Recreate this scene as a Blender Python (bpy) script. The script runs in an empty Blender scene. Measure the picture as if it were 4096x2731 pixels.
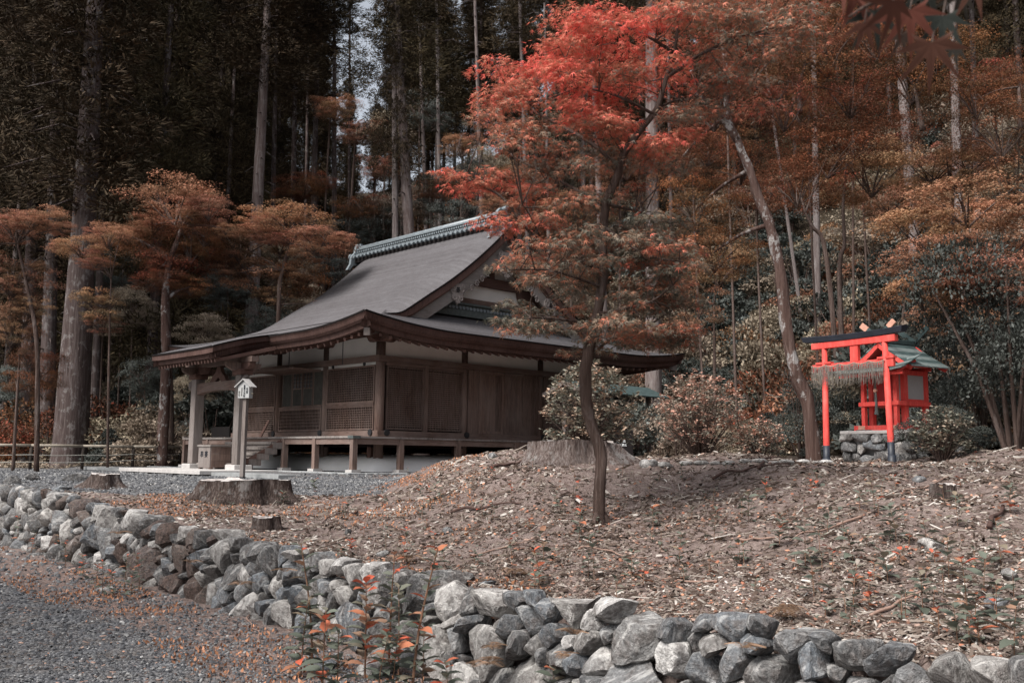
import bpy, math, random
import numpy as np
from mathutils import Vector, Matrix

rnd = random.Random(7)
rg = np.random.default_rng(11)
sc = bpy.context.scene
COL = sc.collection
rad = math.radians

# ------------------------------------------------------------------ camera
PITCH, ROLL, FOC = 0.1192, 0.0121, 0.9409          # pitch and roll in radians, focal length in image widths
CAMP = np.array([0.0, 0.0, 1.6])
cam_d = bpy.data.cameras.new('camera')
cam_d.sensor_width = 36.0
cam_d.lens = FOC * 36.0
cam_d.clip_start = 0.05
cam_d.clip_end = 2000.0
cam_d.dof.use_dof = True
cam_d.dof.focus_distance = 13.0
cam_d.dof.aperture_fstop = 7.1
cam = bpy.data.objects.new('camera', cam_d)
COL.objects.link(cam)
_c, _s = math.cos(ROLL), math.sin(ROLL)
_r0 = Vector((1, 0, 0)); _f = Vector((0, math.cos(PITCH), math.sin(PITCH))); _u0 = Vector((0, -math.sin(PITCH), math.cos(PITCH)))
_r = _c * _r0 + _s * _u0
_u = -_s * _r0 + _c * _u0
M = Matrix.Identity(4)
for i in range(3):
    M[i][0] = _r[i]; M[i][1] = _u[i]; M[i][2] = -_f[i]; M[i][3] = CAMP[i]
cam.matrix_world = M
sc.camera = cam

# ------------------------------------------------------------------ sky, sun, exposure
SUN_EL, SUN_AZ = rad(52), rad(-132)                 # azimuth measured from +Y towards +X
world = bpy.data.worlds.new('World')
sc.world = world
world.use_nodes = True
nt = world.node_tree
for n in list(nt.nodes): nt.nodes.remove(n)
wo = nt.nodes.new('ShaderNodeOutputWorld'); bg = nt.nodes.new('ShaderNodeBackground')
sky = nt.nodes.new('ShaderNodeTexSky'); hs = nt.nodes.new('ShaderNodeHueSaturation')
sky.sky_type = 'NISHITA'; sky.sun_disc = False
sky.sun_elevation = SUN_EL; sky.sun_rotation = SUN_AZ
sky.air_density = 1.0; sky.dust_density = 3.0; sky.ozone_density = 1.0
hs.inputs['Saturation'].default_value = 0.32
nt.links.new(sky.outputs[0], hs.inputs['Color']); nt.links.new(hs.outputs[0], bg.inputs['Color'])
bg.inputs['Strength'].default_value = 0.085
nt.links.new(bg.outputs[0], wo.inputs[0])
sun_d = bpy.data.lights.new('sun', 'SUN')
sun_d.energy = 2.4; sun_d.angle = rad(28); sun_d.color = (1.0, 0.965, 0.92)
sun = bpy.data.objects.new('sun', sun_d)
COL.objects.link(sun)
_sd = Vector((math.sin(SUN_AZ) * math.cos(SUN_EL), math.cos(SUN_AZ) * math.cos(SUN_EL), math.sin(SUN_EL)))
sun.rotation_euler = _sd.to_track_quat('Z', 'Y').to_euler()
sc.view_settings.view_transform = 'Standard'
sc.view_settings.look = 'None'
sc.view_settings.gamma = 1.0
sc.view_settings.use_curve_mapping = False
sc.view_settings.exposure = 1.2
sc.render.engine = 'CYCLES'
sc.cycles.max_bounces = 5
sc.cycles.diffuse_bounces = 3
sc.cycles.glossy_bounces = 2
sc.cycles.transmission_bounces = 3
sc.cycles.use_denoising = True

# ------------------------------------------------------------------ numeric helpers
def hash3(i, j, k):
    n = (i * 374761393 + j * 668265263 + k * 2147483647 + 1013904223) & 0xffffffff
    n = ((n ^ (n >> 13)) * 1274126177) & 0xffffffff
    return ((n ^ (n >> 16)) & 0xffff) / 65535.0
def vnoise(P):
    """smooth value noise, P (N,3) -> (N,) in 0..1"""
    P = np.asarray(P, float)
    I = np.floor(P).astype(np.int64); F = P - I
    F = F * F * (3 - 2 * F)
    r = 0
    for a in (0, 1):
        for b in (0, 1):
            for c in (0, 1):
                w = (F[:, 0] if a else 1 - F[:, 0]) * (F[:, 1] if b else 1 - F[:, 1]) * (F[:, 2] if c else 1 - F[:, 2])
                r = r + w * hash3(I[:, 0] + a, I[:, 1] + b, I[:, 2] + c)
    return r
def fbm(P, o=3):
    P = np.asarray(P, float); r = 0; a = .5; t = 0
    for i in range(o):
        r = r + a * vnoise(P * 2 ** i + 17.3 * i); t += a; a *= .55
    return r / t
def n2(x, y, f=1.0, o=3, s=0.0):
    x = np.atleast_1d(np.asarray(x, float)); y = np.atleast_1d(np.asarray(y, float))
    return fbm(np.stack([x.ravel() * f + s, y.ravel() * f + s * 1.7, np.full(x.size, s * 3.1)], 1), o).reshape(x.shape)
def sstep(a, b, x):
    t = np.clip((np.asarray(x, float) - a) / (b - a), 0, 1); return t * t * (3 - 2 * t)

K = 4096 / 2352.0
def ray(u, v):
    """view direction of the photo point (u, v), measured in a 2352 x 1568 print"""
    x = (u * K - 2048) / 4096 / FOC; y = (v * K - 1365.5) / 4096 / FOC
    X = _c * x + _s * y; U = -(-_s * x + _c * y)
    return np.array([X, math.cos(PITCH) - U * math.sin(PITCH), math.sin(PITCH) + U * math.cos(PITCH)])
def at(u, v, Y):
    r = ray(u, v); return CAMP + r * (Y / r[1])

# ------------------------------------------------------------------ object helpers
def mesh(name, V, F, mat=None, smooth=False, attr=None):
    """V (N,3) array, F list of tuples or an (M,k) array"""
    V = np.asarray(V, np.float32)
    me = bpy.data.meshes.new(name)
    if isinstance(F, np.ndarray):
        m, k = F.shape
        me.vertices.add(len(V)); me.vertices.foreach_set('co', V.ravel())
        me.loops.add(m * k); me.loops.foreach_set('vertex_index', F.astype(np.int32).ravel())
        me.polygons.add(m); me.polygons.foreach_set('loop_start', np.arange(0, m * k, k, dtype=np.int32))
        me.polygons.foreach_set('loop_total', np.full(m, k, np.int32))
        me.update(calc_edges=True)
    else:
        me.from_pydata([tuple(map(float, v)) for v in V], [], [tuple(int(i) for i in f) for f in F])
        me.update()
    if smooth:
        me.polygons.foreach_set('use_smooth', np.ones(len(me.polygons), bool))
    if attr:
        for an, av in attr.items():
            a = me.attributes.new(an, 'FLOAT', 'POINT'); a.data.foreach_set('value', np.asarray(av, np.float32))
    if mat:
        me.materials.append(mat)
    return me
def obj(name, me, parent=None, loc=None, rot=None, kind=None, scale=None):
    o = bpy.data.objects.new(name, me); COL.objects.link(o)
    if parent is not None: o.parent = parent
    if loc is not None: o.location = [float(x) for x in loc]
    if rot is not None: o.rotation_euler = rot
    if scale is not None: o.scale = scale
    if kind: o['kind'] = kind
    return o
def thing(name, label, cat, loc=(0, 0, 0), rz=0, group=None):
    o = bpy.data.objects.new(name, None); COL.objects.link(o)
    o.empty_display_size = .2
    o.location = [float(x) for x in loc]; o.rotation_euler = (0, 0, rz)
    o['label'] = label; o['category'] = cat
    if group: o['group'] = group
    return o
def tag(o, label, cat, group=None):
    o['label'] = label; o['category'] = cat
    if group: o['group'] = group
    return o
class MB:
    """collects shapes of one part, then links them as one mesh object"""
    def __init__(s): s.v = []; s.f = []
    def add(s, V, F):
        n = len(s.v); s.v += [tuple(map(float, p)) for p in V]; s.f += [tuple(int(i) + n for i in f) for f in F]; return s
    def box(s, a, b):
        x0, y0, z0 = a; x1, y1, z1 = b
        return s.add([(x0, y0, z0), (x1, y0, z0), (x1, y1, z0), (x0, y1, z0), (x0, y0, z1), (x1, y0, z1), (x1, y1, z1), (x0, y1, z1)],
                     [(0, 3, 2, 1), (4, 5, 6, 7), (0, 1, 5, 4), (1, 2, 6, 5), (2, 3, 7, 6), (3, 0, 4, 7)])
    def bar(s, p, q, w, h, up=(0, 0, 1)):
        """rectangular bar from p to q, w wide (sideways) and h high (along up)"""
        p = Vector(p); q = Vector(q); d = (q - p).normalized(); up = Vector(up)
        side = d.cross(up).normalized() * (w / 2); u2 = side.cross(d).normalized() * (h / 2)
        V = [p - side - u2, p + side - u2, p + side + u2, p - side + u2, q - side - u2, q + side - u2, q + side + u2, q - side + u2]
        return s.add(V, [(0, 1, 2, 3), (7, 6, 5, 4), (0, 4, 5, 1), (1, 5, 6, 2), (2, 6, 7, 3), (3, 7, 4, 0)])
    def tube(s, pts, r, n=10, cap=True, wob=0, seed=0):
        V, F = tube_geo(pts, r, n, cap, wob, seed); return s.add(V, F)
    def prism(s, poly, axis, a, b):
        """polygon given in the two other axes, run from a to b along axis"""
        n = len(poly); V = []
        for k in (a, b):
            for (x, y) in poly:
                V.append({0: (k, x, y), 1: (x, k, y), 2: (x, y, k)}[axis])
        F = [tuple(range(n - 1, -1, -1)), tuple(range(n, 2 * n))] + [(i, (i + 1) % n, n + (i + 1) % n, n + i) for i in range(n)]
        return s.add(V, F)
    def build(s, name, mat, parent=None, smooth=False, loc=None, kind=None, bevel=0):
        o = obj(name, mesh(name, s.v, s.f, mat, smooth), parent, loc, kind=kind)
        if bevel:
            m = o.modifiers.new('bevel', 'BEVEL'); m.width = bevel; m.segments = 2; m.limit_method = 'ANGLE'
        return o
def tube_geo(pts, r, n=10, cap=True, wob=0, seed=0):
    P = [Vector(p) for p in pts]; m = len(P)
    R = list(r) if hasattr(r, '__len__') else [r] * m
    V = []; F = []
    ref = Vector((0.31, 0.95, 0.1))
    for i in range(m):
        d = (P[min(i + 1, m - 1)] - P[max(i - 1, 0)]).normalized()
        a = d.cross(ref)
        if a.length < 1e-3: a = d.cross(Vector((1, 0, 0)))
        a.normalize(); b = d.cross(a).normalized()
        for k in range(n):
            t = 2 * math.pi * k / n; q = R[i]
            if wob: q *= 1 + wob * (hash3(k + seed * 7, i // 2, 3) - .5) * 2 + wob * (hash3(k + seed * 5, 1, 9) - .5) * 1.4
            V.append(P[i] + a * (math.cos(t) * q) + b * (math.sin(t) * q))
    for i in range(m - 1):
        for k in range(n):
            F.append((i * n + k, i * n + (k + 1) % n, (i + 1) * n + (k + 1) % n, (i + 1) * n + k))
    if cap:
        F.append(tuple(range(n - 1, -1, -1))); F.append(tuple((m - 1) * n + k for k in range(n)))
    return V, F
def smooth_path(pts, k=4):
    """Catmull-Rom through points of any dimension"""
    P = np.asarray(pts, float); out = []
    for i in range(len(P) - 1):
        p0 = P[max(i - 1, 0)]; p1 = P[i]; p2 = P[i + 1]; p3 = P[min(i + 2, len(P) - 1)]
        for j in range(k):
            t = j / k
            out.append(.5 * ((2 * p1) + (-p0 + p2) * t + (2 * p0 - 5 * p1 + 4 * p2 - p3) * t * t + (-p0 + 3 * p1 - 3 * p2 + p3) * t ** 3))
    out.append(P[-1]); return np.array(out)

# ------------------------------------------------------------------ materials
def ramp(nt, src, stops):
    r = nt.nodes.new('ShaderNodeValToRGB'); e = r.color_ramp.elements
    while len(e) < len(stops): e.new(.5)
    for i, (p, c) in enumerate(stops): e[i].position = p; e[i].color = (*c, 1)
    nt.links.new(src, r.inputs[0]); return r.outputs[0]
class MT:
    """small builder for a Principled material"""
    def __init__(s, name, rough=.85, spec=.3):
        s.m = bpy.data.materials.new(name); s.m.use_nodes = True; s.nt = s.m.node_tree
        s.b = s.nt.nodes['Principled BSDF']; s.b.inputs['Roughness'].default_value = rough
        s.b.inputs['Specular IOR Level'].default_value = spec
        s.tc = s.nt.nodes.new('ShaderNodeTexCoord')
    def n(s, t, **kw):
        x = s.nt.nodes.new(t)
        for k, v in kw.items(): setattr(x, k, v)
        return x
    def link(s, a, b): s.nt.links.new(a, b); return s
    def coord(s, scale=(1, 1, 1), space='Object', rot=(0, 0, 0)):
        mp = s.n('ShaderNodeMapping'); mp.inputs['Scale'].default_value = scale; mp.inputs['Rotation'].default_value = rot
        s.link(s.tc.outputs[space], mp.inputs[0]); return mp.outputs[0]
    def world(s, scale=(1, 1, 1)):
        g = s.n('ShaderNodeNewGeometry'); mp = s.n('ShaderNodeMapping'); mp.inputs['Scale'].default_value = scale
        s.link(g.outputs['Position'], mp.inputs[0]); return mp.outputs[0]
    def noise(s, vec, scale=5, det=4, rough=.6, dist=0):
        x = s.n('ShaderNodeTexNoise'); x.inputs['Scale'].default_value = scale; x.inputs['Detail'].default_value = det
        x.inputs['Roughness'].default_value = rough; x.inputs['Distortion'].default_value = dist
        s.link(vec, x.inputs['Vector']); return x.outputs['Fac']
    def voro(s, vec, scale=5, feature='F1', out='Distance'):
        x = s.n('ShaderNodeTexVoronoi', feature=feature); x.inputs['Scale'].default_value = scale
        s.link(vec, x.inputs['Vector']); return x.outputs[out]
    def mix(s, f, a, b, mode='MIX'):
        x = s.n('ShaderNodeMix', data_type='RGBA', blend_type=mode)
        for sock, val in ((x.inputs[0], f), (x.inputs[6], a), (x.inputs[7], b)):
            if hasattr(val, 'is_output'): s.link(val, sock)
            elif isinstance(val, (int, float)): sock.default_value = val
            else: sock.default_value = (*val, 1)
        return x.outputs[2]
    def math(s, op, a, b=0.0, clamp=False):
        x = s.n('ShaderNodeMath', operation=op, use_clamp=clamp)
        for i, val in enumerate((a, b)):
            if hasattr(val, 'is_output'): s.link(val, x.inputs[i])
            else: x.inputs[i].default_value = val
        return x.outputs[0]
    def attr(s, name):
        x = s.n('ShaderNodeAttribute', attribute_name=name); return x.outputs['Fac']
    def rand(s): return s.n('ShaderNodeObjectInfo').outputs['Random']
    def ramp(s, src, stops): return ramp(s.nt, src, stops)
    def bump(s, h, dist=.01, strength=1.0):
        x = s.n('ShaderNodeBump'); x.inputs['Distance'].default_value = dist; x.inputs['Strength'].default_value = strength
        s.link(h, x.inputs['Height']); s.link(x.outputs[0], s.b.inputs['Normal']); return s
    def col(s, c):
        if hasattr(c, 'is_output'): s.link(c, s.b.inputs['Base Color'])
        else: s.b.inputs['Base Color'].default_value = (*c, 1)
        return s
def wood_mat(name, dark, light, axis='z', gray=(.2, .185, .175), grayness=.4, rough=.85):
    t = MT(name, rough, .12)
    sc3 = {'z': (9, 9, .8), 'x': (.8, 9, 9), 'y': (9, .8, 9)}[axis]
    v = t.coord(sc3)
    g = t.noise(v, 3, 5, .65, .6); big = t.noise(t.world((.9, .9, .5)), 1.3, 3)
    c = t.ramp(g, [(.36, dark), (.62, light)])
    stn = t.noise(t.coord(tuple(q * .35 for q in sc3)), 2.1, 4, .7); c = t.mix(t.math('MULTIPLY', t.ramp(stn, [(.5, (0, 0, 0)), (.66, (1, 1, 1))]), .45), c, tuple(x * .55 for x in dark))
    c2 = t.mix(t.math('MULTIPLY', t.ramp(big, [(.35, (0, 0, 0)), (.7, (1, 1, 1))]), grayness), c, gray)
    c3 = t.mix(.35, c2, t.ramp(t.rand(), [(0, tuple(x * .75 for x in dark)), (1, tuple(x * 1.15 for x in light))]))
    t.col(c3).bump(g, .006, .6); return t.m
MAT = {}
MAT['wood'] = wood_mat('weathered_wood', (.062, .038, .030), (.185, .124, .102), 'z', (.26, .225, .21), .45)
MAT['wood_x'] = wood_mat('weathered_wood_along', (.062, .038, .030), (.18, .12, .10), 'x', (.26, .225, .21), .45)
MAT['wood_y'] = wood_mat('weathered_wood_across', (.062, .038, .030), (.18, .12, .10), 'y', (.26, .225, .21), .45)
MAT['wood_pale'] = wood_mat('grey_washed_wood', (.085, .068, .060), (.22, .185, .17), 'z', (.28, .26, .25), .6)
MAT['wood_pale_x'] = wood_mat('grey_washed_boards', (.13, .105, .094), (.27, .235, .215), 'x', (.30, .29, .28), .6)
MAT['wood_red'] = wood_mat('reddish_old_wood', (.065, .036, .030), (.15, .088, .072), 'x', (.17, .12, .11), .3)
def simple(name, c, rough=.7, spec=.3, var=.12, scale=6, bump=0, metal=0):
    t = MT(name, rough, spec); g = t.noise(t.world(), scale, 4)
    a = tuple(x * (1 - var) for x in c); b = tuple(min(1, x * (1 + var)) for x in c)
    t.col(t.ramp(g, [(.3, a), (.7, b)]))
    if bump: t.bump(g, bump)
    t.b.inputs['Metallic'].default_value = metal
    return t.m
MAT['plaster'] = simple('white_plaster', (.72, .69, .655), .9, .2, .07, 1.5)
MAT['plaster_low'] = simple('limewashed_podium', (.88, .87, .86), .9, .2, .08, 1.0)
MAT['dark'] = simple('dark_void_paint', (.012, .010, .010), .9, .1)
MAT['iron'] = simple('black_iron', (.018, .018, .02), .5, .4)
MAT['bronze'] = simple('green_patina_copper', (.075, .088, .085), .55, .45, .3, 9, .003)
MAT['ridge'] = simple('ridge_tile_glaze', (.17, .195, .21), .38, .5, .25, 6)
MAT['carved'] = simple('carved_pale_wood', (.25, .215, .20), .8, .25, .2, 14, .004)
def red_mat():
    t = MT('vermilion_paint', .62, .22)
    v = t.coord((6, 6, .9)); g = t.noise(v, 3, 5, .7); b = t.noise(t.world(), 3.1, 4, .7)
    c = t.ramp(g, [(.3, (.50, .050, .042)), (.55, (.66, .075, .062)), (.75, (.72, .12, .10))])
    c = t.mix(t.math('MULTIPLY', t.ramp(b, [(.52, (0, 0, 0)), (.72, (1, 1, 1))]), .45), c, (.55, .16, .13))
    c = t.mix(t.math('MULTIPLY', t.ramp(t.noise(t.world(), 14, 4), [(.60, (0, 0, 0)), (.75, (1, 1, 1))]), .35), c, (.20, .045, .035))
    t.col(c).bump(g, .003, .6); return t.m
MAT['red'] = red_mat()
MAT['black_paint'] = simple('blue_black_paint', (.020, .024, .034), .5, .4, .25, 5)
MAT['panel'] = simple('pale_panel', (.36, .345, .335), .8, .2, .05, 4)
MAT['teal'] = simple('verdigris_sheet', (.045, .066, .066), .75, .15, .3, 6, .003)
MAT['teal_pale'] = simple('pale_verdigris_slat', (.13, .155, .152), .7, .15, .25, 8)
MAT['rope'] = simple('straw_rope', (.30, .22, .18), .95, .1, .2, 20)
MAT['straw'] = simple('hanging_straw', (.15, .135, .12), .95, .1, .3, 30)
MAT['cutwood'] = simple('fresh_cut_end_grain', (.50, .27, .20), .8, .2, .15, 12)
MAT['concrete'] = simple('pale_concrete', (.42, .40, .385), .9, .2, .14, 4, .004)
MAT['slab'] = simple('grey_stone_slab', (.25, .255, .255), .85, .25, .22, 3, .01)
MAT['ink'] = simple('black_ink', (.012, .016, .022), .8, .1)
MAT['white_ink'] = simple('white_lettering', (.75, .78, .78), .8, .1)
MAT['signboard'] = simple('pale_signboard', (.36, .36, .355), .7, .2, .05, 8)
MAT['bamboo'] = simple('weathered_rail', (.27, .235, .19), .7, .3, .25, 9)
MAT['wire'] = simple('grey_rope_wire', (.30, .29, .26), .7, .3)
MAT['post'] = simple('dark_fence_post', (.035, .027, .022), .8, .2)
def roof_mat():
    t = MT('bark_shingle_roof', .72, .30)
    v = t.coord((1, 1, 1)); n1 = t.noise(v, .8, 4); n3 = t.noise(t.coord((1.2, 1.2, 9)), 3, 3); n4 = t.noise(v, 28, 3)
    c = t.ramp(n1, [(.3, (.038, .033, .035)), (.55, (.062, .057, .060)), (.75, (.088, .085, .090))])
    c = t.mix(.35, c, t.ramp(n3, [(.35, (.045, .036, .037)), (.65, (.125, .116, .12))]))
    c = t.mix(.25, c, t.ramp(n4, [(.3, (.035, .031, .033)), (.7, (.16, .155, .16))]))
    c = t.mix(.17, c, t.ramp(t.attr('step'), [(0, (.030, .028, .031)), (.5, (.088, .083, .09)), (1, (.16, .155, .168))]))
    t.col(c).bump(n4, .008, .5); return t.m
MAT['roof'] = roof_mat()
MAT['roof_edge'] = wood_mat('layered_eave_edge', (.035, .020, .017), (.115, .064, .052), 'z', (.17, .11, .10), .5)
def bark_mat(name, dark, mid, light, moss=0.0, sx=7):
    t = MT(name, .95, .04)
    v = t.coord((sx, sx, .5 if sx < 20 else 3.0)); g = t.noise(v, 1.6, 6, .7, .4); b = t.noise(t.world((1, 1, .6)), 1.1, 4, .7)
    c = t.ramp(g, [(.32, dark), (.5, mid), (.68, light)])
    if moss:
        b = t.noise(t.world((1, 1, .7)), 3.2, 5, .75)
        c = t.mix(t.math('MULTIPLY', t.ramp(b, [(.54, (0, 0, 0)), (.60, (1, 1, 1))]), moss), c, (.38, .37, .36))
    c = t.mix(.3, c, t.ramp(t.rand(), [(0, dark), (1, light)]))
    t.col(c).bump(g, .04, 1.0); return t.m
MAT['cedar_bark'] = bark_mat('cedar_bark', (.026, .017, .015), (.070, .050, .046), (.15, .125, .12), .35)
MAT['cedar_pale'] = bark_mat('pale_cedar_bark', (.07, .048, .043), (.16, .125, .118), (.28, .25, .24), .2)
MAT['maple_bark'] = bark_mat('maple_bark', (.035, .022, .018), (.09, .062, .052), (.17, .13, .115), .12, 14)
MAT['lichen_bark'] = bark_mat('lichen_bark', (.04, .022, .018), (.085, .052, .044), (.16, .115, .10), .95, 9)
MAT['stump'] = bark_mat('stump_bark', (.022, .015, .013), (.075, .055, .048), (.22, .18, .165), .4, 26)
MAT['stump_pale'] = bark_mat('pale_stump_bark', (.05, .034, .030), (.17, .135, .122), (.34, .30, .285), .5, 22)
def cut_mat():
    t = MT('sawn_stump_top', .85, .2)
    v = t.coord((1, 1, 1)); n1 = t.noise(v, 5, 5, .7); n5 = t.noise(v, 22, 3)
    c = t.ramp(n1, [(.32, (.20, .15, .13)), (.5, (.42, .38, .36)), (.68, (.66, .63, .62))])
    c = t.mix(.3, c, t.ramp(n5, [(.4, (.2, .16, .14)), (.6, (.6, .57, .55))]))
    t.col(c).bump(n1, .01); return t.m
MAT['cut'] = cut_mat()
def leaf_mat(name, stops, rough=.55, trans=.25, rand=.0, bright=1.0):
    """stops: colour by the per-leaf number lv"""
    t = MT(name, rough, .10)
    c = t.ramp(t.attr('lv'), [(p, tuple(x * bright for x in q)) for p, q in stops])
    if rand:
        hs = t.n('ShaderNodeHueSaturation'); t.link(c, hs.inputs['Color'])
        t.link(t.math('ADD', t.math('MULTIPLY', t.rand(), rand), 1 - rand / 2), hs.inputs['Value'])
        t.link(t.math('ADD', t.math('MULTIPLY', t.rand(), .03), .485), hs.inputs['Hue']); c = hs.outputs[0]
    t.col(c)
    if trans:
        tr = t.n('ShaderNodeBsdfTranslucent'); t.link(c, tr.inputs[0])
        mx = t.n('ShaderNodeMixShader'); mx.inputs[0].default_value = trans
        out = t.nt.nodes['Material Output']
        t.link(t.b.outputs[0], mx.inputs[1]); t.link(tr.outputs[0], mx.inputs[2]); t.link(mx.outputs[0], out.inputs[0])
    return t.m
G_ = [(.0, (.09, .09, .07)), (.22, (.20, .19, .155)), (.38, (.27, .20, .145)), (.52, (.40, .18, .11)), (.66, (.54, .20, .13)), (.84, (.64, .185, .13)), (1., (.72, .14, .11))]
MAT['leaf_main'] = leaf_mat('front_maple_leaf', G_, .5, .30)
R_ = [(.0, (.030, .024, .015)), (.3, (.085, .050, .030)), (.55, (.19, .080, .042)), (.8, (.33, .105, .055)), (1., (.48, .13, .075))]
MAT['leaf_rust'] = leaf_mat('rust_maple_leaf', R_, .6, .2, .25)
O_ = [(.0, (.055, .046, .032)), (.35, (.15, .095, .06)), (.6, (.31, .16, .095)), (.85, (.46, .21, .135)), (1., (.60, .27, .18))]
MAT['leaf_orange'] = leaf_mat('orange_maple_leaf', O_, .6, .2, .25)
B_ = [(.0, (.022, .026, .022)), (.4, (.055, .06, .052)), (.75, (.11, .12, .11)), (1., (.22, .235, .22))]
MAT['leaf_gray'] = leaf_mat('grey_green_leaf', B_, .42, .1, .4)
T_ = [(.0, (.05, .042, .03)), (.35, (.17, .136, .10)), (.7, (.34, .275, .21)), (1., (.50, .41, .32))]
MAT['leaf_tan'] = leaf_mat('tan_leaf', T_, .6, .15, .35)
C_ = [(.0, (.018, .014, .009)), (.5, (.050, .037, .022)), (.8, (.085, .060, .035)), (1., (.12, .084, .050))]
MAT['needle'] = leaf_mat('cedar_needles', C_, .8, 0, .3)
S_ = [(.0, (.075, .08, .06)), (.40, (.19, .19, .155)), (.66, (.34, .28, .22)), (.86, (.52, .35, .26)), (1., (.60, .31, .22))]
MAT['leaf_shrub'] = leaf_mat('glossy_shrub_leaf', S_, .42, .15, .15)
P_ = [(.0, (.06, .07, .055)), (.5, (.14, .155, .125)), (.72, (.24, .19, .14)), (.86, (.40, .16, .09)), (1., (.52, .12, .07))]
MAT['leaf_weed'] = leaf_mat('weed_leaf', P_, .5, .2)
MAT['leaf_fern'] = leaf_mat('dry_fern', [(0, (.12, .075, .045)), (1, (.34, .22, .15))], .7, .2)
# ------------------------------------------------------------------ the lie of the land
TYAW, TX, TY, TZ = 0.7641, -4.0716, 29.7758, 1.10       # temple: corner pillar and heading of its side wall
def tloc(x, y):
    dx = np.asarray(x) - TX; dy = np.asarray(y) - TY
    return dx * math.cos(TYAW) + dy * math.sin(TYAW), -dx * math.sin(TYAW) + dy * math.cos(TYAW)
def tworld(s, t, z=0):
    return np.array([TX + s * math.cos(TYAW) - t * math.sin(TYAW), TY + s * math.sin(TYAW) + t * math.cos(TYAW), TZ + z])
WALL = np.array([(5.6, .7), (3.5, 2.75), (2.25, 4.1), (.65, 5.75), (-.5, 7.15), (-2.5, 9.6), (-4.9, 12.5), (-8.77, 16.9), (-16, 25.2), (-30, 41)], float)
WSEG = np.linalg.norm(np.diff(WALL, axis=0), axis=1); WCUM = np.concatenate([[0], np.cumsum(WSEG)])
def wall_at(L):
    L = np.clip(L, 0, WCUM[-1] - 1e-6); i = min(int(np.searchsorted(WCUM, L, 'right') - 1), len(WSEG) - 1)
    return WALL[i] + (WALL[i + 1] - WALL[i]) * ((L - WCUM[i]) / WSEG[i]), i
def poly_dist(x, y, P):
    """signed distance to a polyline, positive on its left-hand side when walked in order, and arclength"""
    x = np.asarray(x, float); y = np.asarray(y, float)
    best = np.full(x.shape, 1e9); sg = np.ones(x.shape)
    for a, b in zip(P[:-1], P[1:]):
        d = b - a; L2 = d @ d
        t = np.clip(((x - a[0]) * d[0] + (y - a[1]) * d[1]) / L2, 0, 1)
        px = a[0] + t * d[0] - x; py = a[1] + t * d[1] - y
        D = np.hypot(px, py); cr = d[0] * (y - a[1]) - d[1] * (x - a[0])
        m = D < best - 1e-9; best = np.where(m, D, best); sg = np.where(m, np.sign(cr), sg)
    return best * sg
def wdist(x, y): return -poly_dist(x, y, WALL)
FOOT = np.array([(30, -4), (16, 12), (9.8, 23.5), (9.8, 34), (6.5, 44), (0, 50.5), (-9, 51), (-16, 47), (-30, 44), (-60, 40)], float)
def fdist(x, y): return -poly_dist(x, y, FOOT)
def wtop(x, y): return .615 + .315 * sstep(9, 17, y)
def H(x, y):
    x = np.asarray(x, float); y = np.asarray(y, float)
    d = wdist(x, y)
    up = wtop(x, y)
    up = np.where(y > 20, .95, up)
    s, t = tloc(x, y)
    XL = -1.35 - (y - 8) * .15
    mask = sstep(0, 2.3, x - XL) * sstep(2.0, 9.5, -t + np.clip(s - 8, 0, 8) * 1.2)
    P = 1.53 + .12 * sstep(2, 3.0, x) * (1 - sstep(3.3, 4.4, x)) * (1 - sstep(15, 18, y)) + .24 * sstep(6.6, 8.8, x) * (1 - .3 * sstep(16, 22, y)) + .05 * sstep(17, 21, y)
    P = P + .17 * np.exp(-((d - 7.4) / 1.8) ** 2) * sstep(-1.2, .4, x) * (1 - sstep(1.2, 2.8, x))
    up = up + (P - up) * mask * sstep(-.8, 8.0, d) ** 1.05
    tp = 1.0 - sstep(2.4, 3.2, np.maximum(np.maximum(-s - 3.9 + .0 * t, -t - 2.2 + 0), 0) + 2.4)   # temple platform
    inside = (s > -5.0) & (t > -3.0) & (s < 16) & (t < 14)
    up = np.where(inside, np.maximum(up, .95 + .13 * np.clip(tp, 0, 1)), up)
    rough = (n2(x, y, .8, 3, 3.1) - .5) * .17 + (n2(x, y, 3.3, 3, 7.7) - .5) * .09
    up = up + rough * sstep(0.1, 1.0, d) * np.where(y > 20, .2, 1.0) * np.where(inside, 0, 1)
    up = up + .28 * np.exp(-(((x - 0.55) / 1.5) ** 2 + ((y - 12.9) / 1.3) ** 2))
    # hillside
    f = fdist(x, y)
    sl = .50 + .16 * sstep(-6, 14, x) + .04 * (n2(x, y, .03, 2, 5.0) - .5)
    fp = np.clip(f, 0, 105)
    hill = sl * (fp - 3.0 * (1 - np.exp(-fp / 3.0))) + (n2(x, y, .12, 3, 9.0) - .5) * 3.0 * sstep(2, 25, fp)
    cut = 1 - .14 * np.exp(-((x / np.maximum(y, 1) + .165) / .10) ** 2) * sstep(60, 110, y)
    up = up + hill * cut * (f > 0)
    low = (n2(x, y, 1.2, 2, 1.5) - .5) * .03 + .02 * np.clip(.8 - np.abs(d), 0, 1)
    h = np.where(d < 0, low, low + (up - low) * sstep(.20, .42, d))
    return h
def G(x, y): return float(H(np.array([x]), np.array([y]))[0])
def ground_at(u, v, y0=2.5, y1=120):
    """first point of the ground met by the line of sight through photo point (u, v)"""
    r = ray(u, v); T = np.arange(y0, y1, .08); P = CAMP + r * (T / r[1])[:, None]
    h = H(P[:, 0], P[:, 1]); i = np.argmax(P[:, 2] < h)
    if P[i, 2] >= h[i]: i = len(T) - 1
    return np.array([P[i, 0], P[i, 1], h[i]])

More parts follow.
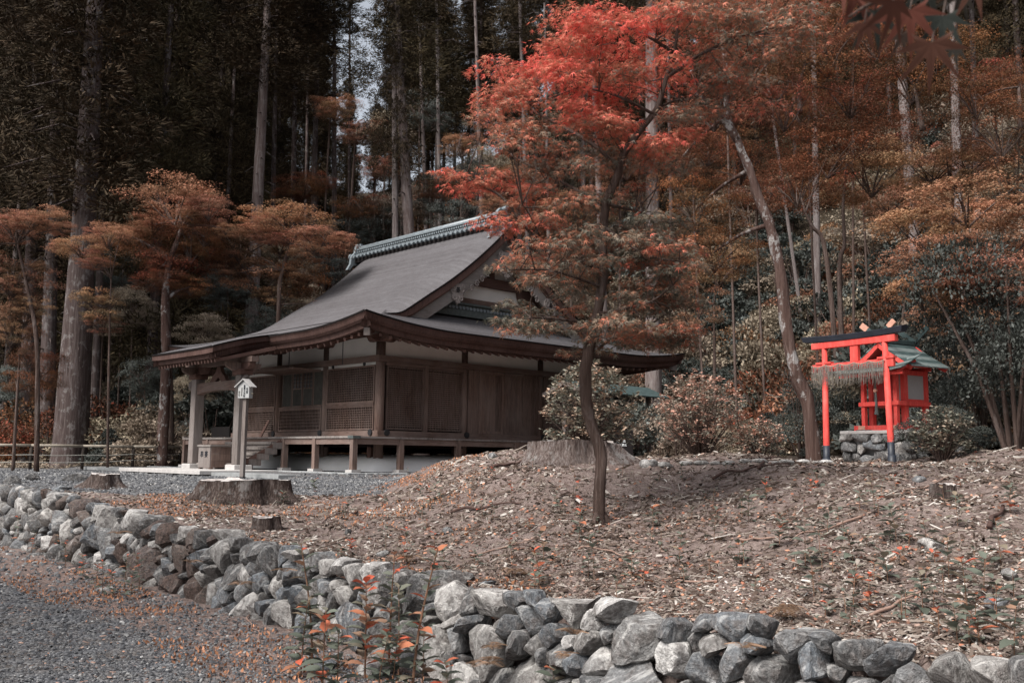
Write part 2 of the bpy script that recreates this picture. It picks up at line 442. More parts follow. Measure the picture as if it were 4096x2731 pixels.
def ground_mat():
    t = MT('ground', .95, .15)
    v = t.world(); gr = t.attr('gravel'); ms = t.attr('moss'); fo = t.attr('forest')
    n1 = t.noise(v, 2.2, 5, .7); n3 = t.noise(v, 14, 4, .7); vo = t.voro(v, 42, 'F1', 'Color'); vd = t.voro(v, 42)
    soil = t.ramp(n1, [(.3, (.085, .055, .046)), (.5, (.16, .115, .10)), (.7, (.25, .195, .175))])
    soil = t.mix(.5, soil, t.ramp(n3, [(.35, (.06, .04, .035)), (.65, (.28, .23, .21))]))
    bw = t.n('ShaderNodeRGBToBW'); t.link(vo, bw.inputs[0])
    grav = t.ramp(bw.outputs[0], [(.2, (.045, .047, .054)), (.5, (.11, .112, .12)), (.8, (.24, .24, .245))])
    grav = t.mix(t.ramp(n1, [(.4, (0, 0, 0)), (.75, (.75, .75, .75))]), grav, (.12, .095, .075))
    moss = t.ramp(n3, [(.3, (.16, .06, .03)), (.7, (.42, .20, .12))])
    gm = t.math('ADD', gr, t.math('MULTIPLY', t.math('SUBTRACT', n3, .5), 1.2), True)
    c = t.mix(t.ramp(gm, [(.4, (0, 0, 0)), (.6, (1, 1, 1))]), soil, grav)
    mm = t.math('ADD', ms, t.math('MULTIPLY', t.math('SUBTRACT', n1, .5), 1.6), True)
    mm = t.math('MULTIPLY', t.ramp(mm, [(.45, (0, 0, 0)), (.75, (1, 1, 1))]), ms)
    c = t.mix(mm, c, moss)
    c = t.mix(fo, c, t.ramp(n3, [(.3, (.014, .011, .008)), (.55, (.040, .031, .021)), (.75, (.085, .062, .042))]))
    t.col(c)
    h = t.math('ADD', t.math('MULTIPLY', vd, -.6), n3)
    t.bump(h, .03, .9); return t.m
MAT['ground'] = ground_mat()
def axis(a, b, segs):
    out = []
    for (p, q, st) in segs: out += list(np.arange(p, q, st))
    out.append(segs[-1][1]); return np.array(out)
def build_ground():
    xs = axis(0, 0, [(-160, -60, 6), (-60, -24, 1.5), (-24, -12, .4), (-12, 8, .11), (8, 14, .3), (14, 40, 1.2), (40, 160, 6)])
    ys = axis(0, 0, [(-40, -8, 4), (-8, 1.5, .7), (1.5, 18, .11), (18, 30, .3), (30, 60, .9), (60, 110, 2), (110, 260, 7)])
    X, Y = np.meshgrid(xs, ys, indexing='ij'); Z = H(X, Y)
    d = wdist(X, Y); f = fdist(X, Y); s, t = tloc(X, Y)
    nz = n2(X, Y, .7, 3, 4.4)
    e = np.zeros(X.shape)
    # mossy, weedy strip of the lower path beside the wall; gravel further out
    grav = np.where(d < 0, sstep(.5, 1.7, -d + (nz - .5) * 1.2), 0)
    yard = sstep(15.6, 16.8, Y + .30 * (X + 6) * -.3 + (nz - .5) * 1.0) * (1 - sstep(-3.2, -1.6, X + .12 * (Y - 16))) * (d > .3)
    grav = np.maximum(grav, np.where(d > 0, yard * (f < -2), 0))
    fence_side = sstep(-.2, .5, (Y - (25.9 + (X + 13) * .0)) )
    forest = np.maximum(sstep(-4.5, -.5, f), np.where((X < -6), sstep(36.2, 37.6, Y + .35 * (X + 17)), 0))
    moss = np.where(d < 0, .45 * np.exp(-((-d - .7) / .7) ** 2), 0) + np.where(d > 0, .22 * np.exp(-((X + 1.2) / 1.5) ** 2) * sstep(9, 10, Y) + .75 * np.exp(-((Y - 17.5) / 1.6) ** 2) * sstep(2, 3, X) * (1 - sstep(6.5, 8, X)), 0)
    moss = moss + np.where((d > 0) & (d < .5) & (X < -.7) & (X > -3.2), .6, 0) + np.where((d > 0) & (Y > 12) & (X < -2), .22, 0)
    nx, ny = X.shape
    V = np.stack([X, Y, Z], 2).reshape(-1, 3)
    idx = np.arange(nx * ny).reshape(nx, ny)
    F = np.stack([idx[:-1, :-1], idx[1:, :-1], idx[1:, 1:], idx[:-1, 1:]], 2)
    cx = (X[:-1, :-1] + X[1:, 1:]) / 2; cy = (Y[:-1, :-1] + Y[1:, 1:]) / 2
    cd = wdist(cx, cy); cf = fdist(cx, cy); cg = ((yard[:-1, :-1] + yard[1:, 1:]) > 1) & (cd > 0)
    reg = np.where(cd < 0.03, 0, np.where(cf > -.5, 3, np.where(cg | (cy > 27), 1, 2)))
    A = dict(gravel=grav.ravel(), moss=np.clip(moss, 0, 1).ravel(), forest=forest.ravel())
    for k, nm in enumerate(['gravel_path', 'gravel_yard', 'terrace_ground', 'hillside']):
        f4 = F[reg == k]; us, inv = np.unique(f4, return_inverse=True)
        me = mesh(nm, V[us], inv.reshape(f4.shape), MAT['ground'], True, {a: b[us] for a, b in A.items()})
        obj(nm, me, kind='structure')
build_ground()

# ------------------------------------------------------------------ rocks and the dry-stone wall
def rock_mat():
    t = MT('field_stone', .85, .3)
    v = t.coord((1, 1, 1)); at_ = t.attr('tone')
    n1 = t.noise(v, 7, 6, .72, .3); n3 = t.noise(v, 38, 4, .7); n5 = t.noise(t.coord((3, 12, 3), rot=(.5, .3, .9)), 2.2, 4)
    base = t.ramp(at_, [(0, (.025, .025, .027)), (.2, (.075, .074, .076)), (.4, (.115, .138, .165)), (.6, (.25, .235, .22)), (.8, (.52, .49, .46)), (1, (.80, .77, .74))])
    c = t.mix(t.ramp(n1, [(.42, (0, 0, 0)), (.60, (.85, .85, .85))]), base, t.mix(.85, base, (.028, .021, .018)))
    c = t.mix(.4, c, t.ramp(n3, [(.3, (.04, .038, .036)), (.55, (.24, .235, .23)), (.75, (.66, .65, .64))]))
    lich = t.math('MULTIPLY', t.ramp(n5, [(.53, (0, 0, 0)), (.62, (1, 1, 1))]), .75)
    c = t.mix(lich, c, t.mix(.5, base, (.66, .64, .61)))
    ms = t.attr('moss')
    mk = t.math('MULTIPLY', t.ramp(t.math('ADD', n1, t.math('MULTIPLY', ms, .5)), [(.62, (0, 0, 0)), (.8, (1, 1, 1))]), ms)
    c = t.mix(mk, c, t.ramp(n3, [(.35, (.026, .016, .012)), (.65, (.11, .058, .040))]))
    t.col(c); h = t.math('ADD', n1, t.math('MULTIPLY', n3, .35)); t.bump(h, .06, 1.0); return t.m
MAT['rock'] = rock_mat()
_ico = {}
def ico(k):
    if k not in _ico:
        import bmesh
        bm = bmesh.new(); bmesh.ops.create_icosphere(bm, subdivisions=k, radius=1)
        V = np.array([v.co[:] for v in bm.verts]); F = np.array([[v.index for v in f.verts] for f in bm.faces]); bm.free(); _ico[k] = (V, F)
    return _ico[k]
def rock_shape(k, R, dfr, dbk, seed, cuts=9, rough=.10, p=.5, squash=1):
    """R: function angle -> in-plane reach; dfr/dbk: reach forwards (local +y is into the bank) ; returns V, F"""
    U, F = ico(k); g = np.random.default_rng(seed)
    a, c, b = U[:, 0], U[:, 1], U[:, 2]
    m = np.sqrt(a * a + b * b) + 1e-9; th = np.arctan2(b, a)
    rr = R(th) * m ** p
    V = np.stack([a / m * rr, np.where(c < 0, -np.abs(c) ** .8 * dfr, np.abs(c) ** .8 * dbk), b / m * rr], 1)
    sz = np.mean(rr)
    for i in range(cuts):
        n = g.normal(size=3); n[1] = n[1] * .9 - .5; n /= np.linalg.norm(n)
        h = V @ n; lim = np.quantile(h, g.uniform(.76, .95)); over = np.clip(h - lim, 0, None)
        V = V - n * (over * .96)[:, None]
    q = V / sz
    V = V + (U * ((fbm(q * 1.9 + seed * 3.7, 4) - .5) * rough * 2.6 * sz)[:, None]) + U * ((fbm(q * 5.5 + seed, 2) - .5) * rough * .8 * sz)[:, None]
    return V, F
# seeds placed after the photo: u, v, half size in print pixels, tone
SEEDS = [(757, 1296, 32, .95), (821, 1309, 36, .9), (770, 1384, 30, .8), (999, 1382, 44, .82), (1096, 1389, 48, .85), (1272, 1401, 54, .75), (1366, 1401, 38, 1.), (1182, 1428, 30, .45),
         (979, 1475, 50, .72), (1096, 1495, 58, .62), (1237, 1460, 28, .35), (1319, 1475, 34, .6), (1413, 1471, 52, .55), (1510, 1440, 50, .3), (1514, 1522, 50, 1.), (1257, 1512, 36, .12),
         (1307, 1526, 20, .4), (800, 1456, 60, .35), (1190, 1378, 26, .4), (1640, 1436, 34, .42), (1705, 1440, 30, .25), (1615, 1478, 32, .6), (1700, 1497, 30, .38), (1778, 1474, 46, .5), (1654, 1528, 35, .45),
         (1731, 1552, 40, .55), (1930, 1501, 44, .22), (2010, 1512, 38, .3), (2150, 1540, 44, .62), (2240, 1550, 46, .75), (1832, 1530, 40, .4), (2331, 1552, 40, .15), (560, 1389, 38, .9), (328, 1293, 42, .45), (509, 1379, 26, .33),
         (472, 1358, 22, .85), (434, 1358, 26, .15), (612, 1351, 26, .8), (643, 1321, 26, .45), (547, 1321, 22, .85), (567, 1269, 25, .2), (625, 1266, 26, .4), (482, 1228, 24, .75), (437, 1228, 28, .15),
         (519, 1246, 22, .55), (704, 1280, 26, .5), (366, 1304, 22, .36), (684, 1375, 20, .8), (643, 1413, 28, .78), (700, 1340, 22, .6), (730, 1350, 18, .45), (880, 1395, 30, .5), (905, 1440, 34, .6),
         (1150, 1440, 20, .3), (1060, 1440, 20, .3), (1590, 1440, 24, .3), (1870, 1480, 26, .25), (2080, 1560, 40, .5), (250, 1215, 22, .6), (190, 1200, 20, .5), (290, 1205, 20, .7), (345, 1215, 22, .45), (395, 1222, 20, .8)]
def wall_hit(u, v):
    r = ray(u, v)
    for i in range(len(WALL) - 1):
        a, b = WALL[i], WALL[i + 1]; d = b - a
        M2 = np.array([[r[0], -d[0]], [r[1], -d[1]]])
        if abs(np.linalg.det(M2)) < 1e-9: continue
        k, w = np.linalg.solve(M2, a)
        if 0 <= w <= 1 and k > 0: return WCUM[i] + w * WSEG[i], 1.6 + k * r[2], k * r[1]
    return None
def build_wall():
    L0, L1 = 1.2, 37.0
    pts = []
    for (u, v, r, tone) in SEEDS:
        h = wall_hit(u, v)
        if h is None: continue
        L, z, Y = h; rr = r * Y / 2213 * 1.12
        z = min(max(z, .03), .9 if L < 14 else 1.0)
        if all(math.hypot(L - q[0], z - q[1]) > .5 * (rr + q[2]) for q in pts): pts.append([L, z, rr, tone])
    g = np.random.default_rng(5)
    for rr, tries in ((.20, 700), (.145, 3500), (.105, 9000), (.075, 9000), (.055, 9000)):
        for _ in range(tries):
            L = g.uniform(L0, L1); (x, y), _i = wall_at(L); zt = float(wtop(np.array(x), np.array(y))) + .04
            z = g.uniform(-.02, zt)
            r2 = rr * g.uniform(.85, 1.15)
            if L > 26: r2 *= 1.25
            ok = True
            for q in pts:
                if abs(q[0] - L) < .6 and math.hypot(L - q[0], (z - q[1]) * 1.0) < .86 * (r2 + q[2]): ok = False; break
            if ok: pts.append([L, z, r2, g.choice([.08, .18, .3, .4, .5, .62, .78, .92], p=[.12, .14, .12, .10, .12, .12, .14, .14])])
    root = thing('stone_wall', 'low dry-stone wall of rough mixed boulders running diagonally below the terrace', 'stone wall', (0, 0, 0))
    P = np.array([[q[0], q[1]] for q in pts]); R = np.array([q[2] for q in pts])
    far = MB(); far_t = []; nst = 0
    order = np.argsort(P[:, 0])
    farV = []; farF = []; farT = []; farM = []; fo = 0
    for i in order:
        L, z, r, tone = pts[i]
        (x, y), seg = wall_at(L); zt = float(wtop(np.array(x), np.array(y)))
        nb = [j for j in range(len(pts)) if j != i and abs(P[j, 0] - L) < 1.0]
        # power cell as reach by angle
        NA = 40; th = np.linspace(-math.pi, math.pi, NA, endpoint=False); D = np.stack([np.cos(th), np.sin(th)], 1)
        reach = np.full(NA, r * 1.55)
        for j in nb:
            d = P[j] - P[i]; dl = np.linalg.norm(d)
            if dl < 1e-4: continue
            off = (dl * dl + r * r - R[j] ** 2) / (2 * dl); off = max(off, .25 * r)
            c = D @ (d / dl); reach = np.where(c > .02, np.minimum(reach, off / np.maximum(c, .02)), reach)
        reach = np.where(D[:, 1] < -.05, np.minimum(reach, (z + .12) / np.maximum(-D[:, 1], .05)), reach)
        top = zt + .05 + .06 * hash3(int(i), 4, 4)
        reach = np.where(D[:, 1] > .05, np.minimum(reach, max(top - z, .05) / np.maximum(D[:, 1], .05)), reach)
        reach = np.convolve(np.concatenate([reach[-2:], reach, reach[:2]]), [.1, .2, .4, .2, .1], 'valid') * 1.10
        lim_ = max(top - z, .05) / np.maximum(D[:, 1], .05); reach = np.where(D[:, 1] > .05, np.minimum(reach, lim_), reach)
        Rf = lambda t_, reach=reach, th=th: np.interp(t_, np.append(th, math.pi), np.append(reach, reach[0]))
        dist = math.hypot(x, y); near = dist < 8.5
        k = 4 if near and r > .11 else (3 if dist < 12 else 2)
        pr = g.uniform(.02, .11) if z > .12 else g.uniform(.05, .14)
        if z > zt - r * .9: dbk = r * g.uniform(1.3, 1.9)
        else: dbk = .15
        V, F = rock_shape(k, Rf, max(.07, r * .66) + pr, dbk, int(i) + 3, 11, .10, .30)
        tdir = (WALL[seg + 1] - WALL[seg]) / WSEG[seg]; ndir = np.array([-tdir[1], tdir[0]])     # ndir: towards the bank?
        if float(wdist(np.array(x + ndir[0] * .5), np.array(y + ndir[1] * .5))) < 0: ndir = -ndir
        ang = math.atan2(tdir[1], tdir[0]); ca, sa = tdir
        W = np.stack([V[:, 0] * tdir[0] + V[:, 1] * ndir[0], V[:, 0] * tdir[1] + V[:, 1] * ndir[1], V[:, 2]], 1)
        back = .08 + .10 * max(z, 0)
        loc = (x + ndir[0] * back, y + ndir[1] * back, z)
        ms = .75 if (u_moss(x, y)) else .30
        if dist < 19.5 and nst < 296 and x > -10.5:
            if sa * ndir[0] - ca * ndir[1] > 0: F = F[:, ::-1]
            me = mesh('stone', W, F, MAT['rock'], True, dict(tone=np.full(len(W), tone), moss=np.full(len(W), ms)))
            me.set_sharp_from_angle(angle=rad(24)); obj('stone', me, root, loc); nst += 1
        else:
            farV.append(W + np.array(loc)); farF.append(F + fo); fo += len(W)
            farT.append(np.full(len(W), tone)); farM.append(np.full(len(W), ms))
    if farV:
        me = mesh('far_stones', np.concatenate(farV), np.concatenate(farF), MAT['rock'], True, dict(tone=np.concatenate(farT), moss=np.concatenate(farM)))
        obj('far_stones', me, root, kind='stuff')
    print('wall stones', len(pts), 'single', nst)
def u_moss(x, y):
    return (-7.6 < x < -3.3) and rnd.random() < .25
build_wall()
# ------------------------------------------------------------------ the temple hall (x runs along its side wall, y along its front)
A_, FW, SD, HD = 2.98, 8.94, 10.8, 1.05              # front bay, front width, side depth, veranda height
EV = 2.1
SB = [0, 3.42, 7.03, 10.8]                           # side pillars
FB = [0, 2.98, 5.96, 8.94]
VF, VS = 1.64, 1.03                                  # veranda depth at the front and at the side
T = thing('temple_hall', 'old wooden temple hall with a sweeping grey shingle roof behind the mound', 'temple', (TX, TY, TZ), TYAW)
def prof(x): return 4.25 + .2 * x + np.where(x > 0, .0518 * x * x, -.03 * x * x)
def lift(s, t):
    a = np.minimum(s + EV, SD + EV - s); b = np.minimum(t + EV, FW + EV - t)
    hi = np.maximum(a, b); lo = np.minimum(a, b)
    return .32 * np.clip(1 - hi / 3.6, 0, 1) ** 2 * np.clip(1 - lo / 3.2, 0, 1)
def courses(name, fn, nx, nt, parent=T):
    """shingle courses: every course is a small real step; fn(i0..1, j0..1) -> point arrays"""
    V = []; st = []
    rows = []
    for i in range(nx):
        for e in (0.0, .97):
            rows.append(((i + e) / nx, e))
    U = np.array([r[0] for r in rows]); E_ = np.array([r[1] for r in rows])
    J = np.linspace(0, 1, nt + 1)
    P = fn(U[:, None] + 0 * J[None], J[None] + 0 * U[:, None])
    P = np.stack(P, 2)
    jit = np.array([hash3(i // 2, 5, len(name)) for i in range(len(rows))])
    P[:, :, 2] += (np.where(E_ > 0, -.034, .0))[:, None] + (jit[:, None] - .5) * .004
    # lower edge of each course stands proud of the course beneath it
    n = len(rows); idx = np.arange(n * (nt + 1)).reshape(n, nt + 1)
    F = np.stack([idx[:-1, :-1], idx[:-1, 1:], idx[1:, 1:], idx[1:, :-1]], 2).reshape(-1, 4)
    step = np.repeat(np.array([hash3(i // 2, 9, nx) for i in range(n)])[:, None], nt + 1, 1)
    me = mesh(name, P.reshape(-1, 3), F, MAT['roof'], False, dict(step=step.ravel()))
    return obj(name, me, parent)
def front_fn(s_of, sgn):
    def fn(i, j):
        x = i * 2.72; t = -EV + x + j * (FW + 2 * EV - 2 * x); s = s_of(x)
        return s, t, prof(x) + lift(s, t)
    return fn
courses('eave_roof', front_fn(lambda x: -EV + x, 1), 32, 90)
courses('eave_roof', front_fn(lambda x: SD + EV - x, -1), 36, 40)
def side_fn(t_of):
    def fn(i, j):
        x = i * 3.25; s = -EV + x + j * (SD + 2 * EV - 2 * x); t = t_of(x)
        return s, t, prof(x) + lift(s, t)
    return fn
courses('eave_roof', side_fn(lambda x: -EV + x), 38, 90)
courses('eave_roof', side_fn(lambda x: FW + EV - x), 44, 40)
RS, RZ = SD / 2, 8.72                                # ridge line
VG0, VG1 = -.02, FW + .02                            # verges
def up_lift(x): return .012 + .17 * sstep(2.1, 4.2, x)
def droop(t): 
    d = np.minimum(t - VG0, VG1 - t); return .27 * np.clip(1 - d / 1.0, 0, 1) ** 2
def upper_fn(sg):
    def fn(i, j):
        x = 2.0 + i * (7.5 - 2.0)
        t = VG0 + (j ** 1.0) * (VG1 - VG0); s = (-EV + x) if sg > 0 else (SD + EV - x)
        return s, t, prof(x) + up_lift(x) - droop(t) * sstep(2.0, 3.0, x)
    return fn
courses('gable_roof', upper_fn(1), 66, 120)
courses('gable_roof', upper_fn(-1), 84, 60)
# kohai: the porch roof in front of the steps
KE = 2.35
def kohai_edge(s): return .62 - 1.0 * sstep(-3.9, -1.9, s) * .85
def kohai_fn(i, j):
    x = -2.3 + i * 3.0; s = -EV + x; e = kohai_edge(s)
    t = (A_ - e) + j * (A_ + 2 * e)
    return s, t, prof(x) + .03 + .05 * sstep(-.2, .7, x) * 0 + .02 * np.clip(1 - np.minimum(t - (A_ - e), (2 * A_ + e) - t) / 1.1, 0, 1) ** 2 * np.clip(-x / 2.3, 0, 1) - .05 * sstep(.2, .7, x)
courses('porch_roof', kohai_fn, 34, 50)
# thick layered edges: swept section under the roof rim
def sweep_edge(name, pts, prof2, mat, parent=T, closed=False):
    """pts list of (x,y,z); prof2 list of (inward offset, down offset); inward is to the left of travel"""
    P = np.array(pts, float); n = len(P); V = []; m = len(prof2)
    for i in range(n):
        d = P[min(i + 1, n - 1)] - P[max(i - 1, 0)]; d = d[:2] / (np.linalg.norm(d[:2]) + 1e-9); inn = np.array([-d[1], d[0]])
        for (o_, dz) in prof2: V.append((P[i, 0] + inn[0] * o_, P[i, 1] + inn[1] * o_, P[i, 2] - dz))
    F = []
    for i in range(n - 1):
        for k in range(m - 1): F.append((i * m + k, (i + 1) * m + k, (i + 1) * m + k + 1, i * m + k + 1))
    return obj(name, mesh(name, V, F, mat, False), parent)
def edge_pts(side):
    L = []
    if side == 'front':
        for t in np.linspace(FW + EV, -EV, 70): L.append((-EV, t, float(prof(0.0) + lift(-EV, t))))
    if side == 'side':
        for s in np.linspace(-EV, SD + EV, 80): L.append((s, -EV, float(prof(0.0) + lift(s, -EV))))
    if side == 'back':
        for t in np.linspace(-EV, FW + EV, 40): L.append((SD + EV, t, float(prof(0.0) + lift(SD + EV, t))))
    if side == 'far':
        for s in np.linspace(SD + EV, -EV, 40): L.append((s, FW + EV, float(prof(0.0) + lift(s, FW + EV))))
    return L
rim = [(-.03, -.012), (-.03, .035), (.0, .035)]
lay = [(.01, .035), (.03, .12), (.02, .121), (.05, .20), (.04, .201), (.10, .27), (.16, .27), (.20, .42), (.34, .42)]
sof = [(.34, .40), (EV + .1, .02 + -.12)]
for sd in ('front', 'side', 'back', 'far'):
    L = edge_pts(sd)
    if sd in ('front', 'side'): 
        sweep_edge('eave_rim', L, rim, MAT['dark']); 
    sweep_edge('eave_edge', L, lay, MAT['roof_edge'])
    Ls = [(p[0], p[1], p[2]) for p in L]
    # soffit boards climb gently inwards
    n = len(Ls)
    V = []; F = []
    for i, p in enumerate(Ls):
        s_, t_ = p[0], p[1]
        if sd in ('front', 'back'):
            si = s_ + (EV + .05) * (1 if sd == 'front' else -1); ti = min(max(t_, .0 - .0), FW)
            so = s_ + .30 * (1 if sd == 'front' else -1); to = min(max(t_, -EV + .3), FW + EV - .3)
        else:
            ti = t_ + (EV + .05) * (1 if sd == 'side' else -1); si = min(max(s_, 0), SD)
            to = t_ + .30 * (1 if sd == 'side' else -1); so = min(max(s_, -EV + .3), SD + EV - .3)
        V += [(so, to, p[2] - .40), (si, ti, 4.50)]
    for i in range(n - 1): F.append((2 * i, 2 * i + 2, 2 * i + 3, 2 * i + 1))
    obj('soffit', mesh('soffit', V, F, MAT['wood_red']), T)
# rafters under the eaves, each one a stick; pale sawn ends
raf = mesh('rafter', *(lambda b: (b.v, b.f))(MB().bar((0, 0, 0), (2.0, 0, 0), .075, .10)), MAT['wood_red'])
def rafter(x0, y0, z0, x1, y1, z1, kind='rafter'):
    d = Vector((x1 - x0, y1 - y0, z1 - z0)); q = d.to_track_quat('X', 'Z')
    o = obj(kind, raf, T, (x0, y0, z0)); o.rotation_mode = 'QUATERNION'; o.rotation_quaternion = q; o.scale = (d.length / 2.0, 1, 1); return o
for t in np.arange(-1.75, FW + EV - .2, .36):
    if True:
        z0 = float(prof(0.0) + lift(-EV, t)) - .50
        rafter(-EV + .30, t, z0, 0.0, t if 0 < t < FW else (max(t, -.02) if t < 0 else FW), 4.40)
for s in np.arange(-1.7, SD + EV - .2, .36):
    z0 = float(prof(0.0) + lift(s, -EV)) - .50
    rafter(s, -EV + .30, z0, s if 0 < s < SD else (-.02 if s < 0 else SD), 0.0, 4.40)
for (s0, t0, s1, t1) in ((-EV + .22, -EV + .22, 0, 0), (SD + EV - .22, -EV + .22, SD, 0), (-EV + .22, FW + EV - .22, 0, FW)):
    b = MB().bar((s0, t0, float(prof(0.) + .24) - .50), (s1, t1, 4.42), .17, .22); b.build('hip_rafter', MAT['wood_pale'], T)
# porch roof edge, sides
Lk = [(-4.4, t, float(kohai_fn(np.array([0.0]), np.array([(t - (A_ - .62)) / (A_ + 1.24)]))[2][0])) for t in np.linspace(2 * A_ + .62, A_ - .62, 40)]
sweep_edge('porch_eave_rim', Lk, rim, MAT['dark']); sweep_edge('porch_eave_edge', Lk, [(.0, .035), (.0, .20), (.10, .20), (.12, .33), (.3, .33)], MAT['roof_edge'])
for j in (0.0, 1.0):
    pts = []
    for i in np.linspace(0, .93, 26):
        q = kohai_fn(np.array([i]), np.array([j])); pts.append((float(q[0][0]), float(q[1][0]), float(q[2][0])))
    if j == 1.0: pts = pts[::-1]
    sweep_edge('porch_verge_rim', pts, rim, MAT['dark'])
    sweep_edge('porch_verge_board', pts, [(.0, .03), (.01, .19), (.08, .19), (.08, .21), (.12, .21), (.12, .40), (.20, .40), (.20, .2)], MAT['roof_edge'])
V = []; F = []
for k, s in enumerate(np.linspace(-4.28, -1.9, 8)):
    e = float(kohai_edge(s)) - .08; x = s + EV
    z = float(prof(np.array(x))) - .30
    V += [(s, A_ - e, z), (s, 2 * A_ + e, z)]
    if k: F.append((2 * k - 2, 2 * k - 1, 2 * k + 1, 2 * k))
obj('porch_soffit', mesh('porch_soffit', V, F, MAT['wood_red']), T)
for t in np.arange(A_ - .42, 2 * A_ + .5, .215):
    rafter(-4.22, t, 3.26, -2.2, t, 3.80)
# gable verges (barge boards) and gable wall on the near side and the far side
def verge_line(tt, drop=0, a=2.0, b=7.5, n=40):
    out = []
    for x in np.linspace(a, b, n):
        out.append((-EV + x, tt, float(prof(np.array(x)) + up_lift(x) - .27 * sstep(2.0, 3.0, x)) - drop))
    for x in np.linspace(b, a, n)[1:]:
        out.append((SD + EV - x, tt, float(prof(np.array(x)) + up_lift(x) - .27 * sstep(2.0, 3.0, x)) - drop))
    return out
def vstrip(name, tt0, tt1, d0, d1, mat, a=2.2):
    """closed board that follows the verge between two depths and two drops"""
    L = verge_line(tt0, 0, a); V = []; m = 4
    for i, p in enumerate(L):
        w = min(1.0, (min(i, len(L) - 1 - i)) / 9.0 + .18)
        p0 = L[max(i - 1, 0)]; p1 = L[min(i + 1, len(L) - 1)]; dx = p1[0] - p0[0]; dz = p1[2] - p0[2]; l = math.hypot(dx, dz); nx, nz = dz / l, -dx / l
        if abs(p[0] - RS) < .15: nx = 0; nz = -1.15
        for (tt, dd) in ((tt0, d0), (tt1, d0), (tt1, d0 + (d1 - d0) * w), (tt0, d0 + (d1 - d0) * w)):
            V.append((p[0] + nx * dd, tt, p[2] + nz * dd))
    F = []
    for i in range(len(L) - 1):
        for k in range(m): F.append((i * m + k, i * m + (k + 1) % m, (i + 1) * m + (k + 1) % m, (i + 1) * m + k))
    n = len(L) - 1; F += [(0, 1, 2, 3), (n * m + 3, n * m + 2, n * m + 1, n * m)]
    return obj(name, mesh(name, V, F, mat), T)
for sg, v in ((1, VG0), (-1, VG1)):
    vstrip('verge_rim', v - .025 * sg, v + .03 * sg, .0, .05, MAT['dark'])
    vstrip('verge_layers', v + .005 * sg, v + .5 * sg, .05, .26, MAT['roof_edge'])
    vstrip('barge_board', v + .16 * sg, v + .25 * sg, .26, .70, MAT['wood_pale_x'])
    vstrip('verge_soffit', v + .26 * sg, v + .95 * sg, .28, .34, MAT['wood_red'])
    vstrip('barge_moulding', v + .13 * sg, v + .18 * sg, .26, .33, MAT['wood_red'])
def gable(tw, sg):
    f = lambda o: tw - sg * o
    g = MB()
    # dark triangular back wall
    L = [(p[0], p[2] - .30) for p in verge_line(0) if 5.35 < p[2] - .2]
    g.prism([(L[0][0], 5.15)] + L + [(L[-1][0], 5.15)], 1, min(tw, f(-.06)), max(tw, f(-.06))); g.build('gable_wall', MAT['wood_red'], T)
    MB().box((3.05, min(f(0), f(.03)), 6.0), (7.75, max(f(0), f(.03)), 6.50)).build('plaster_panel', MAT['plaster'], T)
    for (a, b) in ((3.95, 5.28), (5.52, 6.85)):
        MB().prism([(a, 6.85), (b, 6.85), (b, 7.35) if b < 5.4 else (b - .5, 7.35), (a + .5, 7.35) if b < 5.4 else (a, 7.35)], 1, min(f(0), f(.03)), max(f(0), f(.03))).build('plaster_panel', MAT['plaster'], T)
    MB().box((2.45, min(f(0), f(.12)), 5.80), (8.35, max(f(0), f(.12)), 6.0)).build('gable_sill_beam', MAT['wood_x'], T)
    MB().box((3.25, min(f(0), f(.22)), 6.50), (7.55, max(f(0), f(.22)), 6.83)).build('gable_tie_beam', MAT['wood_red'], T)
    MB().box((5.27, min(f(0), f(.16)), 6.83), (5.53, max(f(0), f(.16)), 7.7)).build('gable_strut', MAT['wood_red'], T)
    for s in (3.75, 7.05):
        MB().prism([(s - .35, 6.52), (s - .28, 6.2), (s - .1, 6.02), (s + .15, 6.0), (s + .3, 6.25), (s + .35, 6.52)], 1, min(f(0), f(.3)), max(f(0), f(.3))).build('carved_bracket', MAT['wood_red'], T)
    # tile course at the gable foot
    b = MB(); b.box((1.95, min(f(.02), f(.34)), 5.30), (8.85, max(f(.02), f(.34)), 5.50)); b.box((2.0, min(f(.0), f(.22)), 5.50), (8.8, max(f(.0), f(.22)), 5.72)); b.box((2.05, min(f(.0), f(.30)), 5.72), (8.75, max(f(.0), f(.30)), 5.79))
    r = b.build('foot_ridge', MAT['bronze'], T)
    kk = MB()
    for i, s in enumerate(np.arange(2.1, 8.75, .16)):
        kk.tube([(s, f(.21), 5.61), (s, f(.25), 5.61)], .062, 8)
    kk.build('foot_ridge_tiles', MAT['ridge'], r, kind='stuff')
gable(.98, 1); gable(FW - .98, -1)
def scroll(cx, cz, R, turns, t0, d, w=.045, start=0.0, y=0.0, n=18):
    pts = []
    for i in range(n):
        k = i / (n - 1); a = start + d * turns * 2 * math.pi * k; r = R * (1 - .82 * k); pts.append((cx + math.cos(a) * r, y, cz + math.sin(a) * r))
    return pts, [w * (1 - .4 * i / (n - 1)) for i in range(n)]
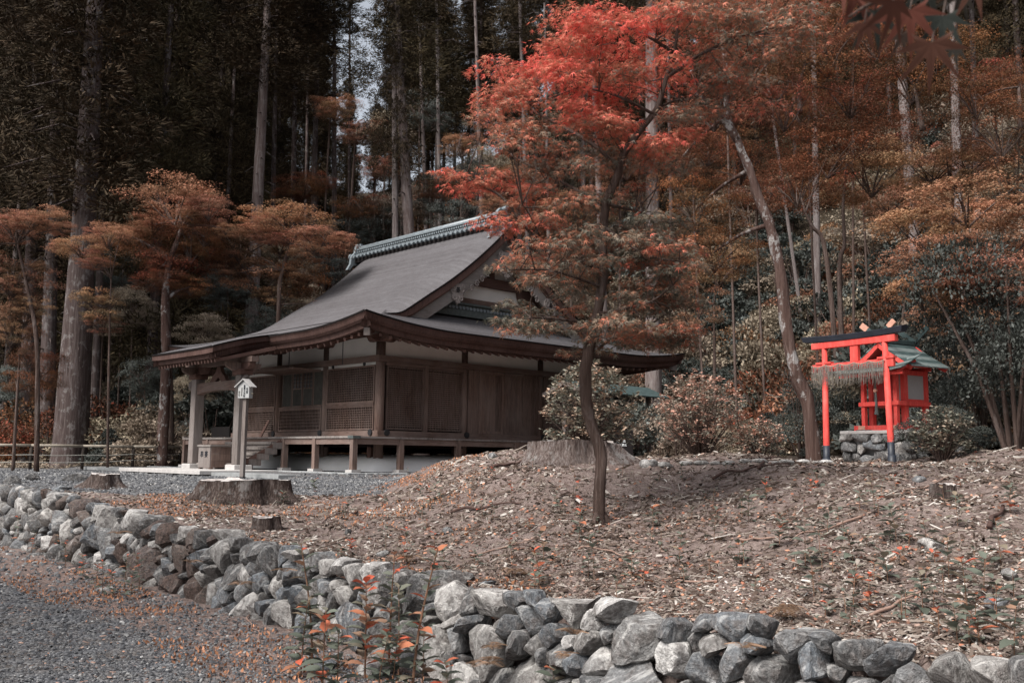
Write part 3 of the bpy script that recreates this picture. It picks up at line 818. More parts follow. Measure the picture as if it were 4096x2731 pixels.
def gegyo(cx, cz, k, y):
    """carved pendant: a heart-shaped board with six scrolls and a pierced rosette"""
    e = thing('gable_pendant', '', ''); 
    for q in ('label', 'category'): del e[q]
    e.parent = T; e.location = (cx, y, cz)
    out = [(0, .42), (.22, .40), (.40, .26), (.42, .04), (.30, -.16), (.34, -.32), (.22, -.46), (.10, -.44), (0, -.62)]
    poly = [(a * k, b * k) for a, b in out] + [(-a * k, b * k) for a, b in out[-2:0:-1]]
    MB().prism(poly, 1, -.035, .035).build('pendant_board', MAT['carved'], e)
    for (a, b, R, st, d) in ((.27, .12, .15, 2.2, 1), (-.27, .12, .15, .9, -1), (.20, -.30, .14, 2.4, 1), (-.20, -.30, .14, .7, -1), (.06, -.46, .09, 2.0, 1), (-.06, -.46, .09, 1.1, -1), (.34, .30, .11, 2, 1), (-.34, .30, .11, 1, -1)):
        p, w = scroll(a * k, b * k, R * k, 1.25, 0, d, .034 * k, st, -.05)
        MB().tube(p, w, 6).build('scroll', MAT['carved'], e)
    rs = MB()
    for i in range(6):
        a = i * math.pi / 3; rs.tube([(math.cos(a) * .10 * k, -.06, .08 * k + math.sin(a) * .10 * k), (math.cos(a) * .10 * k, -.01, .08 * k + math.sin(a) * .10 * k)], .038 * k, 8)
    rs.tube([(0, -.075, .08 * k), (0, -.01, .08 * k)], .045 * k, 8)
    rs.build('rosette', MAT['iron'], e)
    return e
gegyo(RS, 7.30, .95, VG0 + .12)
gegyo(3.15, 6.0, .72, VG0 + .12); gegyo(7.65, 6.0, .72, VG0 + .12)
fr = 0
for sgn in (1, -1):
    for x in np.arange(4.75, 7.0, .235):
        z = float(prof(np.array(x)) + up_lift(x) - .27) - 1.02 + .05
        s = -EV + x if sgn > 0 else SD + EV - x
        if z < 6.05: continue
        p, w = scroll(0, 0, .10, 1.2, 0, sgn, .030, 1.2 + .4 * sgn, 0)
        b = MB().tube(p, w, 6); b.tube([(-.1, 0, .06), (.0, 0, .13), (.1, 0, .06)], .035, 6); b.build('fringe_carving', MAT['carved'], T, loc=(s, VG0 + .14, z))
# ridge: stacked tiles, round end tiles, cap, demon-mask end blocks
RT0, RT1 = .42, 9.05
MB().box((RS - .30, RT0, RZ - .22), (RS + .30, RT1, RZ - .02)).build('ridge_bed', MAT['dark'], T)
b = MB(); b.prism([(RS - .30, RZ - .02), (RS + .30, RZ - .02), (RS + .24, RZ + .05), (RS - .24, RZ + .05)], 1, RT0, RT1); b.build('ridge_lower_course', MAT['ridge'], T)
tile = MB().prism([(-.05, -.06), (.05, -.06), (.075, 0), (.05, .055), (0, .075), (-.05, .055), (-.075, 0)], 0, -.16, .10)
tme = mesh('ridge_end_tile', tile.v, tile.f, MAT['ridge'])
for t in np.arange(RT0 + .12, RT1 - .05, .262):
    for sg in (1, -1):
        o = obj('ridge_end_tile', tme, T, (RS - sg * .30, t, RZ + .02), (0, 0, 0 if sg > 0 else math.pi))
MB().box((RS - .20, RT0, RZ + .06), (RS + .20, RT1, RZ + .10)).build('ridge_slab', MAT['ridge'], T)
MB().box((RS - .15, RT0, RZ + .10), (RS + .15, RT1, RZ + .34)).build('ridge_web', MAT['iron'], T)
kk = MB()
for t in np.arange(RT0 + .08, RT1 - .05, .13):
    for zz in (.155, .27):
        kk.tube([(RS - .19, t + (.06 if zz > .2 else 0), RZ + zz), (RS - .14, t + (.06 if zz > .2 else 0), RZ + zz)], .045, 6)
kk.build('ridge_ring_tiles', MAT['ridge'], T, kind='stuff')
MB().box((RS - .21, RT0, RZ + .34), (RS + .21, RT1, RZ + .38)).build('ridge_slab', MAT['ridge'], T)
MB().tube([(RS, RT0 - .05, RZ + .43), (RS, RT1 + .05, RZ + .43)], .12, 12).build('ridge_cap', MAT['ridge'], T, True)
for tt, sg in ((RT1, 1), (RT0, -1)):
    e = MB(); e.prism([(RS - .34, RZ - .30), (RS - .52, RZ - .52), (RS - .66, RZ - .55), (RS - .50, RZ - .28), (RS - .46, RZ + .05), (RS - .30, RZ + .22), (RS - .24, RZ + .50), (RS - .12, RZ + .62), (RS + .12, RZ + .62), (RS + .24, RZ + .50), (RS + .30, RZ + .22), (RS + .46, RZ + .05), (RS + .50, RZ - .28), (RS + .66, RZ - .55), (RS + .52, RZ - .52), (RS + .34, RZ - .30)], 1, tt, tt + .14 * sg)
    k = e.build('ridge_end_block', MAT['ridge'], T)
    p, w = scroll(RS - .38, RZ + .02, .12, 1.2, 0, 1, .04, 1.5, tt + .16 * sg); MB().tube(p, w, 6).build('block_scroll', MAT['ridge'], k)
    MB().tube([(RS, tt - .05 * sg, RZ + .56), (RS, tt + .34 * sg, RZ + .60)], .085, 10).build('block_horn', MAT['ridge'], k)
# ---- body
def cyl(x, y, z0, z1, r, mat, name='pillar', n=14):
    return MB().tube([(x, y, z0), (x, y, z1)], r, n).build(name, MAT[mat], T, True)
done = set()
for y in FB: done.add((0, y)); done.add((SD, y))
for x in SB: done.add((x, 0)); done.add((x, FW))
for (x, y) in sorted(done):
    cyl(x, y, .15, 4.12, .15 if (x, y) == (0, 0) else .135, 'wood')
def wall_bar(side, a, b, z0, z1, d0, d1, name, mat):
    """box on the front wall (side f: a..b along y) or the side wall (side s: a..b along x); d outward"""
    bb = MB()
    if side == 'f': bb.box((-d1, a, z0), (-d0, b, z1))
    elif side == 'fb': bb.box((SD + d0, a, z0), (SD + d1, b, z1))
    elif side == 's': bb.box((a, -d1, z0), (b, -d0, z1))
    else: bb.box((a, FW + d0, z0), (b, FW + d1, z1))
    m = MAT[mat] if isinstance(mat, str) else mat
    return bb.build(name, m, T)
wall_bar('f', -.20, FW + .2, 3.39, 3.58, .10, .20, 'head_beam', 'wood_y'); wall_bar('s', -.20 + .003, SD + .2, 3.385, 3.575, .10, .203, 'head_beam', 'wood_x')
wall_bar('f', -.18, FW + .18, 1.05, 1.26, .09, .19, 'floor_beam', 'wood_y'); wall_bar('s', -.18, SD + .18, 1.052, 1.262, .09, .193, 'floor_beam', 'wood_x')
for side, B in (('f', FB), ('s', SB), ('x', SB), ('fb', FB)):
    for a, b in zip(B[:-1], B[1:]):
        wall_bar(side, a, b, 3.30, 4.34, -.05, .03, 'plaster_panel', 'plaster')
        if side in ('x', 'fb'): wall_bar(side, a, b, .6, 3.30, -.05, .03, 'wall_boards', 'wood')
wall_bar('f', -.55, FW + .55, 4.20, 4.42, -.12, .13, 'wall_plate', 'wood_y'); wall_bar('s', -.55, SD + .55, 4.203, 4.423, -.12, .133, 'wall_plate', 'wood_x')
wall_bar('x', -.2, SD + .2, 4.2, 4.42, -.1, .13, 'wall_plate', 'wood_x'); wall_bar('fb', -.2, FW + .2, 4.2, 4.42, -.1, .13, 'wall_plate', 'wood_y')
for y in FB:
    MB().prism([(y - .50, 4.20), (y - .47, 4.08), (y - .36, 4.01), (y + .36, 4.01), (y + .47, 4.08), (y + .50, 4.20)], 0, -.17, .1).build('boat_bracket', MAT['wood_red'], T)
for x in SB:
    MB().prism([(x - .50, 4.202), (x - .47, 4.08), (x - .36, 4.012), (x + .36, 4.012), (x + .47, 4.08), (x + .50, 4.202)], 1, -.173, .1).build('boat_bracket', MAT['wood_red'], T)
# nail covers: black round studs on the floor beam
for (x, y, ax) in ((0, -.17, 1), (-.17, 0, 0), (SB[1], -.17, 1), (SB[2], -.17, 1), (-.17, FB[1], 0), (-.17, FB[2], 0)):
    if ax == 1: p = [(x + (.16 if x == 0 else 0), -.19, 1.20), (x + (.16 if x == 0 else 0), -.23, 1.20)]
    else: p = [(-.19, y + (.16 if y == 0 else 0), 1.20), (-.23, y + (.16 if y == 0 else 0), 1.20)]
    MB().tube(p, .10, 12).build('stud', MAT['iron'], T)
# lattice shutters
def lattice(side, a, b, z0, z1, nv, nh, wv=.022, wh=.022, off=.06, name='lattice_shutter', mat='wood', parent=T):
    fr = MB(); w = .055
    def bx(m, p, q, c, d, o0, o1):
        if side == 'f': m.box((-o1, p, c), (-o0, q, d))
        else: m.box((p, -o1, c), (q, -o0, d))
    bx(fr, a, a + w, z0, z1, off - .03, off + .035); bx(fr, b - w, b, z0, z1, off - .03, off + .035)
    bx(fr, a + w, b - w, z0, z0 + w, off - .03, off + .032); bx(fr, a + w, b - w, z1 - w, z1, off - .03, off + .032)
    o = fr.build(name, MAT[mat], parent)
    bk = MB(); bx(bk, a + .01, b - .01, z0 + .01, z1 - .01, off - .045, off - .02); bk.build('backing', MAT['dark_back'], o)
    lt = MB()
    for i in range(1, nv):
        y = a + w + (b - a - 2 * w) * i / nv; bx(lt, y - wv / 2, y + wv / 2, z0 + w, z1 - w, off - .005, off + .022)
    for i in range(1, nh):
        z = z0 + w + (z1 - z0 - 2 * w) * i / nh; bx(lt, a + w, b - w, z - wh / 2, z + wh / 2, off - .012, off + .016)
    lt.build('lattice', MAT[mat], o, kind='stuff')
    return o
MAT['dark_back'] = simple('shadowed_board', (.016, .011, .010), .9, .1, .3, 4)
p1, p2, p3 = .17, A_ - .15, A_ + .15
lattice('f', p1, p2, 2.13, 3.30, 26, 14); lattice('f', p1, p2, 1.28, 2.05, 26, 9)
wall_bar('f', p1, p2, 2.05, 2.13, .04, .11, 'mid_rail', 'wood_y')
lattice('f', 2 * A_ + .15, FW - .15, 2.13, 3.30, 26, 14); lattice('f', 2 * A_ + .15, FW - .15, 1.28, 2.05, 26, 9)
wall_bar('f', 2 * A_ + .15, FW - .15, 2.05, 2.13, .04, .11, 'mid_rail', 'wood_y')
lattice('f', p3, 2 * A_ - .15, 1.28, 2.05, 28, 6)
wall_bar('f', p3, 2 * A_ - .15, 2.05, 2.12, .04, .11, 'mid_rail', 'wood_y')
MAT['slat_dim'] = simple('dim_door_slats', (.10, .095, .085), .8, .2, .2, 5)
for k in range(4):                                       # sliding doors behind the raised shutter
    a = p3 + (2 * A_ - .3 - A_) * k / 4; b = a + (A_ - .3) / 4
    if k in (1, 2):
        fr_ = MB(); 
        for y in (a + .02, b - .06): fr_.box((-.0, y, 2.12), (.05, y + .04, 3.3))
        for z in (2.12, 2.72, 3.26): fr_.box((.001, a + .06, z), (.048, b - .06, z + .04))
        d = fr_.build('sliding_door', MAT['wood'], T)
        MB().box((.02, a + .06, 2.76), (.03, b - .06, 3.26)).build('pane', MAT['iron'], d)
        mm = MB()
        for q in (1, 2): mm.box((-.004, a + .06 + (b - a - .12) * q / 3 - .008, 2.76), (.018, a + .06 + (b - a - .12) * q / 3 + .008, 3.26))
        for q in (1, 2, 3): mm.box((-.002, a + .06, 2.76 + .125 * q - .008), (.016, b - .06, 2.76 + .125 * q + .008))
        mm.build('muntins', MAT['wood'], d)
        sl = MB()
        for q in range(9): y = a + .08 + (b - a - .16) * q / 8; sl.box((.0, y - .012, 2.16), (.03, y + .012, 2.72))
        sl.build('slats', MAT['slat_dim'], d)
    else:
        fr_ = MB()
        for y in (a + .01, b - .05): fr_.box((-.0, y, 2.12), (.05, y + .04, 3.3))
        for z in (2.12, 3.26): fr_.box((.001, a + .05, z), (.048, b - .05, z + .04))
        d = fr_.build('sliding_door', MAT['wood'], T)
        sl = MB()
        for q in range(11): y = a + .07 + (b - a - .14) * q / 10; sl.box((.0, y - .012, 2.16), (.03, y + .012, 3.26))
        sl.build('slats', MAT['slat_dim'], d)
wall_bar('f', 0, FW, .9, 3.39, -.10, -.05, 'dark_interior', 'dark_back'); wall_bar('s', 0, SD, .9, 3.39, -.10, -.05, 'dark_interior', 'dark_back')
# raised shutter hung level under the eave, with its rods
rs_ = MB(); za = 3.26
rs_.box((-1.22, p3, za), (-1.16, 2 * A_ - .15, za + .05)); rs_.box((-.20, p3, za), (-.14, 2 * A_ - .15, za + .05)); rs_.box((-1.16, p3, za), (-.2, p3 + .06, za + .05)); rs_.box((-1.16, 2 * A_ - .21, za), (-.2, 2 * A_ - .15, za + .05))
rsh = rs_.build('raised_shutter', MAT['wood_y'], T)
lt = MB()
for i in range(1, 26): y = p3 + (A_ - .3) * i / 26; lt.box((-1.16, y - .011, za + .012), (-.2, y + .011, za + .04))
for i in range(1, 10): x = -1.16 + .096 * i; lt.box((x - .011, p3 + .06, za + .01), (x + .011, 2 * A_ - .21, za + .034))
lt.build('lattice', MAT['wood_y'], rsh, kind='stuff')
for (x, y) in ((-1.15, A_ + .5), (-1.15, 2 * A_ - .5), (-.9, .75), (-.7, A_ * 2 + .6)):
    MB().tube([(x, y, 3.27), (x, y, 4.12)], .013, 6).build('hanging_rod', MAT['iron'], T)
for y in (.55, 2.3):
    MB().tube([(-.20, y, 3.33), (-.24, y, 3.33)], .055, 8).build('hinge_boss', MAT['iron'], T)
# side wall: two louvred panels, plank doors, more planks
def plank_wall(a, b, z0, z1, off, parent=T, name='plank', w=.3, mat='wood'):
    n = max(1, int(round((b - a) / w)))
    for i in range(n):
        x0 = a + (b - a) * i / n; x1 = a + (b - a) * (i + 1) / n
        j = .006 * (hash3(i, 3, int(a * 10)) - .5)
        MB().box((x0 + .004, -off - .03 + j, z0), (x1 - .004, -off + .02 + j, z1)).build(name, MAT[mat], parent)
def louvre(a, b, z0, z1):
    o = lattice('s', a, b, z0, z1, 20, 28, .014, .038, .06, 'lattice_window')
    return o
louvre(.20, 1.66, 1.30, 3.28); louvre(1.80, 3.26, 1.30, 3.28)
wall_bar('s', 1.66, 1.80, 1.26, 3.385, .03, .15, 'mullion', 'wood')
wall_bar('s', .12, 3.32, 3.285, 3.385, .03, .14, 'lintel', 'wood_x')
S1, S2 = SB[1], SB[2]
plank_wall(S1 + .14, S1 + .60, 1.262, 3.385, .05)
wall_bar('s', S1 + .60, S1 + .74, 1.262, 3.385, .02, .14, 'door_jamb', 'wood')
for (a, b) in ((S1 + .76, S1 + 1.74), (S1 + 1.76, S1 + 2.74)):
    fr_ = MB(); w = .09
    fr_.box((a, -.13, 1.27), (a + w, -.07, 3.37)); fr_.box((b - w, -.13, 1.27), (b, -.07, 3.37)); fr_.box((a + w, -.128, 1.27), (b - w, -.072, 1.36)); fr_.box((a + w, -.128, 3.28), (b - w, -.072, 3.37))
    d = fr_.build('panel_door', MAT['wood'], T)
    for i in range(3):
        x0 = a + w + (b - a - 2 * w) * i / 3; x1 = a + w + (b - a - 2 * w) * (i + 1) / 3
        MB().box((x0 + .004, -.10, 1.36), (x1 - .004, -.075, 3.28)).build('plank', MAT['wood'], d)
plank_wall(S1 + 2.78, S2 - .14, 1.262, 3.385, .05)
plank_wall(S2 + .14, SD - .14, 1.262, 3.385, .05)
# veranda
DF0, DF1 = -VF, 0
b = MB()
fr_pts = np.arange(-VS, FW + VS - .01, .24)
for i, y in enumerate(fr_pts):                           # boards run outwards from the front wall
    y1 = min(y + .24, FW + VS)
    MB().box((-VF, y + .004, HD - .055), (-.12, y1 - .004, HD + .003 * hash3(i, 1, 1))).build('deck_board', MAT['wood_pale_x'], T)
for i, x in enumerate(np.arange(0 - .12, SD + .3, .24)):
    MB().box((x + .004, -VS, HD - .055), (x + .236, -.12, HD + .003 * hash3(i, 1, 2))).build('deck_board', MAT['wood_pale'], T)
b = MB(); b.box((-VF + .04, -VS + .04, HD - .235), (-VF + .14, FW + VS - .04, HD - .057)); b.build('deck_beam', MAT['wood_y'], T)
b = MB(); b.box((-VF + .14, -VS + .04, HD - .232), (SD + .3, -VS + .14, HD - .058)); b.build('deck_beam', MAT['wood_x'], T)
MB().box((-VF - .02, -VS - .02, HD - .07), (-VF + .25, -VS + .25, HD + .012)).build('corner_cap', MAT['bronze'], T)
def post(x, y, w=.15, z1=HD - .058, z0=.08):
    MB().box((x - w / 2, y - w / 2, z0), (x + w / 2, y + w / 2, z1)).build('deck_post', MAT['wood'], T)
    MB().box((x - w, y - w, -.12), (x + w, y + w, z0)).build('post_stone', MAT['concrete'], T)
for y in (-VS + .09, 1.07, A_ - .12, 2 * A_ + .12, FW - .9, FW + VS - .09): post(-VF + .09, y + (0 if y > 0 else 0), .16)
for x in (1.78 - VF, 4.05 - VF, 6.4 - VF + .2, 7.2, 9.4, SD): post(x, -VS + .09, .16)
for x in (-.0, SB[1], SB[2], SD):
    for y in (.35, A_, 2 * A_, FW - .3): 
        if x > 0 or True: MB().box((x - .1, y - .1, .1), (x + .1, y + .1, HD - .06)).build('under_post', MAT['wood_red'], T)
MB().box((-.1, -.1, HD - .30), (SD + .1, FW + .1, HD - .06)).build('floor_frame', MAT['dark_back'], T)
# limewashed podium under the floor with a rounded shoulder
pod = []; NA = 7
def rr(o): return [(-o, -o), (SD + o, -o), (SD + o, FW + o), (-o, FW + o)]
V = []; F = []
prof_p = [(.45, .0), (.42, .12), (.36, .24), (.24, .36), (.06, .44), (-.3, .50), (-1.2, .53)]
for (o_, z) in prof_p:
    for (x, y) in rr(o_): V.append((x, y, z))
for i in range(len(prof_p) - 1):
    for k in range(4): F.append((i * 4 + k, i * 4 + (k + 1) % 4, (i + 1) * 4 + (k + 1) % 4, (i + 1) * 4 + k))
F.append(tuple((len(prof_p) - 1) * 4 + k for k in range(4)))
podium = obj('podium', mesh('podium', V, F, MAT['plaster_low'], True), T)
# stone paving round the hall: separate slabs along the visible edges
MB().box((-4.7, -2.2, -.16), (SD + 2, FW + 2.2, -.03)).build('platform', MAT['slab'], T)
for i in range(16):
    a = -2.25 + i * .82; b_ = a + .80
    MB().box((-2.55, a, -.14), (-2.05, b_, .005 + .01 * hash3(i, 2, 8))).build('kerb_slab', MAT['slab'], T, bevel=.012)
for i in range(9):
    a = -2.03 + i * .9
    MB().box((a, -2.30, -.15), (a + .88, -1.85, .0 + .01 * hash3(i, 2, 9))).build('kerb_slab', MAT['slab'], T, bevel=.012)
MB().box((-5.05, A_ - 1.5, -.10), (-2.56, 2 * A_ + 1.2, .012)).build('porch_paving', MAT['concrete'], T, bevel=.01)
# steps
NS = 5
for i in range(NS):
    z = HD * (NS - i) / (NS + 1) + .02; x = -VF - .02 - .27 * i
    MB().box((x - .33, A_ - .02, z - .09), (x + .02, 2 * A_ + .02, z)).build('tread', MAT['wood_pale_x'], T, bevel=.006)
    MB().box((x - .28, A_ + .01, z - .20), (x - .25, 2 * A_ - .01, z - .091)).build('riser', MAT['wood_pale'], T)
    for y0 in (A_ - .10, 2 * A_ + .02):
        MB().box((x - .30, y0, max(z - .23, .01)), (x + .12, y0 + .08, z - .03)).build('step_block', MAT['wood_pale'], T)
for y0 in (A_ - .06, 2 * A_ + .03):
    MB().bar((-VF, y0, HD - .16), (-VF - 1.45, y0, .10), .05, .16).build('stringer', MAT['wood_red'], T)
# porch posts, rainbow beam, brackets, carvings
for y, sg in ((A_, 1), (2 * A_, -1)):
    MB().box((-3.06 - .30, y - .30, -.10), (-3.06 + .30, y + .30, .16)).build('post_base', MAT['concrete'], T, bevel=.02)
    MB().box((-3.06 - .165, y - .165, .16), (-3.06 + .165, y + .165, 2.92)).build('porch_post', MAT['wood_pale'], T, bevel=.02)
    MB().box((-3.06 - .24, y - .24, 2.92), (-3.06 + .24, y + .24, 3.10)).build('capital', MAT['wood_red'], T, bevel=.04)
    MB().prism([(y - .62, 3.30), (y - .60, 3.20), (y - .42, 3.08), (y + .42, 3.08), (y + .60, 3.20), (y + .62, 3.30)], 0, -3.16, -2.96).build('bracket_arm', MAT['wood_red'], T)
    MB().prism([(-3.06 - .6, 3.302), (-3.06 - .55, 3.15), (-3.06 - .35, 3.05), (-3.06 + .35, 3.05), (-3.06 + .55, 3.15), (-3.06 + .6, 3.302)], 1, y - .08, y + .08).build('bracket_arm', MAT['wood'], T)
    p, w = scroll(-3.05, 2.70, .16, 1.3, 0, 1, .075, 1.6, y - sg * .30); MB().tube(p, w, 8).build('carved_nosing', MAT['wood_pale'], T)
    MB().tube([(-3.06, y - sg * .16, 2.66), (-3.06, y - sg * .42, 2.72), (-3.06, y - sg * .50, 2.62)], [.10, .085, .04], 8).build('carved_nosing', MAT['wood_pale'], T)
b = MB(); b.prism([(A_ + .16, 2.40), (A_ + .55, 2.47), (1.5 * A_, 2.52), (2 * A_ - .55, 2.47), (2 * A_ - .16, 2.40), (2 * A_ - .16, 2.78), (A_ + .16, 2.78)], 0, -3.17, -2.95); b.build('rainbow_beam', MAT['wood_y'], T)
MB().box((-3.18, A_ - .75, 3.30), (-2.94, 2 * A_ + .75, 3.46)).build('porch_plate', MAT['wood_y'], T)
b = MB(); b.prism([(1.5 * A_ - .55, 2.79), (1.5 * A_ - .40, 2.95), (1.5 * A_ - .2, 3.08), (1.5 * A_ - .1, 3.26), (1.5 * A_ + .1, 3.26), (1.5 * A_ + .2, 3.08), (1.5 * A_ + .40, 2.95), (1.5 * A_ + .55, 2.79), (1.5 * A_ + .2, 2.79), (1.5 * A_, 2.92), (1.5 * A_ - .2, 2.79)], 0, -3.12, -3.0); b.build('frog_leg_strut', MAT['wood_red'], T)
# far veranda rail on the left side
MB().box((-VF, FW + VS - .1, HD + .0), (0, FW + VS, HD + .06)).build('deck_edge_rail', MAT['wood_pale_x'], T)

# ---- things standing at the hall
def texts(body, size, parent, loc, rot, mat, name='lettering', sp=1.0, extr=.002):
    c = bpy.data.curves.new(name, 'FONT'); c.body = body; c.size = size; c.extrude = extr; c.align_x = 'CENTER'; c.align_y = 'CENTER'; c.offset = size * .006
    c.space_line = sp; c.materials.append(mat)
    tmp = bpy.data.objects.new(name, c); COL.objects.link(tmp); bpy.context.view_layer.update()
    me = bpy.data.meshes.new_from_object(tmp.evaluated_get(bpy.context.evaluated_depsgraph_get())); bpy.data.objects.remove(tmp)
    me.materials.clear(); me.materials.append(mat)
    o = bpy.data.objects.new(name, me); COL.objects.link(o); o.parent = parent; o.location = loc; o.rotation_euler = rot; return o
# offering box
W0 = tworld(-4.15, A_ * 1.5 - .22, .0)
OB = thing('offering_box', 'grey wooden offering box with two black characters on its end beside the porch post', 'offering box', tworld(-3.24, 4.19, .014), TYAW)
bw, bl, bh = .78, .68, .74                               # narrow end faces the yard
for (x, y) in ((-bl / 2 + .05, -bw / 2 + .05), (bl / 2 - .05, -bw / 2 + .05), (-bl / 2 + .05, bw / 2 - .05), (bl / 2 - .05, bw / 2 - .05)):
    MB().box((x - .05, y - .05, 0), (x + .05, y + .05, .05)).build('foot', MAT['wood'], OB)
for k in range(3):
    z0 = .05 + k * .215; 
    for sg in (-1, 1):
        MB().box((-bl / 2 + .02, sg * bw / 2 - .02, z0 + .003), (bl / 2 - .02, sg * bw / 2 + .02, z0 + .212)).build('side_board', MAT['wood'], OB)
for sg in (-1, 1):
    MB().box((sg * bl / 2 - .02, -bw / 2 - .001, .05), (sg * bl / 2 + .02, bw / 2 + .001, .69)).build('end_board', MAT['wood_pale'], OB)
MB().box((-bl / 2 - .05, -bw / 2 - .05, .69), (bl / 2 + .05, bw / 2 + .05, .75)).build('top_rim', MAT['wood_pale_x'], OB, bevel=.008)
for i in range(7):
    y = -bw / 2 + .06 + i * (bw - .12) / 6; MB().box((-bl / 2, y - .018, .751), (bl / 2, y + .018, .775)).build('slot_bar', MAT['wood'], OB)
texts('奉', .22, OB, (-bl / 2 - .024, .15, .44), (math.pi / 2, 0, -math.pi / 2), MAT['ink']); texts('賽', .22, OB, (-bl / 2 - .024, -.14, .44), (math.pi / 2, 0, -math.pi / 2), MAT['ink'])
# sign board on a post
p = at(557, 1080, 25.4); gz = G(p[0], p[1])
SG = thing('signboard', 'small gabled white signboard with black writing on a tall post before the porch', 'signboard', (p[0], p[1], gz), rad(-24))
MB().box((-.055, -.045, 0), (.055, .045, 2.15)).build('post', MAT['wood_pale'], SG)
MB().box((-.08, -.07, 0), (.08, .07, .05)).build('post_shoe', MAT['iron'], SG)
bp = MB(); bp.prism([(-.05, -.0), (-.05, 0)], 1, 0, .01) if False else None
b = MB(); b.prism([(-.18, 2.10), (.18, 2.10), (.18, 2.42), (0, 2.56), (-.18, 2.42)], 1, -.10, .05); b.build('board', MAT['signboard'], SG)
for sg in (-1, 1):
    MB().bar((0, -.03, 2.60), (sg * .27, -.03, 2.385), .24, .025, (0, 0, 1)).build('board_roof', MAT['panel'], SG)
MB().tube([(.23, .0, 2.22), (.18, .0, 2.22)], .02, 8).build('side_peg', MAT['bamboo'], SG)
texts('本\n堂', .085, SG, (.115, -.103, 2.29), (math.pi / 2, 0, 0), MAT['ink'])
texts('重\n要\n文\n化\n財', .066, SG, (.03, -.1035, 2.28), (math.pi / 2, 0, 0), MAT['ink'])
texts('国\n指\n定\n建\n造\n物', .038, SG, (-.055, -.103, 2.26), (math.pi / 2, 0, 0), MAT['slat_dim']); texts('峰\n定\n寺', .05, SG, (-.135, -.103, 2.21), (math.pi / 2, 0, 0), MAT['slat_dim'])
# black board left on the veranda, seen between the porch posts
BB = thing('black_board', 'blank black board standing on the veranda between the two porch posts', 'board', tworld(-1.0, 8.25, HD + .004), TYAW)
MB().box((-.03, -.70, .02), (.03, .68, .40)).build('panel', MAT['dark'], BB)
for y in (-.5, .5): MB().box((-.12, y - .03, 0), (.12, y + .03, .03)).build('foot', MAT['wood'], BB)
# propped board beside the near porch post
PB = thing('leaning_plank', 'dark plank leaning on the shutter behind the signboard post', 'plank', tworld(-.30, 6.25, HD + .004), TYAW)
MB().bar((-.25, 0, 0), (.08, 0, .62), .16, .03).build('plank', MAT['wood_red'], PB)
# small auxiliary shelter beyond the side wall
AX = thing('covered_shelf', 'small open shelf with a green gabled roof against the side wall behind the bush', 'shelter', (0, 0, 0), 0)
p = tworld(6.9, -2.7); pz = G(p[0], p[1]); AX.location = (p[0], p[1], pz); AX.rotation_euler = (0, 0, TYAW)
for x in (-.9, 2.4):
    for y in (-.45, .45): MB().box((x - .07, y - .07, 0), (x + .07, y + .07, 2.75)).build('post', MAT['wood_pale'], AX)
for sg in (-1, 1):
    MB().bar((.75, 0, 3.12), (.75, sg * .95, 2.72), 4.4, .05).build('roof', MAT['teal'], AX)
    MB().bar((-1.47, 0, 3.06), (-1.47, sg * .95, 2.66), .06, .14).build('barge_board', MAT['wood_pale'], AX)
MB().box((-.9, -.4, .55), (2.4, .4, .61)).build('shelf', MAT['wood_pale_x'], AX); MB().box((-.9, -.5, .98), (2.4, -.44, 1.08)).build('rail', MAT['wood_pale_x'], AX)
MB().box((-1.0, -.06, 2.70), (2.5, .06, 2.80)).build('ridge_beam', MAT['wood_pale_x'], AX)
# black notice plate
NB = thing('notice_plate', 'black notice plate with small white lettering beside the covered shelf', 'notice', (0, 0, 0), 0)
p = ground_at(1432, 1062, 14); p = at(1432, 1042, 27.5); NB.location = (p[0], p[1], G(p[0], p[1])); NB.rotation_euler = (0, 0, rad(-14))
hN = 1.6 + (1050 - 1003) / 2213 * 27.5 - G(p[0], p[1]) + .18
MB().box((-.27, -.02, .1), (.27, .02, hN)).build('plate', MAT['dark'], NB)
MB().box((-.28, -.03, hN), (.28, .03, hN + .03)).build('cap', MAT['iron'], NB)
for x in (-.22, .22): MB().box((x - .025, .02, 0), (x + .025, .06, hN - .02)).build('leg', MAT['iron'], NB)
texts('本   間', .09, NB, (-.06, -.023, hN - .28), (math.pi / 2, 0, 0), MAT['white_ink']); texts('立入禁止', .075, NB, (-.05, -.023, hN - .39), (math.pi / 2, 0, 0), MAT['white_ink'])

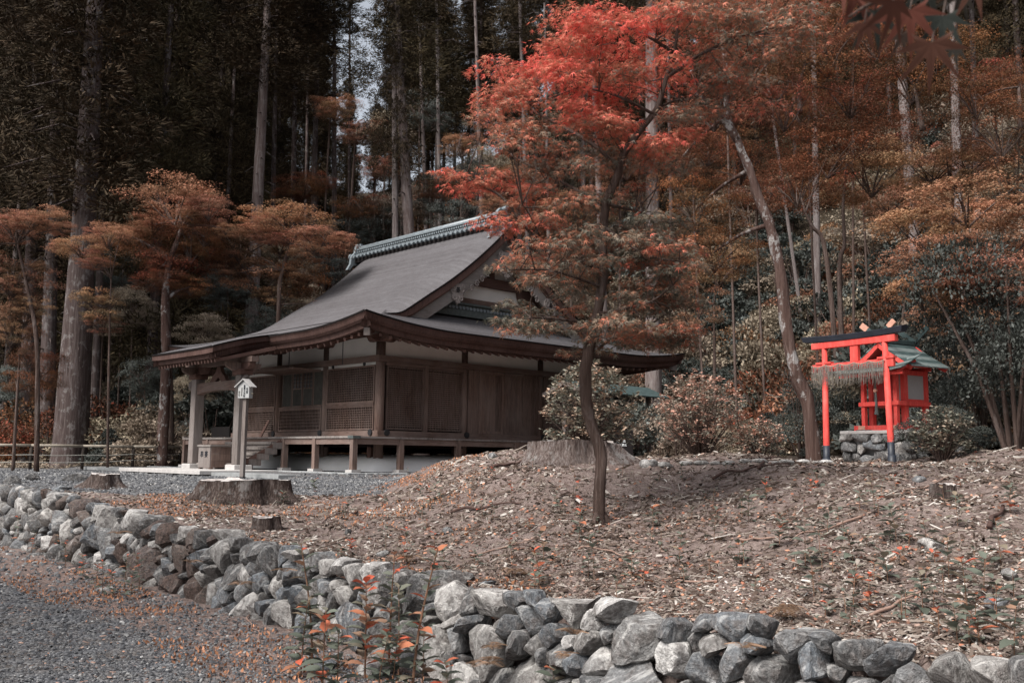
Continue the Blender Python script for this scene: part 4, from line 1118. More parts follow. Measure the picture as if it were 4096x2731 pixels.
# ------------------------------------------------------------------ torii and red shrine
def build_torii():
    A = np.array([6.19, 19.0]); B = np.array([6.97, 17.72])
    for _ in range(3):
        pass
    zA = G(*A); zB = G(*B)
    Tn = thing('torii_gate', 'bright red torii gate with black cap and black feet before the small shrine', 'torii', (A[0], A[1], 0))
    L = B - A; l = np.linalg.norm(L); u = L / l; rz = math.atan2(u[1], u[0]); Tn.rotation_euler = (0, 0, rz)
    top = 1.6 + (1836 - 1387) / 3854 * 19.0
    for k, (x, z0, ln) in enumerate(((0, zA, .02), (l, zB, -.075))):
        MB().tube([(x, 0, z0 - .15), (x + ln * .2, 0, z0 + .42), (x + ln, 0, top)], [.062, .060, .052], 18).build('pillar', MAT['red'], Tn, True)
        MB().tube([(x, 0, z0 - .15), (x + ln * .2, 0, z0 + .40)], [.066, .064], 18).build('black_sleeve', MAT['black_paint'], Tn, True)
        MB().tube([(x, 0, z0 - .18), (x, 0, z0 + .16)], [.08, .077], 18).build('black_foot', MAT['black_paint'], Tn, True)
    z = top
    MB().box((-.27, -.055, z - .01), (l + .18, .055, z + .11)).build('lintel', MAT['red'], Tn, bevel=.006)
    b = MB(); n = 12; V = []; F = []
    for i in range(n + 1):
        k = i / n; x = -.46 + k * (l + .80); dz = .035 * (2 * k - 1) ** 2
        sh = .04 * (1 if i == n else (-1 if i == 0 else 0))
        for (yy, zz) in ((-.07, .112), (.07, .112), (.10, .21), (0, .235), (-.10, .21)): V.append((x + sh * (zz - .112) / .12, yy, z + zz + dz))
    for i in range(n):
        for k in range(5): F.append((i * 5 + k, i * 5 + (k + 1) % 5, (i + 1) * 5 + (k + 1) % 5, (i + 1) * 5 + k))
    F += [(4, 3, 2, 1, 0), tuple(n * 5 + k for k in range(5))]
    b.add(V, F); b.build('black_cap', MAT['black_paint'], Tn)
    zn = top - .47
    MB().box((-.27, -.032, zn), (l + .12, .032, zn + .15)).build('tie_beam', MAT['red'], Tn, bevel=.004)
    MB().box((-.17, -.05, zn + .151), (.20, .05, zn + .19)).build('wedge', MAT['red'], Tn); MB().box((l - .22, -.05, zn + .151), (l + .14, .05, zn + .19)).build('wedge', MAT['red'], Tn)
    MB().box((l * .5 - .09, -.035, zn + .15), (l * .5 + .09, .035, z - .01)).build('centre_strut', MAT['red'], Tn)
    # straw rope with hanging tassels
    R = thing('straw_rope', 'straw rope fringed with hanging strands strung across the torii tie beam', 'rope', (A[0], A[1], 0)); R.rotation_euler = (0, 0, rz)
    pts = []
    for i in range(41):
        k = i / 40; x = -.26 + k * (l + .22); pts.append((x, -.075, zn + .09 - .035 * abs(math.sin(k * math.pi * 5)) + .03))
    MB().tube(pts, .012, 6).build('cord', MAT['rope'], R)
    st = MB(); g = random.Random(3)
    for i in range(64):
        k = (i + .5) / 64; x = -.25 + k * (l + .20); z0 = zn + .10 - .035 * abs(math.sin(k * math.pi * 5)) + .03
        for _ in range(3):
            xx = x + g.uniform(-.014, .014); L_ = g.uniform(.28, .44); dx = g.uniform(-.03, .03)
            st.tube([(xx, -.082, z0), (xx + dx * .4, -.09 + g.uniform(-.01, .01), z0 - L_ * .5), (xx + dx, -.085 + g.uniform(-.02, .02), z0 - L_)], [.0045, .004, .0025], 4, False)
    st.build('strands', MAT['straw'], R, kind='stuff')
    return Tn, rz, l, zn, A, u
TORII, T_RZ, T_L, T_ZN, T_A, T_U = build_torii()
def build_shrine():
    al = rad(30); d = np.array([math.sin(al), -math.cos(al)]); n = np.array([math.cos(al), math.sin(al)])
    D = 19.6; P1 = np.array([(3434 - 2048) / 3854 * D * .998, D]); L, Wd = 1.12, .78
    P2 = P1 + d * L; base_z = G(*(P1 + d * L / 2 + n * .4))
    rz = math.atan2(d[1], d[0])
    # local frame: x along the front (to the right as seen), y into the hill
    zt = 1.6 + (1845 - 1722) / 3854 * 19.0               # top of the stone plinth
    S = thing('small_shrine', 'small vermilion shrine with green copper roof and crossed finials on a stone plinth', 'shrine', (P1[0], P1[1], zt), rz)
    S.scale = (.90, .88, .82)
    PL = thing('stone_plinth', 'squat stone plinth of stacked rocks under the small red shrine', 'plinth', (P1[0], P1[1], zt), rz)
    hb = zt - base_z + .15
    # plinth stones, front and right side
    g = np.random.default_rng(12)
    def stone(cx, cy, cz, rx, ry, rz_, seed, tone):
        V, F = rock_shape(3, lambda t_: 1.0 / np.maximum(np.abs(np.cos(t_)), np.abs(np.sin(t_))) ** .75, 1.0, 1.0, abs(int(seed)) + 1, 9, .13, .35)
        V = V * np.array([rx, ry, rz_]) * 1.04
        me = mesh('stone', V, F, MAT['rock'], False, dict(tone=np.full(len(V), tone), moss=np.full(len(V), .12)))
        obj('stone', me, PL, (cx, cy, cz))
    zz = -hb
    rows = 3; hrow = hb / rows
    for face in range(2):
        a0, a1 = (-.28, L + .28) if face == 0 else (.0, Wd + .62)
        for r in range(rows):
            x = a0
            while x < a1 - .1:
                w = float(g.uniform(.18, .55)); w = min(w, a1 - x)
                cz = -hb + hrow * (r + .5) + g.uniform(-.03, .03)
                tone = float(g.choice([.15, .3, .4, .5, .7]))
                if face == 0: stone(x + w / 2, -.16, cz, w / 2 * 1.05, .16, hrow / 2 * 1.12, int(x * 100) + r * 77, tone)
                else: stone(L + .16, x + w / 2, cz, .16, w / 2 * 1.05, hrow / 2 * 1.12, int(x * 100) + r * 37 + 9, tone * .7)
                x += w
    MB().box((-.16, -.05, -hb), (L + .10, Wd + .6, -.06)).build('core', MAT['slab'], PL)
    MB().box((-.26, -.24, -.07), (L + .24, Wd + .62, -.003)).build('capping', MAT['concrete'], PL, bevel=.015)
    red = MAT['red']
    # base frame
    for (a, b, nm) in (((-.09, -.02, 0), (L + .09, .10, .125), 'base_rail'), ((-.07, .10, 0), (.05, Wd + .35, .12), 'base_rail'), ((L - .05, .10, 0), (L + .07, Wd + .35, .12), 'base_rail'), ((-.09, Wd + .25, 0), (L + .09, Wd + .37, .122), 'base_rail')):
        MB().box(a, b).build(nm, red, S, bevel=.005)
    for x in (.13, L - .13): MB().box((x - .09, -.035, .012), (x + .09, -.015, .12)).build('end_grain', MAT['cutwood'], S)
    x0, x1, y0, y1, yb = .13, L - .13, .08, .36, Wd + .28      # porch posts, body front, body back
    for x in (x0, x1):
        MB().box((x - .045, y0 - .045, .12), (x + .045, y0 + .045, 1.33)).build('porch_post', red, S)
        MB().box((x - .055, y1 - .055, .12), (x + .055, y1 + .055, 1.45)).build('body_post', red, S)
        MB().box((x - .055, yb - .055, .12), (x + .055, yb + .055, 1.45)).build('body_post', red, S)
    zf = .60
    MB().box((x0 - .10, y0 - .07, zf), (x1 + .10, yb + .07, zf + .10)).build('floor', red, S, bevel=.004)
    MB().box((x0 + .055, y1 - .01, zf + .1), (x1 - .055, y1 + .01, 1.36)).build('front_wall', MAT['panel'], S)
    MB().box((x0 + .17, y1 - .03, zf + .1), (x1 - .17, y1 - .011, 1.34)).build('door', simple('deep_red_door', (.36, .03, .03), .5, .3), S)
    MB().box((x0 + .15, y1 - .035, zf + .1), (x0 + .17, y1 - .011, 1.36)).build('door_jamb', red, S); MB().box((x1 - .17, y1 - .035, zf + .1), (x1 - .15, y1 - .011, 1.36)).build('door_jamb', red, S)
    MB().tube([((x0 + x1) / 2, y1 - .05, .98), ((x0 + x1) / 2, y1 - .03, .98)], .022, 8).build('door_knob', MAT['iron'], S)
    for x in (x0, x1): MB().box((x - .012, y1 + .055, zf + .16), (x + .012, yb - .055, 1.34)).build('side_panel', MAT['panel'], S)
    for x in (x0, x1):
        MB().box((x - .03, y1 + .055, zf + .1), (x + .03, yb - .055, zf + .16)).build('side_rail', red, S); MB().box((x - .04, y1 + .055, 1.34), (x + .04, yb - .055, 1.45)).build('side_rail', red, S)
    MB().box((x0 - .20, y0 - .05, 1.33), (x1 + .20, y0 + .05, 1.43)).build('porch_beam', red, S, bevel=.004)
    MB().box((x0 - .16, y1 - .05, 1.452), (x1 + .16, y1 + .05, 1.54)).build('body_beam', red, S)
    MB().box((x0 - .16, yb - .05, 1.452), (x1 + .16, yb + .05, 1.54)).build('body_beam', red, S)
    for x in (x0, x1): MB().bar((x, y0, 1.42), (x, y1, 1.50), .06, .08).build('tie', red, S)
    xm = (x0 + x1) / 2; hw = (x1 - x0) / 2 + .42; zr, ze = 2.16, 1.52
    # gable roof, ridge running into the hill, courses of copper strips
    def rz_(k): return zr - (zr - ze) * (k ** .86)       # k 0 ridge .. 1 eave, slightly concave
    for sg in (-1, 1):
        N = 6
        for i in range(N):
            k0, k1 = i / N, (i + 1) / N + .03
            p0 = Vector((xm + sg * hw * k0, 0, rz_(k0))); p1 = Vector((xm + sg * hw * k1, 0, rz_(min(k1, 1.03))))
            b = MB(); th = .03
            ya, yb_ = y1 - .30, yb + .30
            b.add([(p0.x, ya, p0.z), (p1.x, ya, p1.z), (p1.x, yb_, p1.z), (p0.x, yb_, p0.z), (p0.x, ya, p0.z + th), (p1.x, ya, p1.z + th), (p1.x, yb_, p1.z + th), (p0.x, yb_, p0.z + th)],
                  [(0, 3, 2, 1), (4, 5, 6, 7), (0, 1, 5, 4), (1, 2, 6, 5), (2, 3, 7, 6), (3, 0, 4, 7)])
            b.build('roof_course', MAT['teal_pale'] if i % 2 else MAT['teal'], S)
        for yy in (y1 - .26, yb + .22):
            pts = [(xm + sg * hw * k, yy, rz_(k) - .055) for k in (0.0, .35, .7, .98)]
            for q in range(3): MB().bar(pts[q], pts[q + 1], .07, .12).build('barge_board', red, S)
    for sg in (-1, 1):
        MB().bar((xm, y1 + .1, zr - .10), (xm + sg * hw * .92, y1 + .1, ze - .02), .5, .03).build('roof_soffit', red, S)
    MB().prism([(xm - .36, 1.54), (xm + .36, 1.54), (xm, 2.06)], 1, y1 - .02, y1 + .02).build('gable_panel', MAT['panel'], S)
    MB().box((xm - .05, y1 - .05, 1.54), (xm + .05, y1 - .021, 2.04)).build('gable_strut', red, S); MB().box((xm - .42, y1 - .06, 1.70), (xm + .42, y1 - .022, 1.77)).build('gable_beam', red, S)
    # front pent roof
    for i in range(5):
        k0, k1 = i / 5, (i + 1) / 5 + .05
        pa = (y1 - .02 - .62 * k0, 1.72 - .34 * k0); pb = (y1 - .02 - .62 * k1, 1.72 - .34 * k1 + .03 * k1 * k1)
        b = MB(); wX = hw + .04
        V = []
        for (yy, zz) in (pa, pb):
            for dz in (0, .028):
                for xx, up_ in ((xm - wX, .05), (xm - wX * .6, .0), (xm + wX * .6, .0), (xm + wX, .05)): V.append((xx, yy, zz + dz + up_))
        F = []
        for q in range(3): F += [(q, q + 1, 8 + q + 1, 8 + q), (4 + q, 12 + q, 12 + q + 1, 4 + q + 1), (8 + q, 8 + q + 1, 12 + q + 1, 12 + q), (q + 1, q, 4 + q, 4 + q + 1)]
        F += [(0, 8, 12, 4), (3, 7, 15, 11)]
        b.add(V, F); b.build('pent_roof_course', MAT['teal_pale'] if i % 2 == 0 else MAT['teal'], S)
    for i in range(7):
        x = xm - hw + .1 + i * (2 * hw - .2) / 6; MB().bar((x, y1 - .62, 1.37), (x, y1 - .02, 1.66), .035, .05).build('pent_rafter', red, S)
    MB().box((xm - hw, y1 - .60, 1.31), (xm + hw, y1 - .57, 1.37)).build('pent_fascia', red, S)
    # ridge box and crossed finials
    MB().box((xm - .07, y1 - .34, zr - .01), (xm + .07, yb + .34, zr + .10)).build('ridge_box', MAT['teal'], S, bevel=.006)
    for yy in (y1 - .28, yb + .26):
        for sg in (-1, 1):
            o_ = yy + sg * .022
            f = MB().bar((xm + sg * .10, o_, zr - .02), (xm - sg * .40, o_, zr + .42), .032, .13).build('finial', MAT['teal'], S)
            MB().bar((xm - sg * .30, o_, zr + .332), (xm - sg * .46, o_, zr + .473), .036, .134).build('finial_tip', MAT['cutwood'], f) if yy < .5 else None
    # bell rope hanging in front
    p = T_A + T_U * (T_L * .80)
    BR = thing('bell_rope', 'pale green bell rope hanging in front of the little red shrine door', 'bell rope', (P1[0] + d[0] * (xm - .10) + n[0] * .0, P1[1] + d[1] * (xm - .10), zt + 1.10), rz)
    BR.scale = (.9, .9, .85)
    MB().tube([(0, 0, 0), (.01, 0, -.35), (.02, -.01, -.75)], [.022, .02, .026], 8).build('cord', MAT['straw'], BR)
    MB().tube([(.02, -.01, -.45), (.022, -.01, -.82), (.02, -.012, -.92)], [.022, .035, .05], 8).build('tassel', MAT['bronze'], BR)
    MB().tube([(0, -.03, -.36), (0, .03, -.36)], .04, 10).build('bell', MAT['cutwood'], BR)
build_shrine()
# ------------------------------------------------------------------ fence
def build_fence():
    P = [at(-60, 1078, 33.0), at(68.5, 1078, 33.5), at(188, 1077, 34.3), at(304, 1072, 35.2), at(411.5, 1071, 36.6), at(470, 1069, 38.5)]
    FN = thing('rail_fence', 'low rail fence with dark posts and pale top rail left of the yard', 'fence', (0, 0, 0))
    tops = []
    for q in P:
        z = G(q[0], q[1]); h = 1.6 + .0068 * q[1] - z - .05
        MB().tube([(q[0], q[1], z - .1), (q[0], q[1], z + h)], .055, 10).build('post', MAT['post'], FN, True); tops.append((q[0], q[1], z, h))
    for a, b in zip(tops[:-1], tops[1:]):
        MB().tube([(a[0], a[1] - .02, a[2] + a[3] + .02), (b[0], b[1] - .02, b[2] + b[3] + .02)], .048, 8).build('top_rail', MAT['bamboo'], FN, True)
        for k in (.64, .34):
            m = [(a[i] + b[i]) / 2 for i in range(2)]; za = a[2] + a[3] * k; zb = b[2] + b[3] * k
            MB().tube([(a[0], a[1] - .06, za), (m[0], m[1] - .06, (za + zb) / 2 - .025), (b[0], b[1] - .06, zb)], .014, 6).build('rope_line', MAT['wire'], FN)
build_fence()

# ------------------------------------------------------------------ leaves
def star(tips, lens, notch, base=.0, curl=.16):
    V = [(0, 0, 0)]; n = len(tips)
    for i in range(n):
        a = rad(tips[i]); V.append((math.sin(a) * lens[i], math.cos(a) * lens[i], -curl * lens[i]))
        if i < n - 1:
            b = rad((tips[i] + tips[i + 1]) / 2); V.append((math.sin(b) * notch, math.cos(b) * notch, .02))
    return np.array(V), np.array([(0, i, i + 1) for i in range(1, 2 * n - 1)])
MAPLE7 = star([-118, -78, -38, 0, 38, 78, 118], [.42, .72, .92, 1.0, .92, .72, .42], .27)
MAPLE5 = star([-80, -40, 0, 40, 80], [.7, .95, 1.0, .95, .7], .22)
MAPLE3 = (np.array([(0, -.1, 0), (-.75, .30, -.1), (-.14, .24, .0), (0, 1, -.15), (.14, .24, 0), (.75, .30, -.1)]), np.array([(0, 2, 1), (0, 3, 2), (0, 4, 3), (0, 5, 4)]))
OVAL = (np.array([(0, 0, 0), (-.25, .32, .06), (0, .36, -.02), (.25, .32, .06), (-.21, .66, .03), (0, .68, -.06), (.21, .66, .03), (0, 1, -.16)]), np.array([(0, 2, 1), (0, 3, 2), (1, 2, 5), (1, 5, 4), (2, 3, 6), (2, 6, 5), (4, 5, 7), (5, 6, 7)]))
DIAM = (np.array([(0, 0, 0), (-.26, .45, .03), (0, 1, -.08), (.26, .45, .03)]), np.array([(0, 2, 1), (0, 3, 2)]))
SPRAY = (np.array([(-.10, 0, 0), (.10, 0, 0), (.05, .6, .06), (-.06, .55, .06), (0, 1, .2)]), np.array([(0, 1, 2), (0, 2, 3), (3, 2, 4)]))
def cloud_arrays(P, fwd, up, size, tmpl, lv):
    tv, tf = tmpl; N = len(P)
    f = fwd / (np.linalg.norm(fwd, axis=1, keepdims=True) + 1e-9)
    r = np.cross(f, up); r /= (np.linalg.norm(r, axis=1, keepdims=True) + 1e-9); u = np.cross(r, f)
    s = np.asarray(size)[:, None, None]
    V = P[:, None, :] + s * (tv[None, :, 0:1] * r[:, None] + tv[None, :, 1:2] * f[:, None] + tv[None, :, 2:3] * u[:, None])
    F = (np.arange(N)[:, None, None] * len(tv) + tf[None]).reshape(-1, 3)
    return V.reshape(-1, 3), F, np.repeat(lv, len(tv))
def cloud(name, P, fwd, up, size, tmpl, lv, mat, parent=None, kind=None, loc=None, me_only=False):
    V, F, L = cloud_arrays(P, fwd, up, size, tmpl, lv)
    me = mesh(name, V, F, mat, False, dict(lv=L))
    return me if me_only else obj(name, me, parent, loc, kind=kind)
def rdir(n, g, zb=0.0, zs=.5):
    a = g.uniform(0, 2 * math.pi, n); z = g.normal(zb, zs, n); return np.stack([np.cos(a), np.sin(a), z], 1)
def pad_leaves(g, c, rx, ry, rz, n, lv0, lvs, size, drop=.55):
    """leaves of one flat spray: denser to the rim, tips drooping outwards, layered"""
    a = g.uniform(0, 2 * math.pi, n); q = g.uniform(0, 1, n) ** .55
    lob = 1 + .28 * np.sin(a * 3 + g.uniform(0, 6)) + .18 * np.sin(a * 5 + g.uniform(0, 6))
    x = np.cos(a) * q * rx * lob; y = np.sin(a) * q * ry * lob
    lay = g.integers(0, 3, n); z = rz * (.55 - 1.1 * q ** 2 * .8) + (lay - 1) * rz * .42 + g.normal(0, rz * .14, n)
    P = np.stack([x, y, z], 1) + c
    out = np.stack([np.cos(a), np.sin(a), np.full(n, -drop)], 1) + g.normal(0, .45, (n, 3))
    up = np.stack([g.normal(0, .42, n), g.normal(0, .42, n), np.ones(n)], 1)
    return P, out, up, size * g.uniform(.65, 1.2, n), np.clip(lv0 + g.normal(0, lvs, n), 0, 1)

# ------------------------------------------------------------------ the front maple
def limb(pts, r, seed=0, n=9, k=5, wob=.12):
    P = smooth_path(pts, k); R = np.interp(np.linspace(0, 1, len(P)), np.linspace(0, 1, len(r)), r)
    return tube_geo(P, R, n, True, wob, seed)
def img_path(L, Y0):
    return [at(u, v, Y0 + dy) for (u, v, dy) in L]
def front_maple():
    b0 = ground_at(1376, 1203); D = b0[1]
    MP = thing('maple_tree', 'slender maple with a wavy bare trunk and red top standing alone on the mulch slope', 'maple tree', b0)
    o = Vector(b0)
    def loc(L): return [Vector(at(u, v, D + dy)) - o for (u, v, dy) in L]
    MBt = MB()
    tr = loc([(1376, 1215, .0), (1376, 1190, 0), (1377, 1120, 0), (1380, 1040, .02), (1362, 985, .02), (1348, 930, 0), (1345, 860, 0), (1350, 815, 0), (1366, 750, .02), (1384, 650, .05), (1385, 560, .02), (1392, 470, -.05), (1420, 400, -.10), (1432, 355, -.1), (1470, 300, -.15), (1508, 250, -.2), (1530, 180, -.25), (1552, 100, -.3), (1560, 20, -.35)])
    V, F = limb(tr, [.085, .066, .060, .062, .060, .062, .064, .062, .056, .05, .046, .044, .042, .040, .036, .030, .024, .018, .01], 3, 14, 6, .10)
    MBt.add(V, F)
    for a in (0, 1.9, 4.1):
        V, F = limb([(math.cos(a) * .03, math.sin(a) * .03, .10), (math.cos(a) * .10, math.sin(a) * .10, .015), (math.cos(a) * .22, math.sin(a) * .22, -.05)], [.045, .032, .012], 2, 7); MBt.add(V, F)
    MBt.build('trunk', MAT['maple_bark'], MP, True)
    # a stump of an old limb at the bend
    BR = [([(1382, 620, .05), (1340, 600, .1), (1290, 575, .15), (1230, 545, .2), (1180, 490, .25)], .030),
          ([(1388, 520, .0), (1440, 560, -.2), (1500, 590, -.35), (1560, 600, -.4)], .020),
          ([(1425, 385, -.1), (1360, 330, .1), (1290, 290, .3), (1220, 250, .45), (1150, 200, .6)], .026),
          ([(1500, 262, -.2), (1450, 235, -.3), (1400, 215, -.3), (1330, 200, -.3)], .018),
          ([(1200, 510, .22), (1150, 450, .3), (1090, 420, .35), (1035, 385, .4)], .018),
          ([(1384, 660, .05), (1330, 640, -.15), (1260, 620, -.3), (1170, 620, -.4)], .018),
          ([(1366, 750, .02), (1300, 735, -.2), (1220, 730, -.35), (1160, 750, -.4)], .018),
          ([(1372, 720, .02), (1430, 710, -.2), (1500, 690, -.3), (1560, 640, -.3)], .018),
          ([(1350, 830, 0), (1400, 780, .2), (1470, 760, .3), (1530, 720, .5)], .022),
          ([(1530, 180, -.25), (1600, 130, -.3), (1690, 90, -.2), (1790, 60, 0), (1880, 40, .2)], .022),
          ([(1545, 120, -.3), (1480, 80, -.4), (1400, 50, -.4), (1330, 30, -.4)], .018),
          ([(1508, 250, -.2), (1560, 230, .0), (1590, 260, .2)], .014),
          ([(1392, 470, -.05), (1330, 440, .3), (1260, 400, .5), (1180, 360, .6), (1120, 300, .7)], .022),
          ([(1366, 750, 0), (1380, 770, -.5), (1400, 780, -.9)], .018),
          ([(1392, 470, 0), (1440, 480, .5), (1500, 500, .9), (1560, 520, 1.2)], .02),
          ([(1240, 545, .2), (1220, 500, -.1), (1200, 470, -.3)], .012)]
    bpts = []
    for i, (L, r) in enumerate(BR):
        P = loc(L); V, F = limb(P, [r, r * .8, r * .6, r * .35], i, 7, 4)
        MB().add(V, F).build('branch', MAT['maple_bark'], MP, True)
        bpts += [np.array(q) for q in smooth_path([tuple(p) for p in P], 3)]
    bpts += [np.array(q) for q in smooth_path([tuple(p) for p in tr], 2)[18:]]
    B_ = np.array(bpts)
    # foliage sprays: u, v, half width, half depth(m), colour number
    pads = []
    g = np.random.default_rng(21)
    def area(u0, v0, u1, v1, n, lv, ls=.12, rr=(38, 70), dd=(-.9, .9), tilt=0):
        for _ in range(n):
            k = g.uniform(); u = g.uniform(u0, u1); v = g.uniform(v0, v1) + tilt * (u - u0) / max(1, (u1 - u0))
            pads.append((u, v, g.uniform(*rr), g.uniform(*dd), lv + g.normal(0, ls)))
    area(1300, -10, 1560, 70, 13, .82, .10); area(1560, -20, 1880, 60, 16, .50, .08, (45, 80), (-1, .3)); area(1600, 40, 1860, 120, 9, .44, .08, (45, 75), (-1, .2))
    area(1240, 60, 1520, 170, 16, .80, .12); area(1130, 130, 1330, 230, 11, .74, .12); area(1110, 180, 1250, 280, 8, .60, .12, (36, 58)); area(1290, 150, 1560, 270, 16, .74, .14)
    area(1160, 270, 1400, 350, 12, .50, .14); area(1380, 250, 1580, 330, 8, .62, .15); area(1220, 330, 1420, 430, 8, .40, .12)
    area(1040, 390, 1190, 450, 8, .66, .1, (26, 46), (.1, .6)); area(1100, 430, 1260, 540, 9, .58, .12, (34, 58), (.0, .6)); area(1010, 385, 1050, 420, 2, .68, .08, (20, 30), (.3, .5))
    area(1230, 440, 1400, 520, 10, .40, .14); area(1200, 520, 1370, 590, 9, .30, .12); area(1390, 480, 1540, 580, 9, .30, .1)
    area(1150, 600, 1380, 650, 9, .32, .12, (36, 60), (-.7, .3)); area(1380, 590, 1560, 700, 12, .30, .13, (40, 68), (-.9, .4))
    area(1145, 735, 1240, 765, 5, .22, .1, (30, 46), (-.6, -.2)); area(1200, 690, 1380, 760, 8, .22, .10, (36, 60), (-.6, .4)); area(1380, 700, 1590, 790, 13, .34, .14, (40, 66), (-.9, .6)); area(1300, 770, 1440, 812, 6, .30, .12, (28, 46), (-.5, .5))
    area(1440, 740, 1560, 800, 6, .46, .08, (40, 62), (-.4, .6)); area(1540, 560, 1620, 660, 4, .36, .1, (30, 46))
    area(1420, 480, 1600, 700, 14, .36, .12, (44, 72), (-.2, 1.2)); area(1180, 560, 1400, 720, 10, .30, .10, (38, 62), (0, 1.0)); area(1560, 140, 1760, 260, 10, .46, .12, (40, 66), (-.4, .6)); area(1560, 250, 1640, 330, 4, .62, .15, (36, 56), (-.2, .5)); area(1400, 330, 1560, 470, 8, .46, .14, (38, 60), (0, 1))
    A = [[], [], [], [], []]; tw = MB()
    for i, (u, v, r, dy, lv) in enumerate(pads):
        c = at(u, v, D + dy) - b0; R = r * (D + dy) / 2213
        n = int(128 * (R / .22) ** 1.6)
        gray = lv < .36 and g.uniform() < .3
        P, f, up, s, l = pad_leaves(g, c, R, R * .95, R * .30, n, lv, .17, .060)
        for k, q in enumerate((P, f, up, s, l)): A[k].append(q)
        j = np.argmin(np.linalg.norm(B_ - c - np.array([0, 0, -.1]), axis=1)); q = B_[j]
        m = (q + c) / 2 + g.normal(0, .05, 3)
        V, F = tube_geo([q, m, c + (c - q) * .15], [.008, .005, .002], 4, False); tw.add(V, F)
        for _ in range(3):
            e = c + np.array([g.uniform(-R, R) * .8, g.uniform(-R, R) * .8, g.uniform(-.3, .1) * R]); V, F = tube_geo([m * .2 + c * .8, e], [.004, .0015], 3, False); tw.add(V, F)
    tw.build('twigs', MAT['maple_bark'], MP, kind='stuff')
    A = [np.concatenate(a) for a in A]
    cloud('crown', *A[:4], MAPLE5, A[4], MAT['leaf_main'], MP)
    print('front maple leaves', len(A[0]))
front_maple()

# ------------------------------------------------------------------ reusable tree meshes
def broad_crown(seed, n_pads, R, Hh, leaves, size, lv0, tmpl, mat, flat=.35, name='crown', spread=.12):
    """crown around the origin (its centre), built from overlapping sprays inside an uneven dome"""
    g = np.random.default_rng(seed); A = [[], [], [], [], []]
    for i in range(n_pads):
        a = g.uniform(0, 2 * math.pi); z = g.uniform(-.5, .5); q = math.sqrt(max(.05, 1 - (2 * z) ** 2 * .75)) * g.uniform(.25, 1.0) ** .5 * (1 + .25 * math.sin(2 * a + seed))
        c = np.array([math.cos(a) * q * R, math.sin(a) * q * R, z * Hh]); r = R * g.uniform(.20, .42)
        P, f, up, s, l = pad_leaves(g, c, r, r, r * flat, int(leaves / n_pads), lv0 + g.normal(0, spread) + .15 * z, .10, size)
        for k, v in enumerate((P, f, up, s, l)): A[k].append(v)
    A = [np.concatenate(a) for a in A]
    return cloud(name, *A[:4], tmpl, A[4], mat, me_only=True)
def bush_mesh(seed, R, Hh, leaves, size, lv0, tmpl, mat, name='foliage', lump=14):
    """rounded bush sitting on the origin"""
    g = np.random.default_rng(seed); A = [[], [], [], [], []]
    cs = []
    for i in range(lump):
        a = g.uniform(0, 6.28); q = g.uniform(0, 1) ** .6; z = g.uniform(.12, .95) * (1 - .45 * q); cs.append((math.cos(a) * q * R * .82, math.sin(a) * q * R * .82, z * Hh, R * g.uniform(.18, .46)))
    for (x, y, z, r) in cs:
        n = int(leaves / lump); d = g.normal(size=(n, 3)); d /= np.linalg.norm(d, axis=1, keepdims=True); d[:, 2] = np.abs(d[:, 2]) * .9 - .25
        rr = r * g.uniform(.6, 1.08, n)[:, None]
        P = np.array([x, y, z]) + d * rr * np.array([1, 1, .8])
        f = d + g.normal(0, .5, (n, 3)) + np.array([0, 0, .1]); up = d + g.normal(0, .5, (n, 3)) + np.array([0, 0, .8])
        A[0].append(P); A[1].append(f); A[2].append(up); A[3].append(size * g.uniform(.6, 1.2, n)); A[4].append(np.clip(lv0 + g.normal(0, .10) + g.normal(0, .16, n), 0, 1))
    A = [np.concatenate(a) for a in A]
    return cloud(name, *A[:4], tmpl, A[4], mat, me_only=True)
def stems_mesh(seed, R, Hh, n, r, name='stems'):
    g = np.random.default_rng(seed); m = MB()
    for i in range(n):
        a = g.uniform(0, 6.28); q = g.uniform(.2, .7) * R
        V, F = tube_geo([(g.uniform(-.08, .08), g.uniform(-.08, .08), -.1), (math.cos(a) * q * .4, math.sin(a) * q * .4, Hh * .35), (math.cos(a) * q, math.sin(a) * q, Hh * .75)], [r, r * .7, r * .25], 5, False); m.add(V, F)
    return mesh(name, m.v, m.f, MAT['maple_bark'], True)
def conifer_crown(seed, Hc, R, clumps, per, size=.34, droop=.0, open_=.0):
    """shaggy cedar crown, origin at its base: soft rounded clumps of upcurled sprays on drooping boughs"""
    g = np.random.default_rng(seed); P = []; Fw = []; U = []; S = []; L = []
    for i in range(clumps):
        k = g.uniform(0, 1); z = Hc * k; rmax = R * (1 - .72 * k) * (.65 + .35 * math.sin(3.1 * min(1, k * 3 + .2)))
        a = g.uniform(0, 6.28); q = rmax * g.uniform(.25, 1.0)
        c = np.array([math.cos(a) * q, math.sin(a) * q, z - q * .25]); r = g.uniform(.55, 1.15) * (.55 + .45 * (1 - k)) * R / 3.0
        n = per; d = g.normal(size=(n, 3)); d /= np.linalg.norm(d, axis=1, keepdims=True); d[:, 2] = d[:, 2] * .75 + .12
        p = c + d * (r * g.uniform(.55, 1.0, n) ** .5)[:, None] * np.array([1, 1, .85])
        P.append(p); Fw.append(d + np.array([math.cos(a) * .3, math.sin(a) * .3, -.15]) + g.normal(0, .35, (n, 3))); U.append(g.normal(0, 1, (n, 3)) + np.array([0, 0, .5]))
        S.append(size * g.uniform(.6, 1.25, n)); L.append(np.clip(.45 + g.normal(0, .14) + g.normal(0, .16, n), 0, 1))
    return cloud('crown', np.concatenate(P), np.concatenate(Fw), np.concatenate(U), np.concatenate(S), SPRAY, np.concatenate(L), MAT['needle'], me_only=True)
CONI = [conifer_crown(40 + i, 18, 3.2 + .3 * (i % 2), 104, 290, .23) for i in range(3)]
